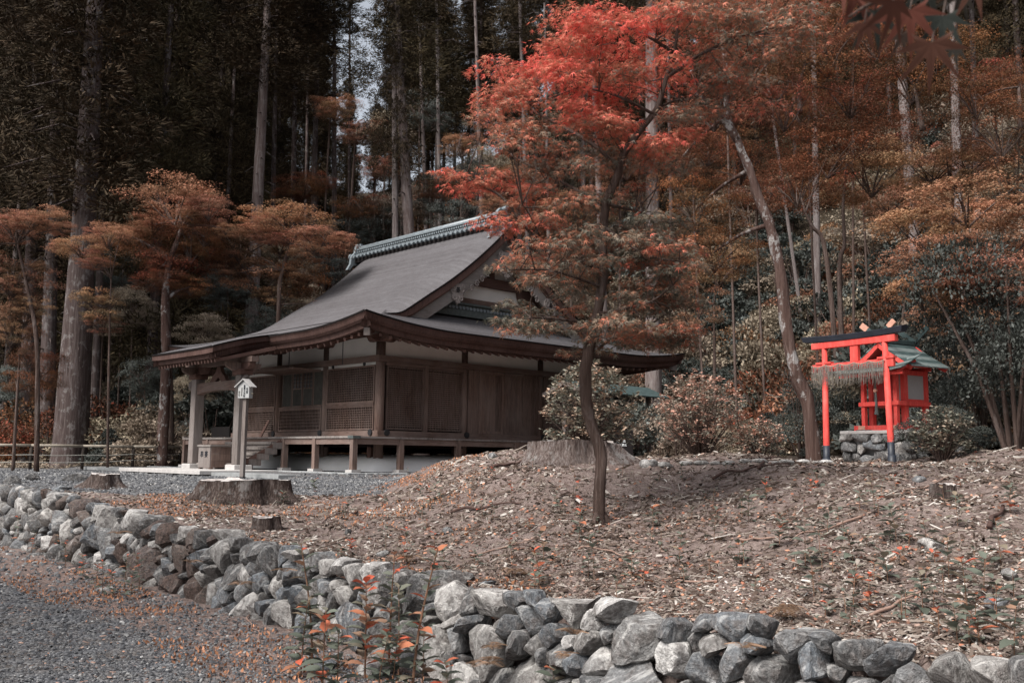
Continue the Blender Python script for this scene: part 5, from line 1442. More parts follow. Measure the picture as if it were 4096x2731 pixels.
CONI_THIN = [conifer_crown(60 + i, 13, 2.4, 60, 250, .21) for i in range(2)]
def boughs_mesh(seed, Hc, R, n):
    g = np.random.default_rng(seed); m = MB()
    for i in range(n):
        k = i / n; z = Hc * k; a = g.uniform(0, 6.28); q = R * (1 - .7 * k) * g.uniform(.5, .95)
        V, F = tube_geo([(0, 0, z), (math.cos(a) * q * .5, math.sin(a) * q * .5, z + .12 * q), (math.cos(a) * q, math.sin(a) * q, z - .2 * q)], [.06, .04, .012], 5, False); m.add(V, F)
    return mesh('boughs', m.v, m.f, MAT['cedar_bark'], True)
BOUGH = [boughs_mesh(80 + i, 17, 3.0, 34) for i in range(2)]
DEADB = [boughs_mesh(90 + i, 9, 1.6, 16) for i in range(2)]
_trk = {}
def trunk_mesh(rb, rt, h, flare, mat, seed, n=14):
    """trunk rising along z; relative offset at top is added by the object's tilt"""
    key = (round(rb, 2), round(rt, 2), round(h), mat, seed)
    if key in _trk: return _trk[key]
    zs = [-1.2, 0, .25, .7, 1.5, 3.0, h * .3, h * .6, h]; rs = [rb * flare * 1.05, rb * flare, rb * (1 + (flare - 1) * .55), rb * (1 + (flare - 1) * .25), rb * 1.03, rb * .97, rb + (rt - rb) * .3, rb + (rt - rb) * .6, rt]
    g = random.Random(seed); pts = [(g.uniform(-.04, .04) * (z > 3) * rb * 2, g.uniform(-.04, .04) * (z > 3) * rb * 2, z) for z in zs]
    V, F = tube_geo(pts, rs, n, True, .07, seed); _trk[key] = mesh('trunk', V, F, MAT[mat], True); return _trk[key]
def cedar(u, vb, u2, v2, px, label, Y=None, crown=9.0, mat='cedar_bark', flare=1.12, vr=0, group=None, h=30, cs=1.0, thin=False, yb=None):
    """cedar whose trunk passes the print points (u, vb) and (u2, v2), px wide low down, Y metres away; crown starts at that height above ground"""
    p = at(u, vb, Y); z = G(p[0], p[1])
    q = at(u2, v2, Y); sl = (q[0] - p[0]) / max(.5, (q[2] - p[2])); base = np.array([p[0] - sl * (p[2] - z), Y, z - .1])
    tr = thing('cedar_tree', label, 'cedar tree', base, 0, group); tr.rotation_euler = (0, math.atan(sl), hash3(int(u), 3, 3) * 0)
    rb = px * Y / 2213 / 2
    t = obj('trunk', trunk_mesh(rb, rb * .35, h, flare, mat, int(u) % 7), tr)
    cm = (CONI_THIN if thin else CONI)[(int(u) + vr) % (2 if thin else 3)]
    c = obj('crown', cm, tr, (0, 0, crown), (0, 0, hash3(int(u), 5, 1) * 6.28), scale=(cs, cs, 1.0 * (h - crown) / (14 if thin else 18.5)))
    b = obj('boughs', BOUGH[int(u) % 2], tr, (0, 0, crown), (0, 0, hash3(int(u), 6, 1) * 6.28), scale=(cs * .9, cs * .9, (h - crown) / 18.5)); b['kind'] = 'stuff'
    if crown > 7: obj('dead_branches', DEADB[int(u) % 2], tr, (0, 0, crown - 6), (0, 0, 2.0), kind='stuff', scale=(.8, .8, .7))
    return tr
cedar(60, 1010, 86, 150, 34, 'narrow dark cedar trunk with reddish bark at the far left edge behind the fence', 42, 9.0, cs=1.2)
cedar(106, 1005, 128, 250, 36, 'grey cedar trunk just left of the thickest cedar behind the fence', 41, 11.0, cs=1.1)
cedar(164, 1000, 212, 150, 72, 'thickest cedar of the grove with a flared reddish foot directly behind the fence', 38, 10.4, flare=1.28, cs=1.45)
cedar(215, 990, 232, 560, 19, 'slim dark cedar trunk right of the thickest cedar', 43, 12.0, thin=True)
cedar(578, 760, 606, 190, 38, 'tall pale peeling cedar rising behind the left slope of the temple roof', 47, 19.0, 'cedar_pale', cs=1.1)
cedar(484, 760, 490, 600, 14, 'thin cedar stem behind the rounded orange maple', 58, 16, thin=True, h=26)
cedar(516, 760, 522, 560, 12, 'thin cedar stem half hidden between the two orange maples', 60, 16, thin=True, h=26)
cedar(622, 700, 628, 420, 15, 'slim grey cedar right of the tall pale peeling cedar', 62, 20, h=32)
cedar(672, 640, 676, 330, 17, 'slim cedar with bare dead twigs behind the flat-topped orange maple', 64, 19, h=32)
cedar(718, 640, 728, 150, 18, 'straight double-looking cedar stem below the gap of sky', 66, 22, h=34)
cedar(768, 560, 768, 240, 15, 'dark slender cedar just right of the gap of sky', 66, 21, h=34)
cedar(802, 560, 803, 200, 9, 'very thin pale cedar pole above the left end of the roof ridge', 70, 25, h=36, thin=True)
cedar(700, 640, 704, 400, 10, 'thinnest dark pole between two slim cedars under the gap of sky', 72, 24, h=36, thin=True)
cedar(908, 540, 905, 130, 20, 'brown cedar trunk draped with hanging foliage above the roof ridge', 50, 15.5, 'cedar_pale', h=33, cs=.7)
cedar(940, 535, 914, 100, 34, 'stout pale cedar trunk right behind the middle of the roof ridge', 50, 20.5, 'cedar_pale', h=35, cs=.9)
cedar(978, 505, 967, 160, 12, 'slim pale cedar pole just right of the stout cedar above the ridge', 62, 24, 'cedar_pale', h=36, thin=True)
cedar(1010, 500, 1004, 120, 13, 'slim grey cedar pole above the right half of the roof ridge', 62, 24, 'cedar_pale', h=36, thin=True)
cedar(1104, 410, 1094, 90, 13, 'lone pale cedar pole against the black wood left of the red maple', 70, 27, 'cedar_pale', h=38, thin=True)
cedar(1209, 460, 1203, 280, 14, 'pale cedar pole glimpsed through the left arm of the front maple', 60, 24, 'cedar_pale', h=36, thin=True)
cedar(1258, 450, 1256, 330, 9, 'thin pole seen through the crown of the front maple', 66, 24, 'cedar_pale', h=36, thin=True)
cedar(1375, 440, 1372, 370, 19, 'pale trunk seen just left of the fork of the front maple', 56, 22, 'cedar_pale', h=36)
cedar(1499, 560, 1497, 240, 40, 'broad reddish cedar trunk directly right of the front maple trunk fork', 44, 22.0, 'cedar_pale', h=38)
cedar(1540, 420, 1536, 200, 10, 'thin cedar pole between the broad reddish cedar and the leaning maple', 62, 24, 'cedar_pale', h=36, thin=True)
cedar(1870, 190, 1868, 60, 17, 'pale cedar trunk above the dark rust crown right of the leaning maple', 50, 24, 'cedar_pale', h=40)
cedar(2090, 420, 2068, 120, 26, 'grey cedar with a spreading reddish foot standing high on the right slope', 46, 19, 'cedar_pale', h=34, flare=1.5)
cedar(2198, 360, 2190, 50, 24, 'pale cedar trunk left of the darkest corner at top right', 46, 20, 'cedar_pale', h=34)
cedar(2240, 300, 2232, 40, 16, 'dim cedar trunk nearest the top right corner', 50, 18, 'cedar_bark', h=34)
cedar(1786, 340, 1776, 270, 9, 'thin pale pole in the dark gap of the rust foliage right of the leaning maple', 52, 20, 'cedar_pale', h=34, thin=True)

def place_words(items):
    """items: (x, y, noun); gives each one words on where it stands, seen from the clearing"""
    marks = [(-.60, 'at the far left edge'), (-.50, 'beside the left cedars'), (-.42, 'behind the thickest cedar'), (-.34, 'behind the rail fence'), (-.27, 'left of the porch roof'), (-.19, 'behind the porch roof'), (-.11, 'behind the left roof slope'), (-.03, 'behind the roof ridge'),
             (.05, 'behind the front maple'), (.12, 'right of the front maple'), (.19, 'left of the leaning maple'), (.27, 'behind the leaning maple'), (.35, 'above the torii'), (.43, 'above the shrine'), (.51, 'right of the shrine'), (9, 'at the right edge')]
    out = {}
    for k, (x, y, noun) in enumerate(items):
        r = x / y; m = next(w for lim, w in marks if r < lim + .04); tier = 'close' if y < 34 else ('farther back' if y < 48 else ('far back' if y < 66 else 'farthest up'))
        out.setdefault((noun, m, tier), []).append((r, k))
    lab = {}; W = ['first', 'second', 'third', 'fourth', 'fifth', 'sixth', 'seventh', 'eighth', 'ninth', 'tenth', 'eleventh', 'twelfth']
    for (noun, m, tier), L in out.items():
        L.sort()
        for j, (r, k) in enumerate(L):
            lab[k] = f'{noun} {m}, {tier}' + ('' if len(L) == 1 else f', {W[min(j, 11)]} from left')
    return lab
# dark wood behind: shaded cedars of one kind
def wood():
    g = np.random.default_rng(77); n = 0
    LAB = 'thin dark cedar deep in the shade of the wood behind the clearing'
    tm = [trunk_mesh(.24, .10, 27, 1.1, 'cedar_bark', s, 8) for s in (1, 2, 3)]
    spots = []
    for _ in range(4000):
        if len(spots) >= 190: break
        Y = g.uniform(44, 108); X = g.uniform(-.62, .60) * Y
        f = float(fdist(np.array(X), np.array(Y)))
        r = X / Y
        if f < (-8 if X < -14 else 4): continue
        if -.205 < r < -.125 and Y < 84: continue
        if r > .12 and Y < 76: continue
        if -.30 < r < .12 and Y < 78: continue
        if any(math.hypot(X - a, Y - b) < 3.0 for a, b in spots): continue
        spots.append((X, Y))
    lab = place_words([(X, Y, 'thin dark cedar') for X, Y in spots])
    for i, (X, Y) in enumerate(spots):
        s = g.uniform(.8, 1.15) * (.62 if -.205 < X / Y < -.125 else 1)
        t = thing('cedar_tree', lab[i], 'cedar tree', (X, Y, G(X, Y) - .2), g.uniform(0, 6.28), 'cedars crowding the dark wood')
        t.scale = (s, s, s)
        obj('trunk', tm[i % 3], t); ch = g.uniform(2, 5) if -.205 < X / Y < -.125 else g.uniform(11, 17) if -.24 < X / Y < .10 else (g.uniform(3, 7) if X < -6 else g.uniform(1.5, 5))
        obj('crown', CONI[i % 3], t, (0, 0, ch), scale=(1.15, 1.15, (29.5 - ch) / 18))
    print('wood', len(spots))
wood()

# ------------------------------------------------------------------ maples and shrubs of the middle distance
MC_R = [broad_crown(100 + i, 46, 3.0, 2.6, 8500, .095, .48, MAPLE3, MAT['leaf_rust'], .30) for i in range(3)]
MC_O = [broad_crown(110 + i, 40, 2.6, 2.6, 8000, .105, .62, MAPLE3, MAT['leaf_orange'], .28) for i in range(3)]
MC_O2 = [broad_crown(120 + i, 30, 2.0, 2.0, 5200, .10, .42, MAPLE3, MAT['leaf_orange'], .30) for i in range(2)]
LIMBS = []
for i in range(3):
    g_ = np.random.default_rng(130 + i); m_ = MB()
    for k in range(9):
        a = g_.uniform(0, 6.28); q = g_.uniform(1.2, 2.4); V, F = tube_geo([(0, 0, -1.2), (math.cos(a) * q * .4, math.sin(a) * q * .4, -.4 + g_.uniform(-.3, .3)), (math.cos(a) * q, math.sin(a) * q, g_.uniform(-.2, 1.0))], [.06, .04, .012], 5, False); m_.add(V, F)
    LIMBS.append(mesh('limbs', m_.v, m_.f, MAT['maple_bark'], True))
def maple(L, Y, px, crowns, label, mat='maple_bark', group=None, name='maple_tree', cat='maple tree', sink=True):
    """L: trunk path in print points; crowns: (u, v, half width px, half height px, mesh)"""
    P = [at(u, v, Y + dy) for (u, v, dy) in L]
    if sink:
        z = G(P[0][0], P[0][1]); P[0][2] = z - .15
    b = P[0].copy(); R = px * Y / 2213 / 2
    t = thing(name, label, cat, b, 0, group)
    n = len(P); V, F = limb([p - b for p in P], list(np.linspace(R, R * .35, n)), int(px), 10, 5, .16)
    MB().add(V, F).build('trunk', MAT[mat], t, True)
    if Y > 29 and L[0][0] < 700:
        crowns = crowns + [(u + (hash3(int(u), q, 1) - .5) * 2.0 * w, v + (hash3(int(u), q, 2) - .2) * 1.7 * h_, w * (.34 + .3 * hash3(int(v), q, 3)), h_ * .5, me, dy + (hash3(int(v), q, 4) - .5)) for (u, v, w, h_, me, dy) in crowns for q in range(3)]
    for (u, v, w, h_, me, dy) in crowns:
        c = at(u, v, Y + dy) - b; me_r = 3.0 if me in MC_R else (2.0 if me in MC_O2 else 2.6); mh = {3.0: 1.3, 2.0: 1.0, 2.6: 1.3}[me_r]
        sx = w * (Y + dy) / 2213 / me_r; sz = h_ * (Y + dy) / 2213 / (mh * 1.15)
        rz = hash3(int(u), int(v), 3) * 6.28
        obj('crown', me, t, c, (0, 0, rz), scale=(sx, sx * .9, sz))
        obj('limbs', LIMBS[int(u) % 3], t, c, (0, 0, rz), scale=(sx, sx, sz))
        j = int(np.argmin([np.linalg.norm(p - b - c) for p in P])); q = P[j] - b
        V, F = limb([q, (q + c) / 2 + np.array([0, 0, .1]), c], [R * .35, R * .25, R * .12], 3, 6, 3); MB().add(V, F).build('branch', MAT[mat], t, True)
    return t
# leaning maple with pale lichen
maple([(1868, 968, 0), (1858, 930, 0), (1830, 860, 0), (1808, 760, 0), (1798, 660, 0), (1782, 570, 0), (1768, 515, 0), (1742, 450, 0), (1722, 390, 0), (1694, 322, 0), (1672, 265, .1), (1668, 170, .2), (1660, 90, .3)], 21.5, 33,
      [(1640, 250, 120, 70, MC_R[0], .5), (1720, 150, 130, 70, MC_R[1], 1), (1600, 480, 110, 70, MC_R[2], 1.2), (1640, 580, 110, 60, MC_R[0], 1.5), (1700, 380, 110, 60, MC_R[1], 1.6), (1800, 250, 110, 70, MC_R[2], 1.0), (1560, 370, 90, 60, MC_R[1], 1.4)],
      'leaning maple with a lichen-spotted trunk and rust crown left of the torii', 'lichen_bark')
maple([(1694, 322, 0), (1650, 260, -.1), (1600, 215, -.2), (1570, 190, -.2)], 21.5, 17, [(1600, 160, 100, 55, MC_R[1], -.3)], 'forked pale limb reaching left off the lichen-spotted leaning maple', 'lichen_bark', name='maple_limb', cat='maple limb', sink=False)
maple([(1930, 690, 0), (1900, 600, 0), (1866, 520, 0), (1850, 490, 0)], 27, 14, [(1830, 430, 120, 62, MC_R[0], .5), (1900, 360, 140, 66, MC_R[2], .8)], 'dark thin maple leaning left below the rust foliage behind the shrine')
maple([(1936, 700, 0), (1928, 640, 0), (1940, 560, 0), (1936, 480, 0), (1942, 400, 0)], 28, 15, [(2000, 400, 120, 70, MC_O[0], .5), (1950, 330, 140, 60, MC_R[1], 1)], 'dark upright maple with two trunks seen between leaning maple and right slope')
maple([(1838, 260, 0), (1836, 200, 0), (1850, 140, 0), (1840, 90, 0)], 27, 15, [(1900, 120, 130, 80, MC_R[0], 0), (1790, 190, 110, 60, MC_R[2], .4), (1950, 220, 130, 70, MC_R[1], .6), (1780, 60, 120, 60, MC_R[1], .2)], 'dark maple with a kinked trunk high above the shrine', sink=False)
maple([(2230, 640, 0), (2200, 560, 0), (2180, 520, 0)], 24, 12, [(2220, 470, 160, 70, MC_O[1], 0), (2120, 540, 120, 60, MC_O[2], .4), (2310, 560, 130, 80, MC_O[0], 0)], 'broad orange brown maple spreading over the middle of the right slope')
maple([(2330, 880, 0), (2310, 760, 0), (2290, 700, 0)], 19, 12, [(2180, 600, 130, 60, MC_O[0], 0), (2280, 640, 140, 70, MC_O[1], -.4), (2120, 680, 90, 45, MC_O[2], .5)], 'orange brown maple with arching sprays right above the shrine')
maple([(2345, 300, 0), (2340, 200, 0)], 30, 14, [(2300, 300, 120, 80, MC_R[0], 0), (2240, 230, 110, 60, MC_R[1], 0), (2330, 420, 120, 60, MC_O2[0], 0)], 'rust brown maple against the right edge high on the slope', sink=False)
maple([(2120, 300, 0), (2100, 200, 0)], 30, 14, [(2090, 180, 120, 80, MC_R[2], 0), (2150, 120, 120, 70, MC_R[1], 0), (2010, 90, 120, 70, MC_R[0], 0)], 'shadowy rust maple below the top right corner', sink=False)
maple([(1640, 900, 0), (1640, 700, 0)], 26, 12, [(1590, 700, 70, 60, MC_O2[0], 0), (1650, 610, 80, 50, MC_O2[1], 0)], 'small tan maple between the temple roof corner and the leaning maple')
HM = [(770, 245, 62, 60, 34, 'O', 'orange maple crown glowing under the gap of sky'), (835, 300, 60, 55, 34, 'O', 'orange maple crown right of the gap of sky above the roof'), (700, 420, 56, 60, 36, 'R', 'rust maple crown among slim cedars above the left roof slope'), (880, 380, 56, 62, 36, 'O', 'orange brown crown behind the draped cedar'),
      (820, 470, 52, 60, 34, 'R', 'dull rust crown just above the left end of the ridge'), (1060, 330, 58, 50, 30, 'O', 'pale orange crown between thin pale poles'), (1150, 470, 50, 60, 36, 'O', 'low orange crown behind the right end of the ridge'), (1010, 430, 52, 52, 30, 'R', 'brown crown close above the middle of the ridge'),
      (1440, 360, 44, 110, 60, 'R', 'rust crown filling the gap right of the front maple fork'), (1620, 330, 40, 110, 60, 'R', 'rust crown behind the forked pale limb'),
      (1760, 420, 34, 100, 56, 'R', 'rust crown right of the fork of the leaning maple'), (2080, 460, 34, 110, 54, 'O', 'orange brown crown below the spreading cedar foot'),
      (1880, 240, 36, 120, 60, 'R', 'dark rust crown below the pale cedar trunk at top right'), (2010, 320, 36, 120, 60, 'R', 'dark rust crown high above the shrine'), (2180, 380, 32, 120, 60, 'O', 'brown crown below the two pale cedars at top right'),
      (2300, 180, 34, 120, 70, 'R', 'almost black rust crown in the top right corner'), (1690, 40, 34, 120, 60, 'R', 'dark crown above the leaning maple'), (1960, 40, 34, 130, 60, 'R', 'dark crown above the kinked maple'), (2200, 720, 22, 110, 50, 'O', 'orange brown crown low over the shrine bush'), 
      (1330, 470, 48, 90, 50, 'O', 'pale orange crown behind the middle of the front maple'), (1220, 400, 50, 80, 46, 'R', 'brown crown behind the left arm of the front maple')]
for k, (u, v, Y, w, h_, c, lb) in enumerate(HM):
    p = at(u, v, Y); gz = G(p[0], p[1]); zb = max(1.6 - (v + h_ * 1.0 - 1060) / 2213 * Y - 2.5, gz)
    vb = v + h_ * .9 + 60
    pb = at(u - 14, vb, Y); 
    jt = [(hash3(int(u), k, q) - .5) * 46 for q in range(4)]
    maple([(u - 14 + jt[0], vb, 0), (u - 10 + jt[1], v + h_ * 1.1, .3), (u + 6 + jt[2] * .6, v + h_ * .5, -.3), (u + 4, v + h_ * .1, 0), (u, v, 0)], Y, 5 + (k % 3), [(u - w * .35, v + h_ * .15, w * .75, h_ * .8, (MC_O if c == 'O' else MC_R)[k % 3], 0), (u + w * .4, v - h_ * .1, w * .7, h_ * .8, (MC_O if c == 'O' else MC_R)[(k + 1) % 3], .6), (u, v + h_ * .45, w * .8, h_ * .6, MC_O2[k % 2] if c == 'O' else MC_R[(k + 2) % 3], -.5)], lb)
# leafy understorey trees in the shade behind the hall and the left maples
MC_G = [broad_crown(140 + i, 34, 2.6, 2.4, 6500, .12, .60, DIAM, MAT['leaf_gray'], .34) for i in range(2)]; MC_T = [broad_crown(145 + i, 34, 2.6, 2.4, 6500, .12, .60, MAPLE3, MAT['leaf_tan'], .30) for i in range(2)]
UT = [(235, 640, 44, 'G'), (300, 700, 43, 'T'), (330, 860, 42, 'G'), (470, 760, 42, 'T'), (520, 640, 46, 'G'), (560, 820, 41, 'G'), (610, 720, 44, 'G'), (640, 590, 48, 'T'), (740, 600, 50, 'G'), (790, 540, 52, 'G'), (690, 690, 46, 'T'), (850, 500, 54, 'G'), (930, 470, 54, 'T'), (990, 440, 54, 'G'), (1060, 400, 54, 'G'), (1040, 500, 50, 'G'), (880, 300, 60, 'T'), (960, 250, 62, 'G'), (1130, 380, 56, 'T'), (30, 880, 42, 'G'), (280, 560, 48, 'G'), (450, 900, 40, 'T'), (500, 930, 40, 'G')]
for k, (u, v, Y, c) in enumerate(UT):
    w = 'under the left cedars' if u < 350 else ('behind the porch' if u < 600 else ('behind the left roof slope' if u < 820 else 'above the roof ridge'))
    n_ = sum(1 for q in UT[:k] if q[3] == c and (('under the left cedars' if q[0] < 350 else ('behind the porch' if q[0] < 600 else ('behind the left roof slope' if q[0] < 820 else 'above the roof ridge'))) == w)) + 1
    hh = 'lowest' if v > 850 else ('low' if v > 650 else ('middle' if v > 480 else 'high'))
    maple([(u + 8, v + 130, 0), (u + 3, v + 60, 0), (u, v, 0)], Y, 5, [(u, v, 62, 44, (MC_G if c == 'G' else MC_T)[k % 2], 0), (u + 34, v + 22, 44, 32, (MC_G if c == 'G' else MC_T)[(k + 1) % 2], .5)], f"{hh} {'grey-green' if c == 'G' else 'tan brown'} understorey tree {w}, {['first', 'second', 'third', 'fourth', 'fifth', 'sixth', 'seventh'][n_ - 1]} of its kind", name='understorey_tree', cat='tree')
# left maples before the wood
maple([(372, 1010, 0), (378, 900, 0), (380, 780, 0), (378, 690, 0), (390, 600, 0), (420, 520, 0)], 36, 26, [(405, 470, 120, 62, MC_O[0], 0), (345, 560, 70, 55, MC_R[0], .5), (440, 560, 90, 60, MC_R[1], .5), (400, 620, 90, 50, MC_R[2], 1), (480, 480, 60, 35, MC_O[1], -.3)],
      'rounded orange maple with a mossy white-blotched trunk left of the temple', 'lichen_bark')
maple([(395, 1010, 0), (392, 920, 0), (388, 800, 0), (386, 690, 0)], 36.6, 16, [], 'thin reddish vine-wrapped stem beside the white-blotched maple trunk', 'maple_bark', name='young_tree', cat='tree')
maple([(640, 900, 0), (640, 700, 0), (650, 620, 0), (668, 560, 0), (700, 520, 0)], 37, 12, [(660, 505, 110, 40, MC_O[1], 0), (730, 560, 90, 36, MC_O[2], -.3), (560, 560, 90, 55, MC_O2[0], .5), (600, 640, 90, 50, MC_O2[1], .8), (690, 640, 80, 50, MC_R[0], 1.2)],
      'flat-topped orange maple just above the left roof slope')
maple([(90, 1000, 0), (85, 800, 0), (60, 650, 0), (40, 560, 0)], 30, 12, [(35, 520, 75, 40, MC_O[1], 0), (110, 505, 60, 30, MC_O[0], .3), (30, 640, 80, 50, MC_O2[1], .5)], 'orange maple at the far left edge with a bare twiggy trunk')
maple([(252, 1005, 0), (250, 860, 0), (252, 740, 0), (255, 640, 0)], 34, 7, [(250, 545, 50, 35, MC_O[2], 0), (190, 570, 70, 30, MC_O[1], 0), (230, 700, 60, 40, MC_O2[0], .2)], 'slender maple with red-tipped leaves right of the thickest cedar')
maple([(35, 1000, 0), (40, 900, 0), (45, 800, 0)], 31, 8, [(30, 740, 70, 60, MC_O2[1], 0), (80, 850, 70, 55, MC_R[1], .5)], 'low brown maple with bare twigs under the far left cedars')

SHR = dict(gray=[bush_mesh(200 + i, 1.5, 2.2, 5200, .13, .55, DIAM, MAT['leaf_gray']) for i in range(3)],
           tan=[bush_mesh(210 + i, 1.5, 2.0, 5200, .11, .52, DIAM, MAT['leaf_tan']) for i in range(3)],
           rust=[bush_mesh(220 + i, 1.5, 1.9, 5200, .10, .45, DIAM, MAT['leaf_rust']) for i in range(2)],
           orange=[bush_mesh(230 + i, 1.5, 1.9, 5200, .10, .55, DIAM, MAT['leaf_orange']) for i in range(2)])
STM = [stems_mesh(240 + i, 1.5, 2.0, 8, .035) for i in range(2)]
FINE = dict(gray=[bush_mesh(260 + i, 1.5, 2.2, 20000, .048, .52, DIAM, MAT['leaf_gray']) for i in range(2)], tan=[bush_mesh(270, 1.5, 2.0, 18000, .045, .5, DIAM, MAT['leaf_tan'])])
def bush(x, y, s, kind, label, group=None, z=None, sz=1.0, i=0, name='shrub', cat='shrub', fine=False):
    zz = G(x, y) if z is None else z
    t = thing(name, label, cat, (x, y, zz - .08), hash3(int(x * 10), int(y * 10), i) * 6.28, group); t.scale = (s, s, s * sz)
    L = FINE[kind] if fine and kind in FINE else SHR[kind]; obj('foliage', L[i % len(L)], t); obj('stems', STM[i % 2], t); return t
def hill_bushes():
    g = np.random.default_rng(303); n = 0
    names = dict(gray='grey green bush', tan='pale tan bush', rust='rust brown bush', orange='orange leaved bush')
    pts = []; made = []
    def zone(X, Y):
        r = X / Y
        if r < -.22: return 'on the shaded ground under the left cedars'
        if r < .02: return 'on the slope rising behind the temple roof'
        if r < .22: return 'on the slope between the temple and the leaning maple'
        return 'on the hillside above and behind the red shrine'
    for _ in range(9000):
        if len(pts) >= 165: break
        Y = g.uniform(22, 58) if g.uniform() < .85 else g.uniform(60, 105); X = g.uniform(-.60, .62) * Y
        f = float(fdist(np.array(X), np.array(Y))); r = X / Y
        if f < (-10 if X < -12 else -.2): continue
        if X < -12 and Y < 37.5: continue
        s_, t_ = tloc(X, Y)
        if -3.4 < s_ < 13.8 and -3 < t_ < 12: continue
        if Y > 60 and r > .2: continue
        dmin = (.034 if r > .1 else .045) * Y
        if any(math.hypot(X - a, Y - b) < dmin for a, b in pts): continue
        pts.append((X, Y))
        zz = zone(X, Y)
        w = n2(X, Y, .12, 2, 31.)[0]
        if r < -.22: k = g.choice(['gray', 'rust', 'tan'], p=[.5, .25, .25])
        elif r < .06: k = g.choice(['gray', 'tan', 'rust', 'orange'], p=[.5, .22, .16, .12])
        else: k = g.choice(['tan', 'gray', 'rust', 'orange'], p=[.50, .26, .12, .12])
        if w > .62 and r > -.1: k = 'tan'
        made.append((bush(X, Y, g.uniform(.85, 1.45) * (1 + Y / 130), k, 'x', 'bushes of the hillside and wood edge', i=int(g.integers(0, 6)), sz=g.uniform(.8, 1.25)), (X, Y, names[k])))
    for _ in range(3000):
        if len(made) >= 250: break
        Y = g.uniform(24, 84); X = g.uniform(.06, .56) * Y; f = float(fdist(np.array(X), np.array(Y)))
        if f < .5 or any(math.hypot(X - a, Y - b) < .034 * Y for a, b in pts): continue
        s_, t_ = tloc(X, Y)
        if -3.4 < s_ < 13.8 and -3 < t_ < 12: continue
        pts.append((X, Y)); k = g.choice(['tan', 'gray', 'orange'], p=[.62, .20, .18])
        made.append((bush(X, Y, g.uniform(.8, 1.25) * (.55 + Y / 55), k, 'x', 'bushes of the hillside and wood edge', i=int(g.integers(0, 6)), sz=g.uniform(.8, 1.2)), (X, Y, names[k])))
    for _ in range(400):
        if len(made) >= 285: break
        Y = g.uniform(64, 125); X = g.uniform(-.26, .06) * Y
        if any(math.hypot(X - a, Y - b) < 4.2 for a, b in pts): continue
        pts.append((X, Y)); k = g.choice(['tan', 'gray', 'rust', 'orange'], p=[.35, .2, .15, .30])
        made.append((bush(X, Y, g.uniform(2.2, 3.2), k, 'x', 'bushes of the hillside and wood edge', i=int(g.integers(0, 6)), sz=g.uniform(.9, 1.3)), (X, Y, names[k])))
    lab = place_words([m[1] for m in made])
    for k, m in enumerate(made): m[0]['label'] = lab[k]
    print('bushes', len(pts))
hill_bushes()
# bushes with a place of their own
def pbush(u, v, Y, s, kind, label, sz=1.0, i=0): p = at(u, v, Y); return bush(p[0], p[1], s, kind, label, sz=sz, i=i, fine=Y < 26)
pbush(248, 1000, 37.5, .72, 'gray', 'silvery blue bush glowing behind the middle of the rail fence', 1.0, 1)
pbush(2170, 1020, 17.8, .62, 'gray', 'grey green bush crowding the right side of the shrine plinth', .9, 2)
pbush(2330, 1010, 18.5, 1.5, 'gray', 'big dark blue-green bush filling the right edge beside the shrine', 1.6, 0)
pbush(2260, 960, 21.0, 1.1, 'gray', 'dark leafy bush whose twigs reach towards the shrine roof', 1.5, 1)
pbush(1838, 960, 24.0, 1.0, 'gray', 'dull green bush at the foot of the leaning maple', 1.1, 1)
pbush(1960, 960, 24.5, 1.0, 'gray', 'dark bush seen through the torii gate', 1.0, 0)
pbush(2050, 960, 23.5, 1.0, 'tan', 'brown bush just behind the red shrine', 1.0, 2)
pbush(1560, 1000, 30, 1.2, 'tan', 'tan bush below the right tip of the temple roof', 1.0, 0)
pbush(1480, 1010, 33, 1.1, 'gray', 'dark bush in the gap right of the temple side wall', 1.2, 2)
pbush(1720, 990, 25, 1.0, 'tan', 'tan fern-like bush left of the leaning maple foot', .8, 1)

def leafy_shrub(base, R, Hh, label, n, size, lv0, seed, mat='leaf_shrub'):
    """open shrub with rosettes of glossy leaves on visible twigs"""
    g = np.random.default_rng(seed); t = thing('leafy_shrub', label, 'shrub', base); st = MB(); A = [[], [], [], [], []]
    for i in range(n):
        a = g.uniform(0, 6.28); q = R * g.uniform(0, 1) ** .6; z = Hh * (g.uniform(.12, 1.0) ** .8) * (1 - .35 * (q / R) ** 2)
        c = np.array([math.cos(a) * q, math.sin(a) * q, z])
        if i % 3 == 0:
            V, F = tube_geo([(math.cos(a) * .05, math.sin(a) * .05, -.05), (c[0] * .5, c[1] * .5, z * .5), c], [.012, .008, .003], 4, False); st.add(V, F)
        k = 9; aa = np.linspace(0, 6.28, k, endpoint=False) + g.uniform(0, 1); el = g.uniform(-.2, .9, k)
        f = np.stack([np.cos(aa), np.sin(aa), el], 1); P = np.tile(c, (k, 1)) + f * .01 + g.normal(0, .03, (k, 3)); up = np.tile([0, 0, 1.0], (k, 1)) + g.normal(0, .25, (k, 3))
        tip = g.uniform() < .35 + .25 * (z / Hh)
        A[0].append(P); A[1].append(f); A[2].append(up); A[3].append(size * g.uniform(.7, 1.15, k)); A[4].append(np.clip((lv0 - .10 + (.34 if tip else 0)) + g.normal(0, .13, k), 0, 1))
    st.build('twigs', MAT['maple_bark'], t, True)
    A = [np.concatenate(a) for a in A]; cloud('foliage', *A[:4], OVAL, A[4], MAT[mat], t); return t
p = at(1355, 1040, 16.2); leafy_shrub((p[0], p[1], G(p[0], p[1])), .82, 1.62, 'round shrub with pinkish new leaves right behind the front maple trunk', 420, .085, .42, 5)
p = ground_at(1610, 1025, 18); p = at(1610, 1010, 21.5); leafy_shrub((p[0], p[1], G(p[0], p[1])), 1.0, 2.0, 'bright orange-leaved shrub standing midway between temple and torii', 520, .085, .60, 6)
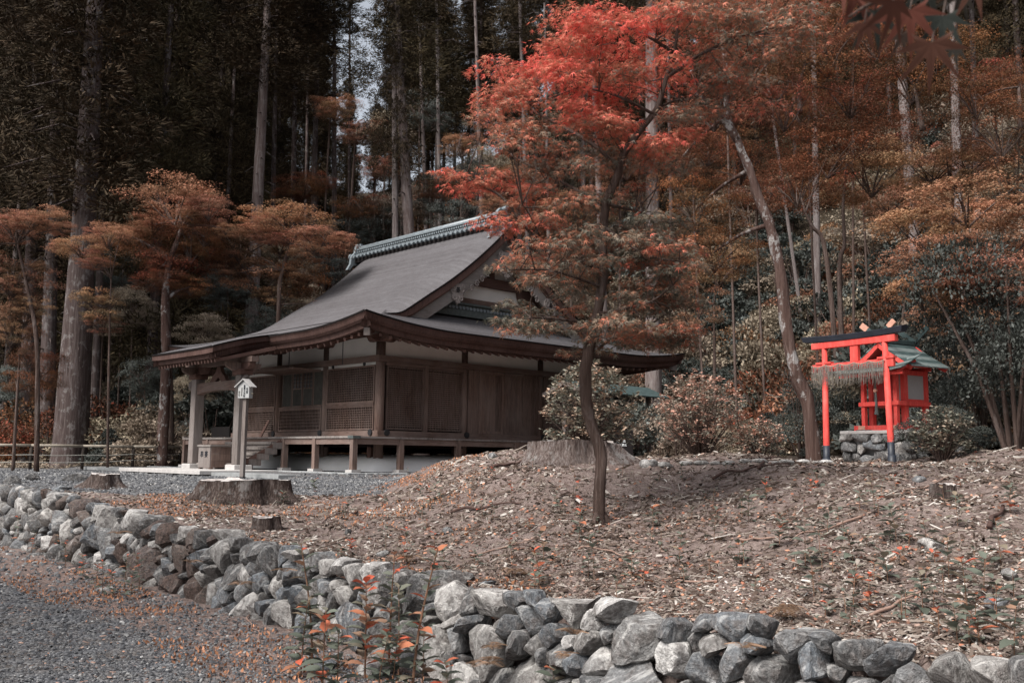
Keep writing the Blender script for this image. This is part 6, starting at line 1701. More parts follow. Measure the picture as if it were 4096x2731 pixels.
p = at(1745, 1010, 21.0); leafy_shrub((p[0], p[1], G(p[0], p[1])), .55, .95, 'smaller orange-leaved shrub close to the foot of the leaning maple', 170, .08, .60, 7)
p = at(2165, 1015, 17.2); leafy_shrub((p[0], p[1], G(p[0], p[1])), .5, 1.0, 'grey-leaved shrub touching the right corner of the shrine', 190, .08, .30, 8)

# ------------------------------------------------------------------ the near branch with big leaves, top right
def near_branch():
    t = thing('maple_branch', 'dark out-of-focus maple branch with big drooping leaves hanging in from the top right corner', 'branch', at(2250, -260, 1.5))
    o = t.location; b = MB()
    pts = [at(2420, -420, 1.6), at(2300, -180, 1.5), at(2200, -60, 1.45), at(2100, -20, 1.4), at(2000, 10, 1.4), at(1950, 40, 1.4)]
    V, F = limb([Vector(p) - o for p in pts], [.008, .006, .005, .004, .003, .002], 1, 6, 4, .05); b.add(V, F); b.build('stem', MAT['maple_bark'], t, True)
    g = np.random.default_rng(9)
    L = [(1965, 20, 100, 200), (2010, 60, 88, 190), (2050, 40, 95, 172), (2090, 60, 92, 185), (2130, 10, 85, 165), (2165, 70, 80, 178), (2140, 135, 92, 182), (2205, 20, 80, 160), (1985, 80, 66, 205), (2190, 130, 60, 150), (2070, 105, 60, 195), (1940, -10, 80, 215), (2240, -10, 80, 150)]
    lm = leaf_mat('near_maple_leaf', [(0, (.035, .045, .04)), (.5, (.07, .035, .024)), (1, (.12, .04, .028))], .5, .3)
    for (u, v, r, ang) in L:
        p = at(u, v - r * .4, 1.4 + g.uniform(-.08, .08)); a = rad(ang)
        f = np.array([[math.sin(a) * .9 * -1, g.uniform(-.3, .3), math.cos(a)]]); f[0, 2] = -abs(f[0, 2])
        up = np.array([[g.uniform(-.5, .5), -1 + g.uniform(-.2, .2), g.uniform(.1, .7)]])
        V, F, Lv = cloud_arrays(np.array([[0, 0, 0.]]), f, up, np.array([r * 1.4 * 1.35 / 2213]), MAPLE7, np.array([g.uniform(0, 1)]))
        obj('leaf', mesh('leaf', V, F, lm, False, dict(lv=Lv)), t, Vector(p) - o)
        V, F = tube_geo([Vector(p) - o, Vector(at(u + 10, v - r * .4 - 50, 1.42)) - o], [.001, .0012], 4, False); MB().add(V, F).build('leaf_stalk', MAT['maple_bark'], t)
near_branch()

# ------------------------------------------------------------------ the tree the near branch belongs to, standing right of the path, and an unseen one added to shade the lower path
def overhead(x, y, h, R, label, mesh_list, n, seed, zlo):
    g = np.random.default_rng(seed); z = G(x, y); t = thing('maple_tree', label, 'maple tree', (x, y, z - .1)); V, F = limb([(0, 0, 0), (.1, 0, h * .3), (0, .2, h * .6), (.1, .3, h * .85)], [.20, .16, .12, .06], 1, 12, 5); MB().add(V, F).build('trunk', MAT['maple_bark'], t, True)
    for i in range(n):
        a = g.uniform(0, 6.28); q = R * math.sqrt(g.uniform(0, 1)); c = (math.cos(a) * q, math.sin(a) * q, g.uniform(zlo, h))
        obj('crown', mesh_list[i % len(mesh_list)], t, c, (0, 0, a), scale=(.8, .8, .6)); V, F = limb([(0, .1, h * .5), (c[0] * .5, c[1] * .5, (c[2] + h * .5) / 2), c], [.08, .05, .02], 2, 6, 3); MB().add(V, F).build('branch', MAT['maple_bark'], t, True)
overhead(8.5, 1.5, 10.5, 5.2, 'spreading maple overhanging the right side of the slope from outside the view', MC_R, 11, 5, 7.4)
overhead(-13.0, 4.5, 11.5, 5.0, 'spreading maple added outside the view on the left to shade the gravel path', MC_R, 9, 6, 8.0)
# ------------------------------------------------------------------ stumps
def stump(p, R, h, label, seed, mat='stump', flare=1.35, skew=(1, 1), topn=40, root_dirs=(), cutmat='cut', tilt=0.0):
    g = np.random.default_rng(seed); t = thing('tree_stump', label, 'tree stump', p)
    n = 110; zs = [-.25, 0, .10, .22, .36, .5, .65, .8, .92, 1.0]; V = []; F = []
    for j, k in enumerate(zs):
        for i in range(n):
            a = 2 * math.pi * i / n
            lob = 1 + .07 * math.sin(5 * a + seed) + .05 * math.sin(9 * a + seed * 2) + .07 * (hash3(i, seed, 1) - .5) + .05 * (hash3(i // 3, seed, 2) - .5) + .03 * (hash3(i, seed, j) - .5)
            fl = 1 + (flare - 1) * max(0, 1 - k) ** 2.2 * (1 + .5 * math.sin(4 * a + seed))
            for (rd, st) in root_dirs: fl += st * math.exp(-((math.atan2(math.sin(a - rd), math.cos(a - rd))) / .38) ** 2) * max(0, 1 - k) ** 1.3
            r = R * lob * fl
            zt = h * k if k >= 0 else k
            if k == 1.0: zt += h * .10 * (math.sin(2 * a + seed) * .5 + (hash3(i // 5, seed, 7) - .5) * 1.1) + tilt * math.cos(a)
            V.append((math.cos(a) * r * skew[0], math.sin(a) * r * skew[1], zt))
    m = len(zs)
    for j in range(m - 1):
        for i in range(n): F.append((j * n + i, j * n + (i + 1) % n, (j + 1) * n + (i + 1) % n, (j + 1) * n + i))
    o = obj('bark', mesh('bark', V, F, MAT[mat], True), t)
    tv = V[(m - 1) * n:]; V2 = []; F2 = []
    rings = [1.0, .8, .5, .25]
    for q in rings:
        for i in range(n):
            x, y, z = tv[i]; zz = z * (q > .9) + (h + (z - h) * q * .6 + .012 * (hash3(i // 2, int(q * 10), seed) - .5)) * (q <= .9); V2.append((x * q, y * q, zz + .004))
    V2.append((0, 0, h))
    for j in range(len(rings) - 1):
        for i in range(n): F2.append((j * n + i, j * n + (i + 1) % n, (j + 1) * n + (i + 1) % n, (j + 1) * n + i))
    for i in range(n): F2.append(((len(rings) - 1) * n + i, (len(rings) - 1) * n + (i + 1) % n, len(rings) * n))
    obj('cut_top', mesh('cut_top', V2, F2, MAT[cutmat], False), t)
    return t
p = ground_at(556, 1152, 8); stump(p + np.array([0, .25, 0]), 100 * p[1] / 2213 * .98, .31, 'large dark stump with a pale sawn top on the terrace in front of the temple', 3, flare=1.2, skew=(1, .8), root_dirs=((3.3, .28),))
p = ground_at(1306, 1068, 8); stump(p + np.array([.12, .45, -.02]), 100 * p[1] / 2213, .33, 'wide grey stump crowning the mound behind the front maple', 5, mat='stump_pale', flare=1.35, skew=(1, .8), root_dirs=((-.25, .55),))
p = ground_at(236, 1122, 9); stump(p + np.array([0, .1, 0]), 30 * p[1] / 2213, .26, 'low rotten stump with an orange flank near the left stone wall', 8, flare=1.5, root_dirs=((3.2, .8),))
MB_ = MB(); 
p = ground_at(612, 1214, 6); stump(p, 30 * p[1] / 2213, .125, 'small flat white-topped stump close behind the stone wall', 9, flare=1.15)
p = ground_at(1482, 1046, 9); stump(p, 20 * p[1] / 2213, .20, 'little pale stump right of the mound behind the front maple', 11, flare=1.1)
p = ground_at(1872, 1008, 12); stump(p, 24 * p[1] / 2213, .34, 'grey stump at the foot of the leaning maple beside the torii', 12, flare=1.1)
p = ground_at(2168, 1148, 5); stump(p, 26 * p[1] / 2213, .14, 'dark weathered stump low on the right slope', 13, flare=1.2)

# ------------------------------------------------------------------ loose rocks
def loose_rock(u, v, w, h, tone, label, seed, flat=.8, moss=.25, name='rock', y0=3):
    p = ground_at(u, v, y0); R = w * p[1] / 2213; Hh = h * p[1] / 2213
    V, F = rock_shape(4 if R > .12 else 3, lambda t_: np.full_like(t_, 1.0), .8, .8, seed, 9, .16, .6)
    V = V * np.array([R, R * flat, Hh]); me = mesh(name, V, F, MAT['rock'], True, dict(tone=np.full(len(V), tone), moss=np.full(len(V), moss)))
    o = obj(name, me, None, (p[0], p[1] + R * .3, p[2] + Hh * .45), (0, 0, hash3(seed, 1, 1) * 1.0)); tag(o, label, 'rock'); return o
loose_rock(797, 1228, 11, 9, .2, 'small black angular rock on bare soil above the wall', 51)
loose_rock(2150, 1262, 40, 18, .82, 'long pale rock lying among weeds on the right slope', 52)
loose_rock(2115, 1110, 18, 10, .45, 'small purple grey rock near the right edge of the slope', 53)
loose_rock(2330, 1340, 34, 20, .6, 'pinkish rock at the right edge of the slope', 54)
loose_rock(2300, 1400, 40, 16, .35, 'blue grey rock sunk in litter near the right edge', 55)
loose_rock(1492, 1073, 24, 14, .92, 'white rock at the left end of the stony path edge', 56, y0=9)
loose_rock(1530, 1075, 20, 11, .72, 'pinkish rock second from the left on the stony path edge', 57, y0=9)
loose_rock(1133, 1053, 14, 11, .5, 'grey rock standing on the crest of the mound left of the wide stump', 58, y0=8)
loose_rock(880, 1278, 17, 10, .55, 'grey angular rock in the hollow above the wall', 59)
loose_rock(1180, 1230, 12, 6, .7, 'small pale rock below the front maple', 60)
loose_rock(1030, 1225, 16, 9, .5, 'grey rock half sunk left of the front maple', 61)
loose_rock(1960, 1022, 36, 12, .42, 'flat blue slate slab beside the foot of the plinth', 62, y0=12)
loose_rock(1910, 1033, 26, 5, .8, 'thin pale slab between the torii pillars', 63, y0=12)
loose_rock(1985, 1045, 30, 30, .4, 'upright grey rock leaning on the left corner of the plinth', 64, .6, y0=12)
loose_rock(2215, 1012, 44, 11, .5, 'long flat grey rock right of the shrine', 65, y0=12)
loose_rock(2165, 1015, 18, 12, .6, 'rounded grey rock under the bush right of the shrine', 66, y0=12)
loose_rock(70, 1104, 24, 12, .12, 'dark rock beside the gravel at the left end of the wall', 67, y0=12)
loose_rock(28, 1112, 26, 14, .1, 'black mossy rock nearest the left edge behind the wall', 68, y0=12)
loose_rock(170, 1106, 30, 17, .1, 'shaggy dark root-like rock beside the gravel yard', 69, y0=12)
loose_rock(140, 1126, 34, 8, .40, 'flat blue slate on top of the wall near the left edge', 70, y0=9)
loose_rock(490, 1070, 26, 8, .6, 'flat pale stone by the fence at the yard edge', 71, y0=20)
loose_rock(240, 1358, 24, 5, .75, 'small pale flat stone on the gravel path', 72)
loose_rock(752, 1540, 44, 12, .40, 'flat blue slab on the path in front of the tall weeds', 73)
loose_rock(860, 1548, 44, 16, .9, 'white rock half buried at the foot of the wall beside the weeds', 74)
loose_rock(405, 1310, 13, 10, .3, 'small grey rock against the foot of the wall', 75)
loose_rock(1030, 1335, 42, 8, .35, 'flat slate laid on the wall behind the tall weeds', 76)
loose_rock(1120, 1345, 26, 9, .4, 'wedge of dark slate on the wall top left of the big square boulder', 77)
loose_rock(965, 1335, 26, 12, .75, 'pale angular rock on the wall top behind the weeds', 78)
loose_rock(1440, 1398, 30, 12, .3, 'grey rock bedded between boulders on the wall top', 79)
# stone edging of the little path at the torii
def edging():
    t = thing('path_edging', 'row of pale stones edging the little reddish path before the torii', 'stone edging', (0, 0, 0)); g = np.random.default_rng(4)
    u = 1555; k = 0
    while u < 1890:
        w = g.uniform(8, 20); p = ground_at(u + w, 1067 - (u - 1555) * .012, 10); R = w * p[1] / 2213
        V, F = rock_shape(2, lambda t_: np.full_like(t_, 1.0), .8, .8, k + 400, 7, .2, .6); V = V * np.array([R, R * .7, R * .38])
        obj('stone', mesh('stone', V, F, MAT['rock'], True, dict(tone=np.full(len(V), g.uniform(.6, .95)), moss=np.full(len(V), .15))), t, (p[0], p[1], p[2] + R * .12)); u += 2 * w * .95; k += 1
edging()

# ------------------------------------------------------------------ litter, chips, gravel
def polar_points(n, r0, r1, a0, a1, g, e=1.0):
    """points whose density falls with distance from the clearing's near edge"""
    k = g.uniform(0, 1, n); r = (r0 ** (-e) + k * (r1 ** (-e) - r0 ** (-e))) ** (-1 / e); a = g.uniform(a0, a1, n)
    return r * np.sin(a), r * np.cos(a), r
CHIP = (np.array([(-.5, -.5, 0), (.5, -.5, 0), (.5, .5, 0), (-.5, .5, 0), (-.42, -.05, 1), (.42, .05, 1.0)]), np.array([(0, 1, 5), (0, 5, 4), (2, 3, 4), (2, 4, 5), (1, 2, 5), (3, 0, 4)]))
def chips(name, n, seed, r0, r1, lw, wd, th, mat, cond, size_k=.11, lvf=None, e=1.0, zoff=0.0, a0=-.62, a1=.80):
    g = np.random.default_rng(seed); x, y, r = polar_points(n, r0, r1, a0, a1, g, e); m = cond(x, y); x, y, r = x[m], y[m], r[m]; N = len(x)
    z = H(x, y); sc_ = np.clip(r * size_k, .8, 2.6)
    ln = g.uniform(lw[0], lw[1], N) * sc_ * g.uniform(.6, 1.3, N); w = g.uniform(wd[0], wd[1], N) * sc_; t = g.uniform(th[0], th[1], N) * sc_
    a = g.uniform(0, 6.28, N); e_ = .04; 
    hx = (H(x + e_, y) - z) / e_; hy = (H(x, y + e_) - z) / e_
    hx = np.clip(hx, -1, 1); hy = np.clip(hy, -1, 1)
    nrm = np.stack([-hx + g.normal(0, .28, N), -hy + g.normal(0, .28, N), np.ones(N)], 1); nrm /= np.linalg.norm(nrm, axis=1, keepdims=True)
    f = np.stack([np.cos(a), np.sin(a), np.zeros(N)], 1); f -= nrm * (f * nrm).sum(1, keepdims=True); f /= np.linalg.norm(f, axis=1, keepdims=True); s = np.cross(nrm, f)
    tv, tf = CHIP; P = np.stack([x, y, z + zoff + g.uniform(-.004, .012, N)], 1)
    V = P[:, None] + f[:, None] * (tv[None, :, 0:1] * ln[:, None, None]) + s[:, None] * (tv[None, :, 1:2] * w[:, None, None]) + nrm[:, None] * (tv[None, :, 2:3] * t[:, None, None])
    F = (np.arange(N)[:, None, None] * 6 + tf[None]).reshape(-1, 3)
    lv = g.uniform(0, 1, N) if lvf is None else lvf(x, y, g)
    o = obj(name, mesh(name, V.reshape(-1, 3), F, mat, False, dict(lv=np.repeat(lv, 6))), kind='stuff'); print(name, N); return o
MAT['chip'] = leaf_mat('wood_chip', [(0, (.03, .020, .015)), (.3, (.085, .060, .048)), (.6, (.185, .152, .128)), (.85, (.35, .31, .275)), (1, (.58, .545, .505))], .85, 0)
MAT['litter'] = leaf_mat('leaf_litter', [(0, (.09, .055, .045)), (.5, (.24, .175, .15)), (.85, (.36, .24, .19)), (1, (.50, .24, .15))], .8, 0)
MAT['pebble'] = leaf_mat('gravel_stone', [(0, (.035, .036, .040)), (.5, (.10, .102, .108)), (.85, (.21, .208, .205)), (1, (.45, .44, .43))], .8, 0)
def terr(x, y): 
    d = wdist(x, y); s, t = tloc(x, y); return (d > .12) & (fdist(x, y) < 1) & ~((s > -5.1) & (t > -2.4) & (t < 12) & (s < 13)) 
def on_mulch(x, y): return terr(x, y) & ((n2(x, y, 1.1, 3, 12.) > .44) | (rg.uniform(0, 1, len(x)) < .45)) & ((y < 16.0) | (x > -1.5))
chips('wood_chips', 200000, 31, 3.2, 26, (.016, .055), (.006, .016), (.003, .009), MAT['chip'], on_mulch, .13, lambda x, y, g: np.clip(g.beta(1.5, 2.0, len(x)) + .55 * (n2(x, y, .55, 3, 8.) - .5) + .0, 0, 1))
chips('bark_pieces', 9000, 39, 3.2, 24, (.05, .13), (.015, .04), (.006, .02), MAT['chip'], on_mulch, .10, lambda x, y, g: g.beta(.9, 1.5, len(x)), zoff=.004)
chips('twig_litter', 7000, 32, 3.2, 24, (.08, .24), (.004, .008), (.004, .008), MAT['chip'], on_mulch, .12, lambda x, y, g: g.beta(1.6, 1.8, len(x)), zoff=.006)
chips('leaf_litter', 16000, 33, 3.2, 24, (.02, .042), (.014, .028), (.004, .014), MAT['litter'], on_mulch, .12, None)
def on_path(x, y): return (wdist(x, y) < -.08)
chips('path_gravel', 52000, 34, 4.5, 22, (.014, .036), (.010, .026), (.006, .016), MAT['pebble'], on_path, .11, lambda x, y, g: np.clip(g.beta(2.0, 2.2, len(x)), 0, 1), e=1.4, a0=-.60, a1=.25)
def under_maple(x, y): return on_mulch(x, y) & (np.exp(-((x - .75) ** 2 + (y - 9.3) ** 2) / 5.0) + .25 * (n2(x, y, .7, 2, 41.) > .56) > rg.uniform(0, 1, len(x)))
chips('fallen_maple_leaves', 16000, 47, 3.2, 20, (.025, .045), (.02, .035), (.004, .015), leaf_mat('fallen_maple_leaf', [(0, (.10, .055, .04)), (.5, (.19, .10, .07)), (1, (.33, .14, .09))], .8, 0), under_maple, .10, None, zoff=.004)
def on_yard(x, y):
    s, t = tloc(x, y); return (y > 16.2) & (x < -2.2) & (x > -26) & (y < 36) & ~((s > -4.6) & (t > -2.2)) & (wdist(x, y) > .3)
chips('yard_gravel', 42000, 38, 15, 38, (.02, .045), (.016, .035), (.008, .02), MAT['pebble'], on_yard, .062, lambda x, y, g: np.clip(g.beta(2.0, 2.2, len(x)), 0, 1), e=1.0, a0=-.62, a1=-.02)
chips('path_litter', 3500, 35, 5, 20, (.02, .06), (.010, .025), (.003, .01), MAT['litter'], lambda x, y: on_path(x, y) & (wdist(x, y) > -2.2), .11, None, a0=-.6, a1=.25)

# ------------------------------------------------------------------ weeds, seedlings, ferns, sticks
def weed(p, h, leaves, size, seed, label, red=.3, group=None, parts=True, lean=0):
    """upright broad-leaved weed: stem, opposite drooping leaves, a reddish tip"""
    g = np.random.default_rng(seed); t = thing('weed', label, 'weed', p, 0, group)
    dx, dy = g.normal(0, .12, 2); st = [(0, 0, -.03), (dx * h * .3, dy * h * .3, h * .5), (dx * h + lean, dy * h, h)]
    V, F = tube_geo(smooth_path(st, 3), list(np.linspace(.006, .002, 7) * max(.6, h / .5)), 5, False); MB().add(V, F).build('stem', MAT['weed_stem'], t)
    SP = smooth_path(st, 12); n = leaves; k = np.linspace(.22, 1, n); ii = (k * (len(SP) - 1)).astype(int); P = SP[ii]
    a = np.arange(n) * 2.4 + g.uniform(0, 6); el = g.uniform(-.35, .35, n) + k * .5; f = np.stack([np.cos(a), np.sin(a), el], 1)
    s = 1.05 * size * (1.15 - .55 * k) * g.uniform(.8, 1.15, n); up = np.tile([0, 0, 1.], (n, 1)) + g.normal(0, .2, (n, 3))
    lv = np.clip(.38 + g.normal(0, .14, n) + np.where(g.uniform(0, 1, n) < red, .42, 0) + np.where(k > .85, red * .8, 0), 0, 1)
    cloud('leaves', P, f, up, s, OVAL, lv, MAT['leaf_weed'], t); return t
MAT['weed_stem'] = simple('weed_stem', (.20, .11, .07), .7, .3)
WD = [(690, 1560, .55, 26, .15, 'leafy grey weed at the left end of the clump before the wall', .15, 0),
      (718, 1560, .95, 26, .16, 'tall weed with a long red spike at the left of the clump before the wall', .3, .0),
      (740, 1570, .62, 26, .17, 'bushy weed with one big red leaf low in the clump before the wall', .25, 0),
      (775, 1575, .50, 22, .15, 'grey-green weed between the red-spiked and the crimson weed', .1, 0),
      (838, 1560, .70, 34, .18, 'dark red crowned weed in the middle of the clump before the wall', .8, 0),
      (865, 1590, .48, 24, .15, 'grey leafy weed at the foot of the crimson weed', .1, 0),
      (892, 1545, .85, 28, .15, 'straight thin weed with red and green leaves right of the crimson one', .35, 0),
      (915, 1560, .62, 24, .15, 'grey-leaved weed just left of the tallest slender weed', .1, 0),
      (943, 1570, 1.02, 34, .14, 'tallest slender weed with pale seed heads before the wall', .2, 0),
      (970, 1580, .50, 20, .14, 'broad pale weed at the right end of the clump before the wall', .1, 0),
      (900, 1600, .45, 20, .16, 'low weed with a pink crown in front of the slender weeds', .45, 0),
      (1030, 1590, .30, 16, .14, 'low weed with small red shoots at the bottom edge below the blue boulder', .4, 0),
      (1268, 1600, .26, 14, .16, 'broad-leaved weed at the bottom edge below the pink rock', .15, 0)]
for i, (u, v, h, n, s, lb, rd, ln) in enumerate(WD):
    p = ground_at(u, v, 3) if v < 1568 else at(u, v, 6.3); p = np.array([p[0], p[1], G(p[0], p[1])]); weed(p, h, n, s, 500 + i, lb, rd, lean=ln)
WT = [(1925, 1600, .55, 26, .16, 'big leafy weed with a red tip over the dark slate at the bottom right', .12), (1880, 1595, .34, 18, .14, 'lower red-crowned weed beside the big leafy one at the bottom right', .3),
      (1240, 1345, .24, 9, .12, 'small plant with a glowing orange top behind the square boulder', .6), (1365, 1330, .30, 10, .11, 'grey-green seedling standing right of the square boulder', .05),
      (925, 1290, .30, 14, .09, 'orange-tipped weed standing in the hollow above the wall', .6), (835, 1235, .35, 14, .07, 'wispy orange weed behind the small black rock', .7),
      (1760, 1150, .22, 10, .12, 'droopy seedling with orange leaves midway up the right slope', .45), (1567, 1108, .20, 14, .09, 'dark glossy sprout in a hollow below the stony path edge', .0),
      (1850, 1310, .34, 12, .15, 'large-leaved seedling in the middle of the right slope', .1), (1870, 1370, .26, 12, .12, 'pale seedling cluster below the large-leaved one', .15), (2225, 1440, .36, 16, .12, 'bushy weed with red shoots near the bottom right boulder', .3),
      (2130, 1260, .20, 8, .13, 'broad grey leaves sprouting beside the long pale rock', .1), (230, 1395, .0, 0, 0, '', 0)]
for i, (u, v, h, n, s, lb, rd) in enumerate(WT):
    if not lb: continue
    p = ground_at(u, min(v, 1567), 3) if v < 1500 else np.array([*at(u, 1520, 4.6)[:2], 0]); p = np.array([p[0], p[1], G(p[0], p[1])]); weed(p, h, n, s, 540 + i, lb, rd)
def seedlings():
    g = np.random.default_rng(66); n = 0
    protos = []
    while n < 120:
        u = g.uniform(880, 2340) if g.uniform() < .75 else g.uniform(180, 900); v = g.uniform(1075, 1500)
        if v > 1150 + (u - 300) * .20 + 40 and u < 1300: continue
        if v > 1370 + (u - 1300) * .14: continue
        p = ground_at(u, v, 3)
        if float(wdist(p[0], p[1])) < .25 or p[1] > 19: continue
        red = g.uniform() < .35
        k = g.uniform(.07, .17) * (1 + (p[1] - 5) * .03)
        lab = 'tiny seedling with an orange or red tip poking through the mulch' if red else 'tiny grey-green seedling poking through the mulch'
        weed(p, k, int(g.integers(5, 9)), g.uniform(.06, .10), 700 + n, lab, .7 if red else .08, 'orange-tipped seedlings on the mulch' if red else 'grey-green seedlings on the mulch'); n += 1
seedlings()
def slope_weeds():
    g = np.random.default_rng(68); L = [(1720, 1200), (1790, 1260), (1700, 1300), (1640, 1255), (1900, 1230), (1960, 1290), (2060, 1250), (2040, 1340), (2180, 1330), (2260, 1370), (2300, 1300), (2120, 1410), (2200, 1480), (2290, 1450), (2330, 1520), (1960, 1400), (1500, 1210), (1560, 1300), (1450, 1330), (2010, 1180), (2200, 1210), (2320, 1180), (1880, 1120), (1330, 1240), (1250, 1290), (1130, 1200), (1000, 1150), (960, 1110), (880, 1160), (650, 1160), (720, 1130), (800, 1180)]
    W = ['beside the maple foot', 'low on the slope', 'halfway up the slope', 'high on the slope']
    spots = []
    for i, (u, v) in enumerate(L):
        p = ground_at(u, min(v, 1555), 3); where = 'high on the slope' if v < 1200 else ('halfway up the slope' if v < 1320 else 'low on the slope')
        side = 'left of the front maple' if u < 1370 else ('right of the front maple' if u < 1650 else ('in front of the torii' if u < 1950 else ('below the shrine' if u < 2150 else 'near the right edge')))
        spots.append((side, where, u, p, i))
    from itertools import groupby
    spots.sort(key=lambda q: (q[0], q[1], q[2]))
    for (sd, wh), grp in groupby(spots, key=lambda q: (q[0], q[1])):
        grp = list(grp)
        for k, q in enumerate(grp):
            o = '' if len(grp) == 1 else ', ' + ['first', 'second', 'third', 'fourth', 'fifth', 'sixth', 'seventh'][k] + ' from left'
            weed(q[3], g.uniform(.16, .30), int(g.integers(9, 14)), g.uniform(.10, .14), 1300 + q[4], f'grey weed {wh} {sd}{o}', .12, 'broad-leaved weeds on the slope')
slope_weeds()
def wallweeds():
    g = np.random.default_rng(67)
    spots = [(345, 1395), (370, 1400), (395, 1385), (410, 1405), (430, 1390), (205, 1290), (235, 1310), (260, 1330), (120, 1270), (150, 1285), (300, 1360), (330, 1375), (180, 1300), (60, 1262)]
    for i, (u, v) in enumerate(spots):
        p = ground_at(u * .75 if False else u - 110, v - 28, 4); p[2] = G(p[0], p[1])
        d = float(wdist(p[0], p[1]))
        weed(p, g.uniform(.25, .55), 18, .10, 900 + i, 'reddish leafy weed sprouting along the foot of the mossy left part of the wall', .3, 'weeds along the foot of the left wall')
wallweeds()
def fern(p, L, n, seed, label, group=None, rise=.5):
    g = np.random.default_rng(seed); t = thing('fern', label, 'fern', p, 0, group)
    for i in range(n):
        a = g.uniform(0, 6.28) if n > 3 else g.uniform(-2.6, -.5); Lf = L * g.uniform(.7, 1.1)
        pts = smooth_path([(0, 0, 0), (math.cos(a) * Lf * .4, math.sin(a) * Lf * .4, Lf * rise), (math.cos(a) * Lf * .95, math.sin(a) * Lf * .95, Lf * rise * .55)], 8)
        m = len(pts); P = []; f = []; s = []
        dirs = np.gradient(pts, axis=0)
        for j in range(2, m):
            side = np.cross(dirs[j], [0, 0, 1]); side /= np.linalg.norm(side); w = math.sin(math.pi * (j / m) ** .8) * .30 * Lf + .01
            for sg in (-1, 1): P.append(pts[j]); f.append(side * sg + dirs[j] / np.linalg.norm(dirs[j]) * .4 + np.array([0, 0, -.15])); s.append(w)
        N = len(P); cloud('frond', np.array(P), np.array(f), np.tile([0, 0, 1.], (N, 1)), np.array(s), (np.array([(0, 0, 0), (-.10, .4, .02), (0, 1, -.05), (.10, .4, .02)]), DIAM[1]), np.full(N, g.uniform(0, 1)), MAT['leaf_fern'], t)
    return t
def wall_point(u, v, out=.05):
    L, z, Y = wall_hit(u, v); (x, y), i = wall_at(L); return np.array([x - .06 - out, y - .06 - out, z])
FW_ = [(1160, 1520, .26, 6, 'brown fern hanging over the blue boulder in the wall'), (1170, 1480, .22, 5, 'small drooping fern above the brown fern on the wall'), (1360, 1450, .20, 5, 'fern growing from the joint beneath the white boulder'),
       (1340, 1500, .18, 4, 'thin fern beside the pink rock in the wall'), (1745, 1480, .18, 5, 'orange fern between the slates of the wall'), (585, 1340, .22, 5, 'dry fern fronds spilling over the middle of the wall'), (690, 1310, .2, 5, 'tan fern tuft in the wall left of the white boulders'),
       (300, 1225, .26, 6, 'large green-grey fern hanging from the top of the left wall'), (470, 1290, .2, 5, 'pale fern tuft in a wall joint left of the tall grey stone')]
for i, (u, v, L, n, lb) in enumerate(FW_): fern(wall_point(u, v), L * .62, n + 2, 1000 + i, lb, rise=.25)
for i, (u, v, lb) in enumerate([(1180, 1325, 'tan fern on the soil behind the wall left of the square boulder'), (1840, 1040, 'fern patch at the foot of the grey stump by the torii'), (940, 1298, 'rounded tuft of dry fern in the hollow above the wall'), (1810, 1425, 'single upright rust-coloured fern above the wall slates')]):
    p = ground_at(u, v, 4); fern(p, .15 if p[1] < 12 else .5, 10, 1100 + i, lb)
def sticks():
    g = np.random.default_rng(71); MAT['stick'] = simple('bare_stick', (.26, .17, .135), .85, .2, .3, 20); MAT['stick_dark'] = simple('dark_dead_branch', (.075, .045, .038), .9, .2, .3, 14)
    S = [((2000, 1420), (2130, 1360), .012, 'bare curved orange stick lying near the bottom right boulder', 'stick'), ((1730, 1085), (1880, 1062), .022, 'dark fallen branch below the torii path', 'stick_dark'), ((1640, 1105), (1820, 1072), .018, 'reddish fallen branch lying below the stony path edge', 'stick_dark'),
         ((1980, 1190), (1810, 1245), .012, 'long thin stick crossing the middle of the right slope', 'stick'), ((2270, 1225), (2310, 1170), .024, 'short charred stick standing out near the right edge', 'stick_dark'), ((2000, 1035), (2200, 1080), .010, 'long bare twig leaning from the plinth down the slope', 'stick'),
         ((1040, 1180), (1200, 1160), .016, 'dark branch half buried left of the front maple', 'stick_dark'), ((1080, 1285), (1230, 1240), .010, 'thin branch lying across the mulch below the front maple', 'stick'), ((1330, 1260), (1480, 1290), .009, 'pale thin branch right below the front maple', 'stick'),
         ((1130, 1080), (1215, 1058), .03, 'dead log on the crest of the mound left of the wide stump', 'stick_dark'), ((1500, 1052), (1640, 1045), .022, 'bleached branch lying along the crest behind the front maple', 'stick'), ((1700, 1250), (1790, 1238), .010, 'short pale twig left of the seedlings on the right slope', 'stick'),
         ((570, 1415), (600, 1480), .007, 'single dry stalk lying on the gravel path below the wall', 'stick'), ((820, 1180), (740, 1205), .014, 'flat dark branch on the soil right of the small stump', 'stick_dark'), ((1650, 1340), (1500, 1330), .008, 'thin reddish twig above the wall slates', 'stick'), ((2080, 1130), (2180, 1100), .012, 'pale fallen branch high on the right slope', 'stick')]
    for i, (a, b, r, lb, mt) in enumerate(S):
        p = ground_at(*a, 3); q = ground_at(*b, 3)
        if np.linalg.norm(p - q) > 3.2: q = p + (q - p) / np.linalg.norm(q - p) * 3.0
        n = 6; pts = []
        for k in range(n + 1):
            c = p + (q - p) * k / n; c = c + np.array([g.normal(0, .03), g.normal(0, .03), 0]) * np.linalg.norm(q - p) * .5; pts.append((c[0], c[1], G(c[0], c[1]) + r * 1.1 + abs(g.normal(0, .012))))
        o = pts[0]; V, F = tube_geo([tuple(c[j] - o[j] for j in range(3)) for c in smooth_path(pts, 3)], list(np.linspace(r, r * .45, 19)), 6, True, .15, i)
        t = MB().add(V, F).build('fallen_branch', MAT[mt], None, True, loc=o); tag(t, lb, 'branch')
sticks()
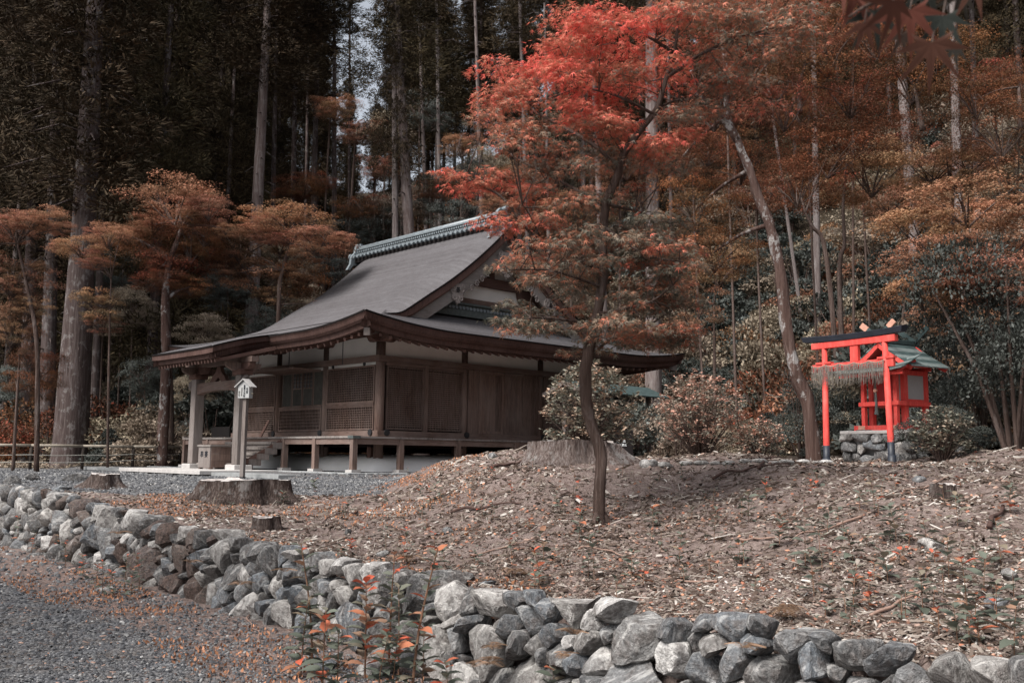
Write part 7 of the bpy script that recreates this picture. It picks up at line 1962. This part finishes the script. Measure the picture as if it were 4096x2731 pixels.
# low ground cover behind the fence and under the bushes
def cover(name, n, seed, cond, box, lv0, mat, size, tm=DIAM, up=.30):
    g = np.random.default_rng(seed); x = g.uniform(box[0], box[1], n); y = g.uniform(box[2], box[3], n); m = cond(x, y); x, y = x[m], y[m]; N = len(x); z = H(x, y)
    k = n2(x, y, .6, 2, 3.); P = np.stack([x, y, z + g.uniform(0, up, N) * k], 1)
    cloud(name, P, rdir(N, g, .5, .4), np.tile([0, 0, 1.], (N, 1)) + g.normal(0, .4, (N, 3)), size * g.uniform(.6, 1.3, N), tm, np.clip(lv0 + (k - .5) * .8 + g.normal(0, .15, N), 0, 1), mat, kind='stuff'); print(name, N)
def fence_zone(x, y): 
    s, t = tloc(x, y); return (y > 36.4 - .20 * (x + 17)) & (t > 11.2)
cover('ground_cover', 34000, 81, fence_zone, (-26, -7, 33, 47), .55, MAT['leaf_tan'], .10)
cover('undergrowth', 98000, 82, lambda x, y: (fdist(x, y) > -1.5) & (fdist(x, y) < 62) & (x / np.maximum(y, 1) < .64), (2, 44, 14, 88), .5, MAT['leaf_tan'], .20, up=1.1)
cover('hillside_litter', 48000, 83, lambda x, y: (fdist(x, y) > -1.0) & (fdist(x, y) < 50), (-30, 6, 44, 100), .5, MAT['leaf_tan'], .24, up=1.0)
g9 = np.random.default_rng(91)
def moss_tufts():
    g = g9; A = []
    x = g.uniform(-11, 3, 60000); y = g.uniform(5, 20, 60000); d = wdist(x, y)
    m = ((d > .05) & (d < .7) & (x < .3) & (x > -3.4) & (n2(x, y, 1.5, 2, 2.) > .45)) | ((d < -.15) & (d > -1.3) & (n2(x, y, 1.1, 2, 6.) > .5)) | ((d > 2) & (x > -2.6) & (x < -.4) & (y > 8) & (n2(x, y, 1.3, 2, 9.) > .5)) | ((d > .3) & (y > 11) & (x < -2.5) & (y < 17) & (n2(x, y, .9, 2, 14.) > .58))
    x, y = x[m], y[m]; N = len(x); P = np.stack([x, y, H(x, y)], 1)
    cloud('moss', P, rdir(N, g, 1.4, .5), rdir(N, g, 0, .3), g.uniform(.012, .035, N) * 1.4, DIAM, np.clip(g.normal(.6, .2, N), 0, 1), leaf_mat('orange_moss', [(0, (.16, .07, .035)), (.6, (.38, .18, .10)), (1, (.58, .30, .19))], .9, 0), kind='stuff'); print('moss', N)
moss_tufts()

_t = {}
for _o in bpy.data.objects:
    if _o.type == 'MESH': _t[_o.data.name] = sum(len(p.vertices) - 2 for p in _o.data.polygons) if len(_o.data.polygons) < 3000 else len(_o.data.loops) - 2 * len(_o.data.polygons)
print('unique triangles', sum(_t.values()))
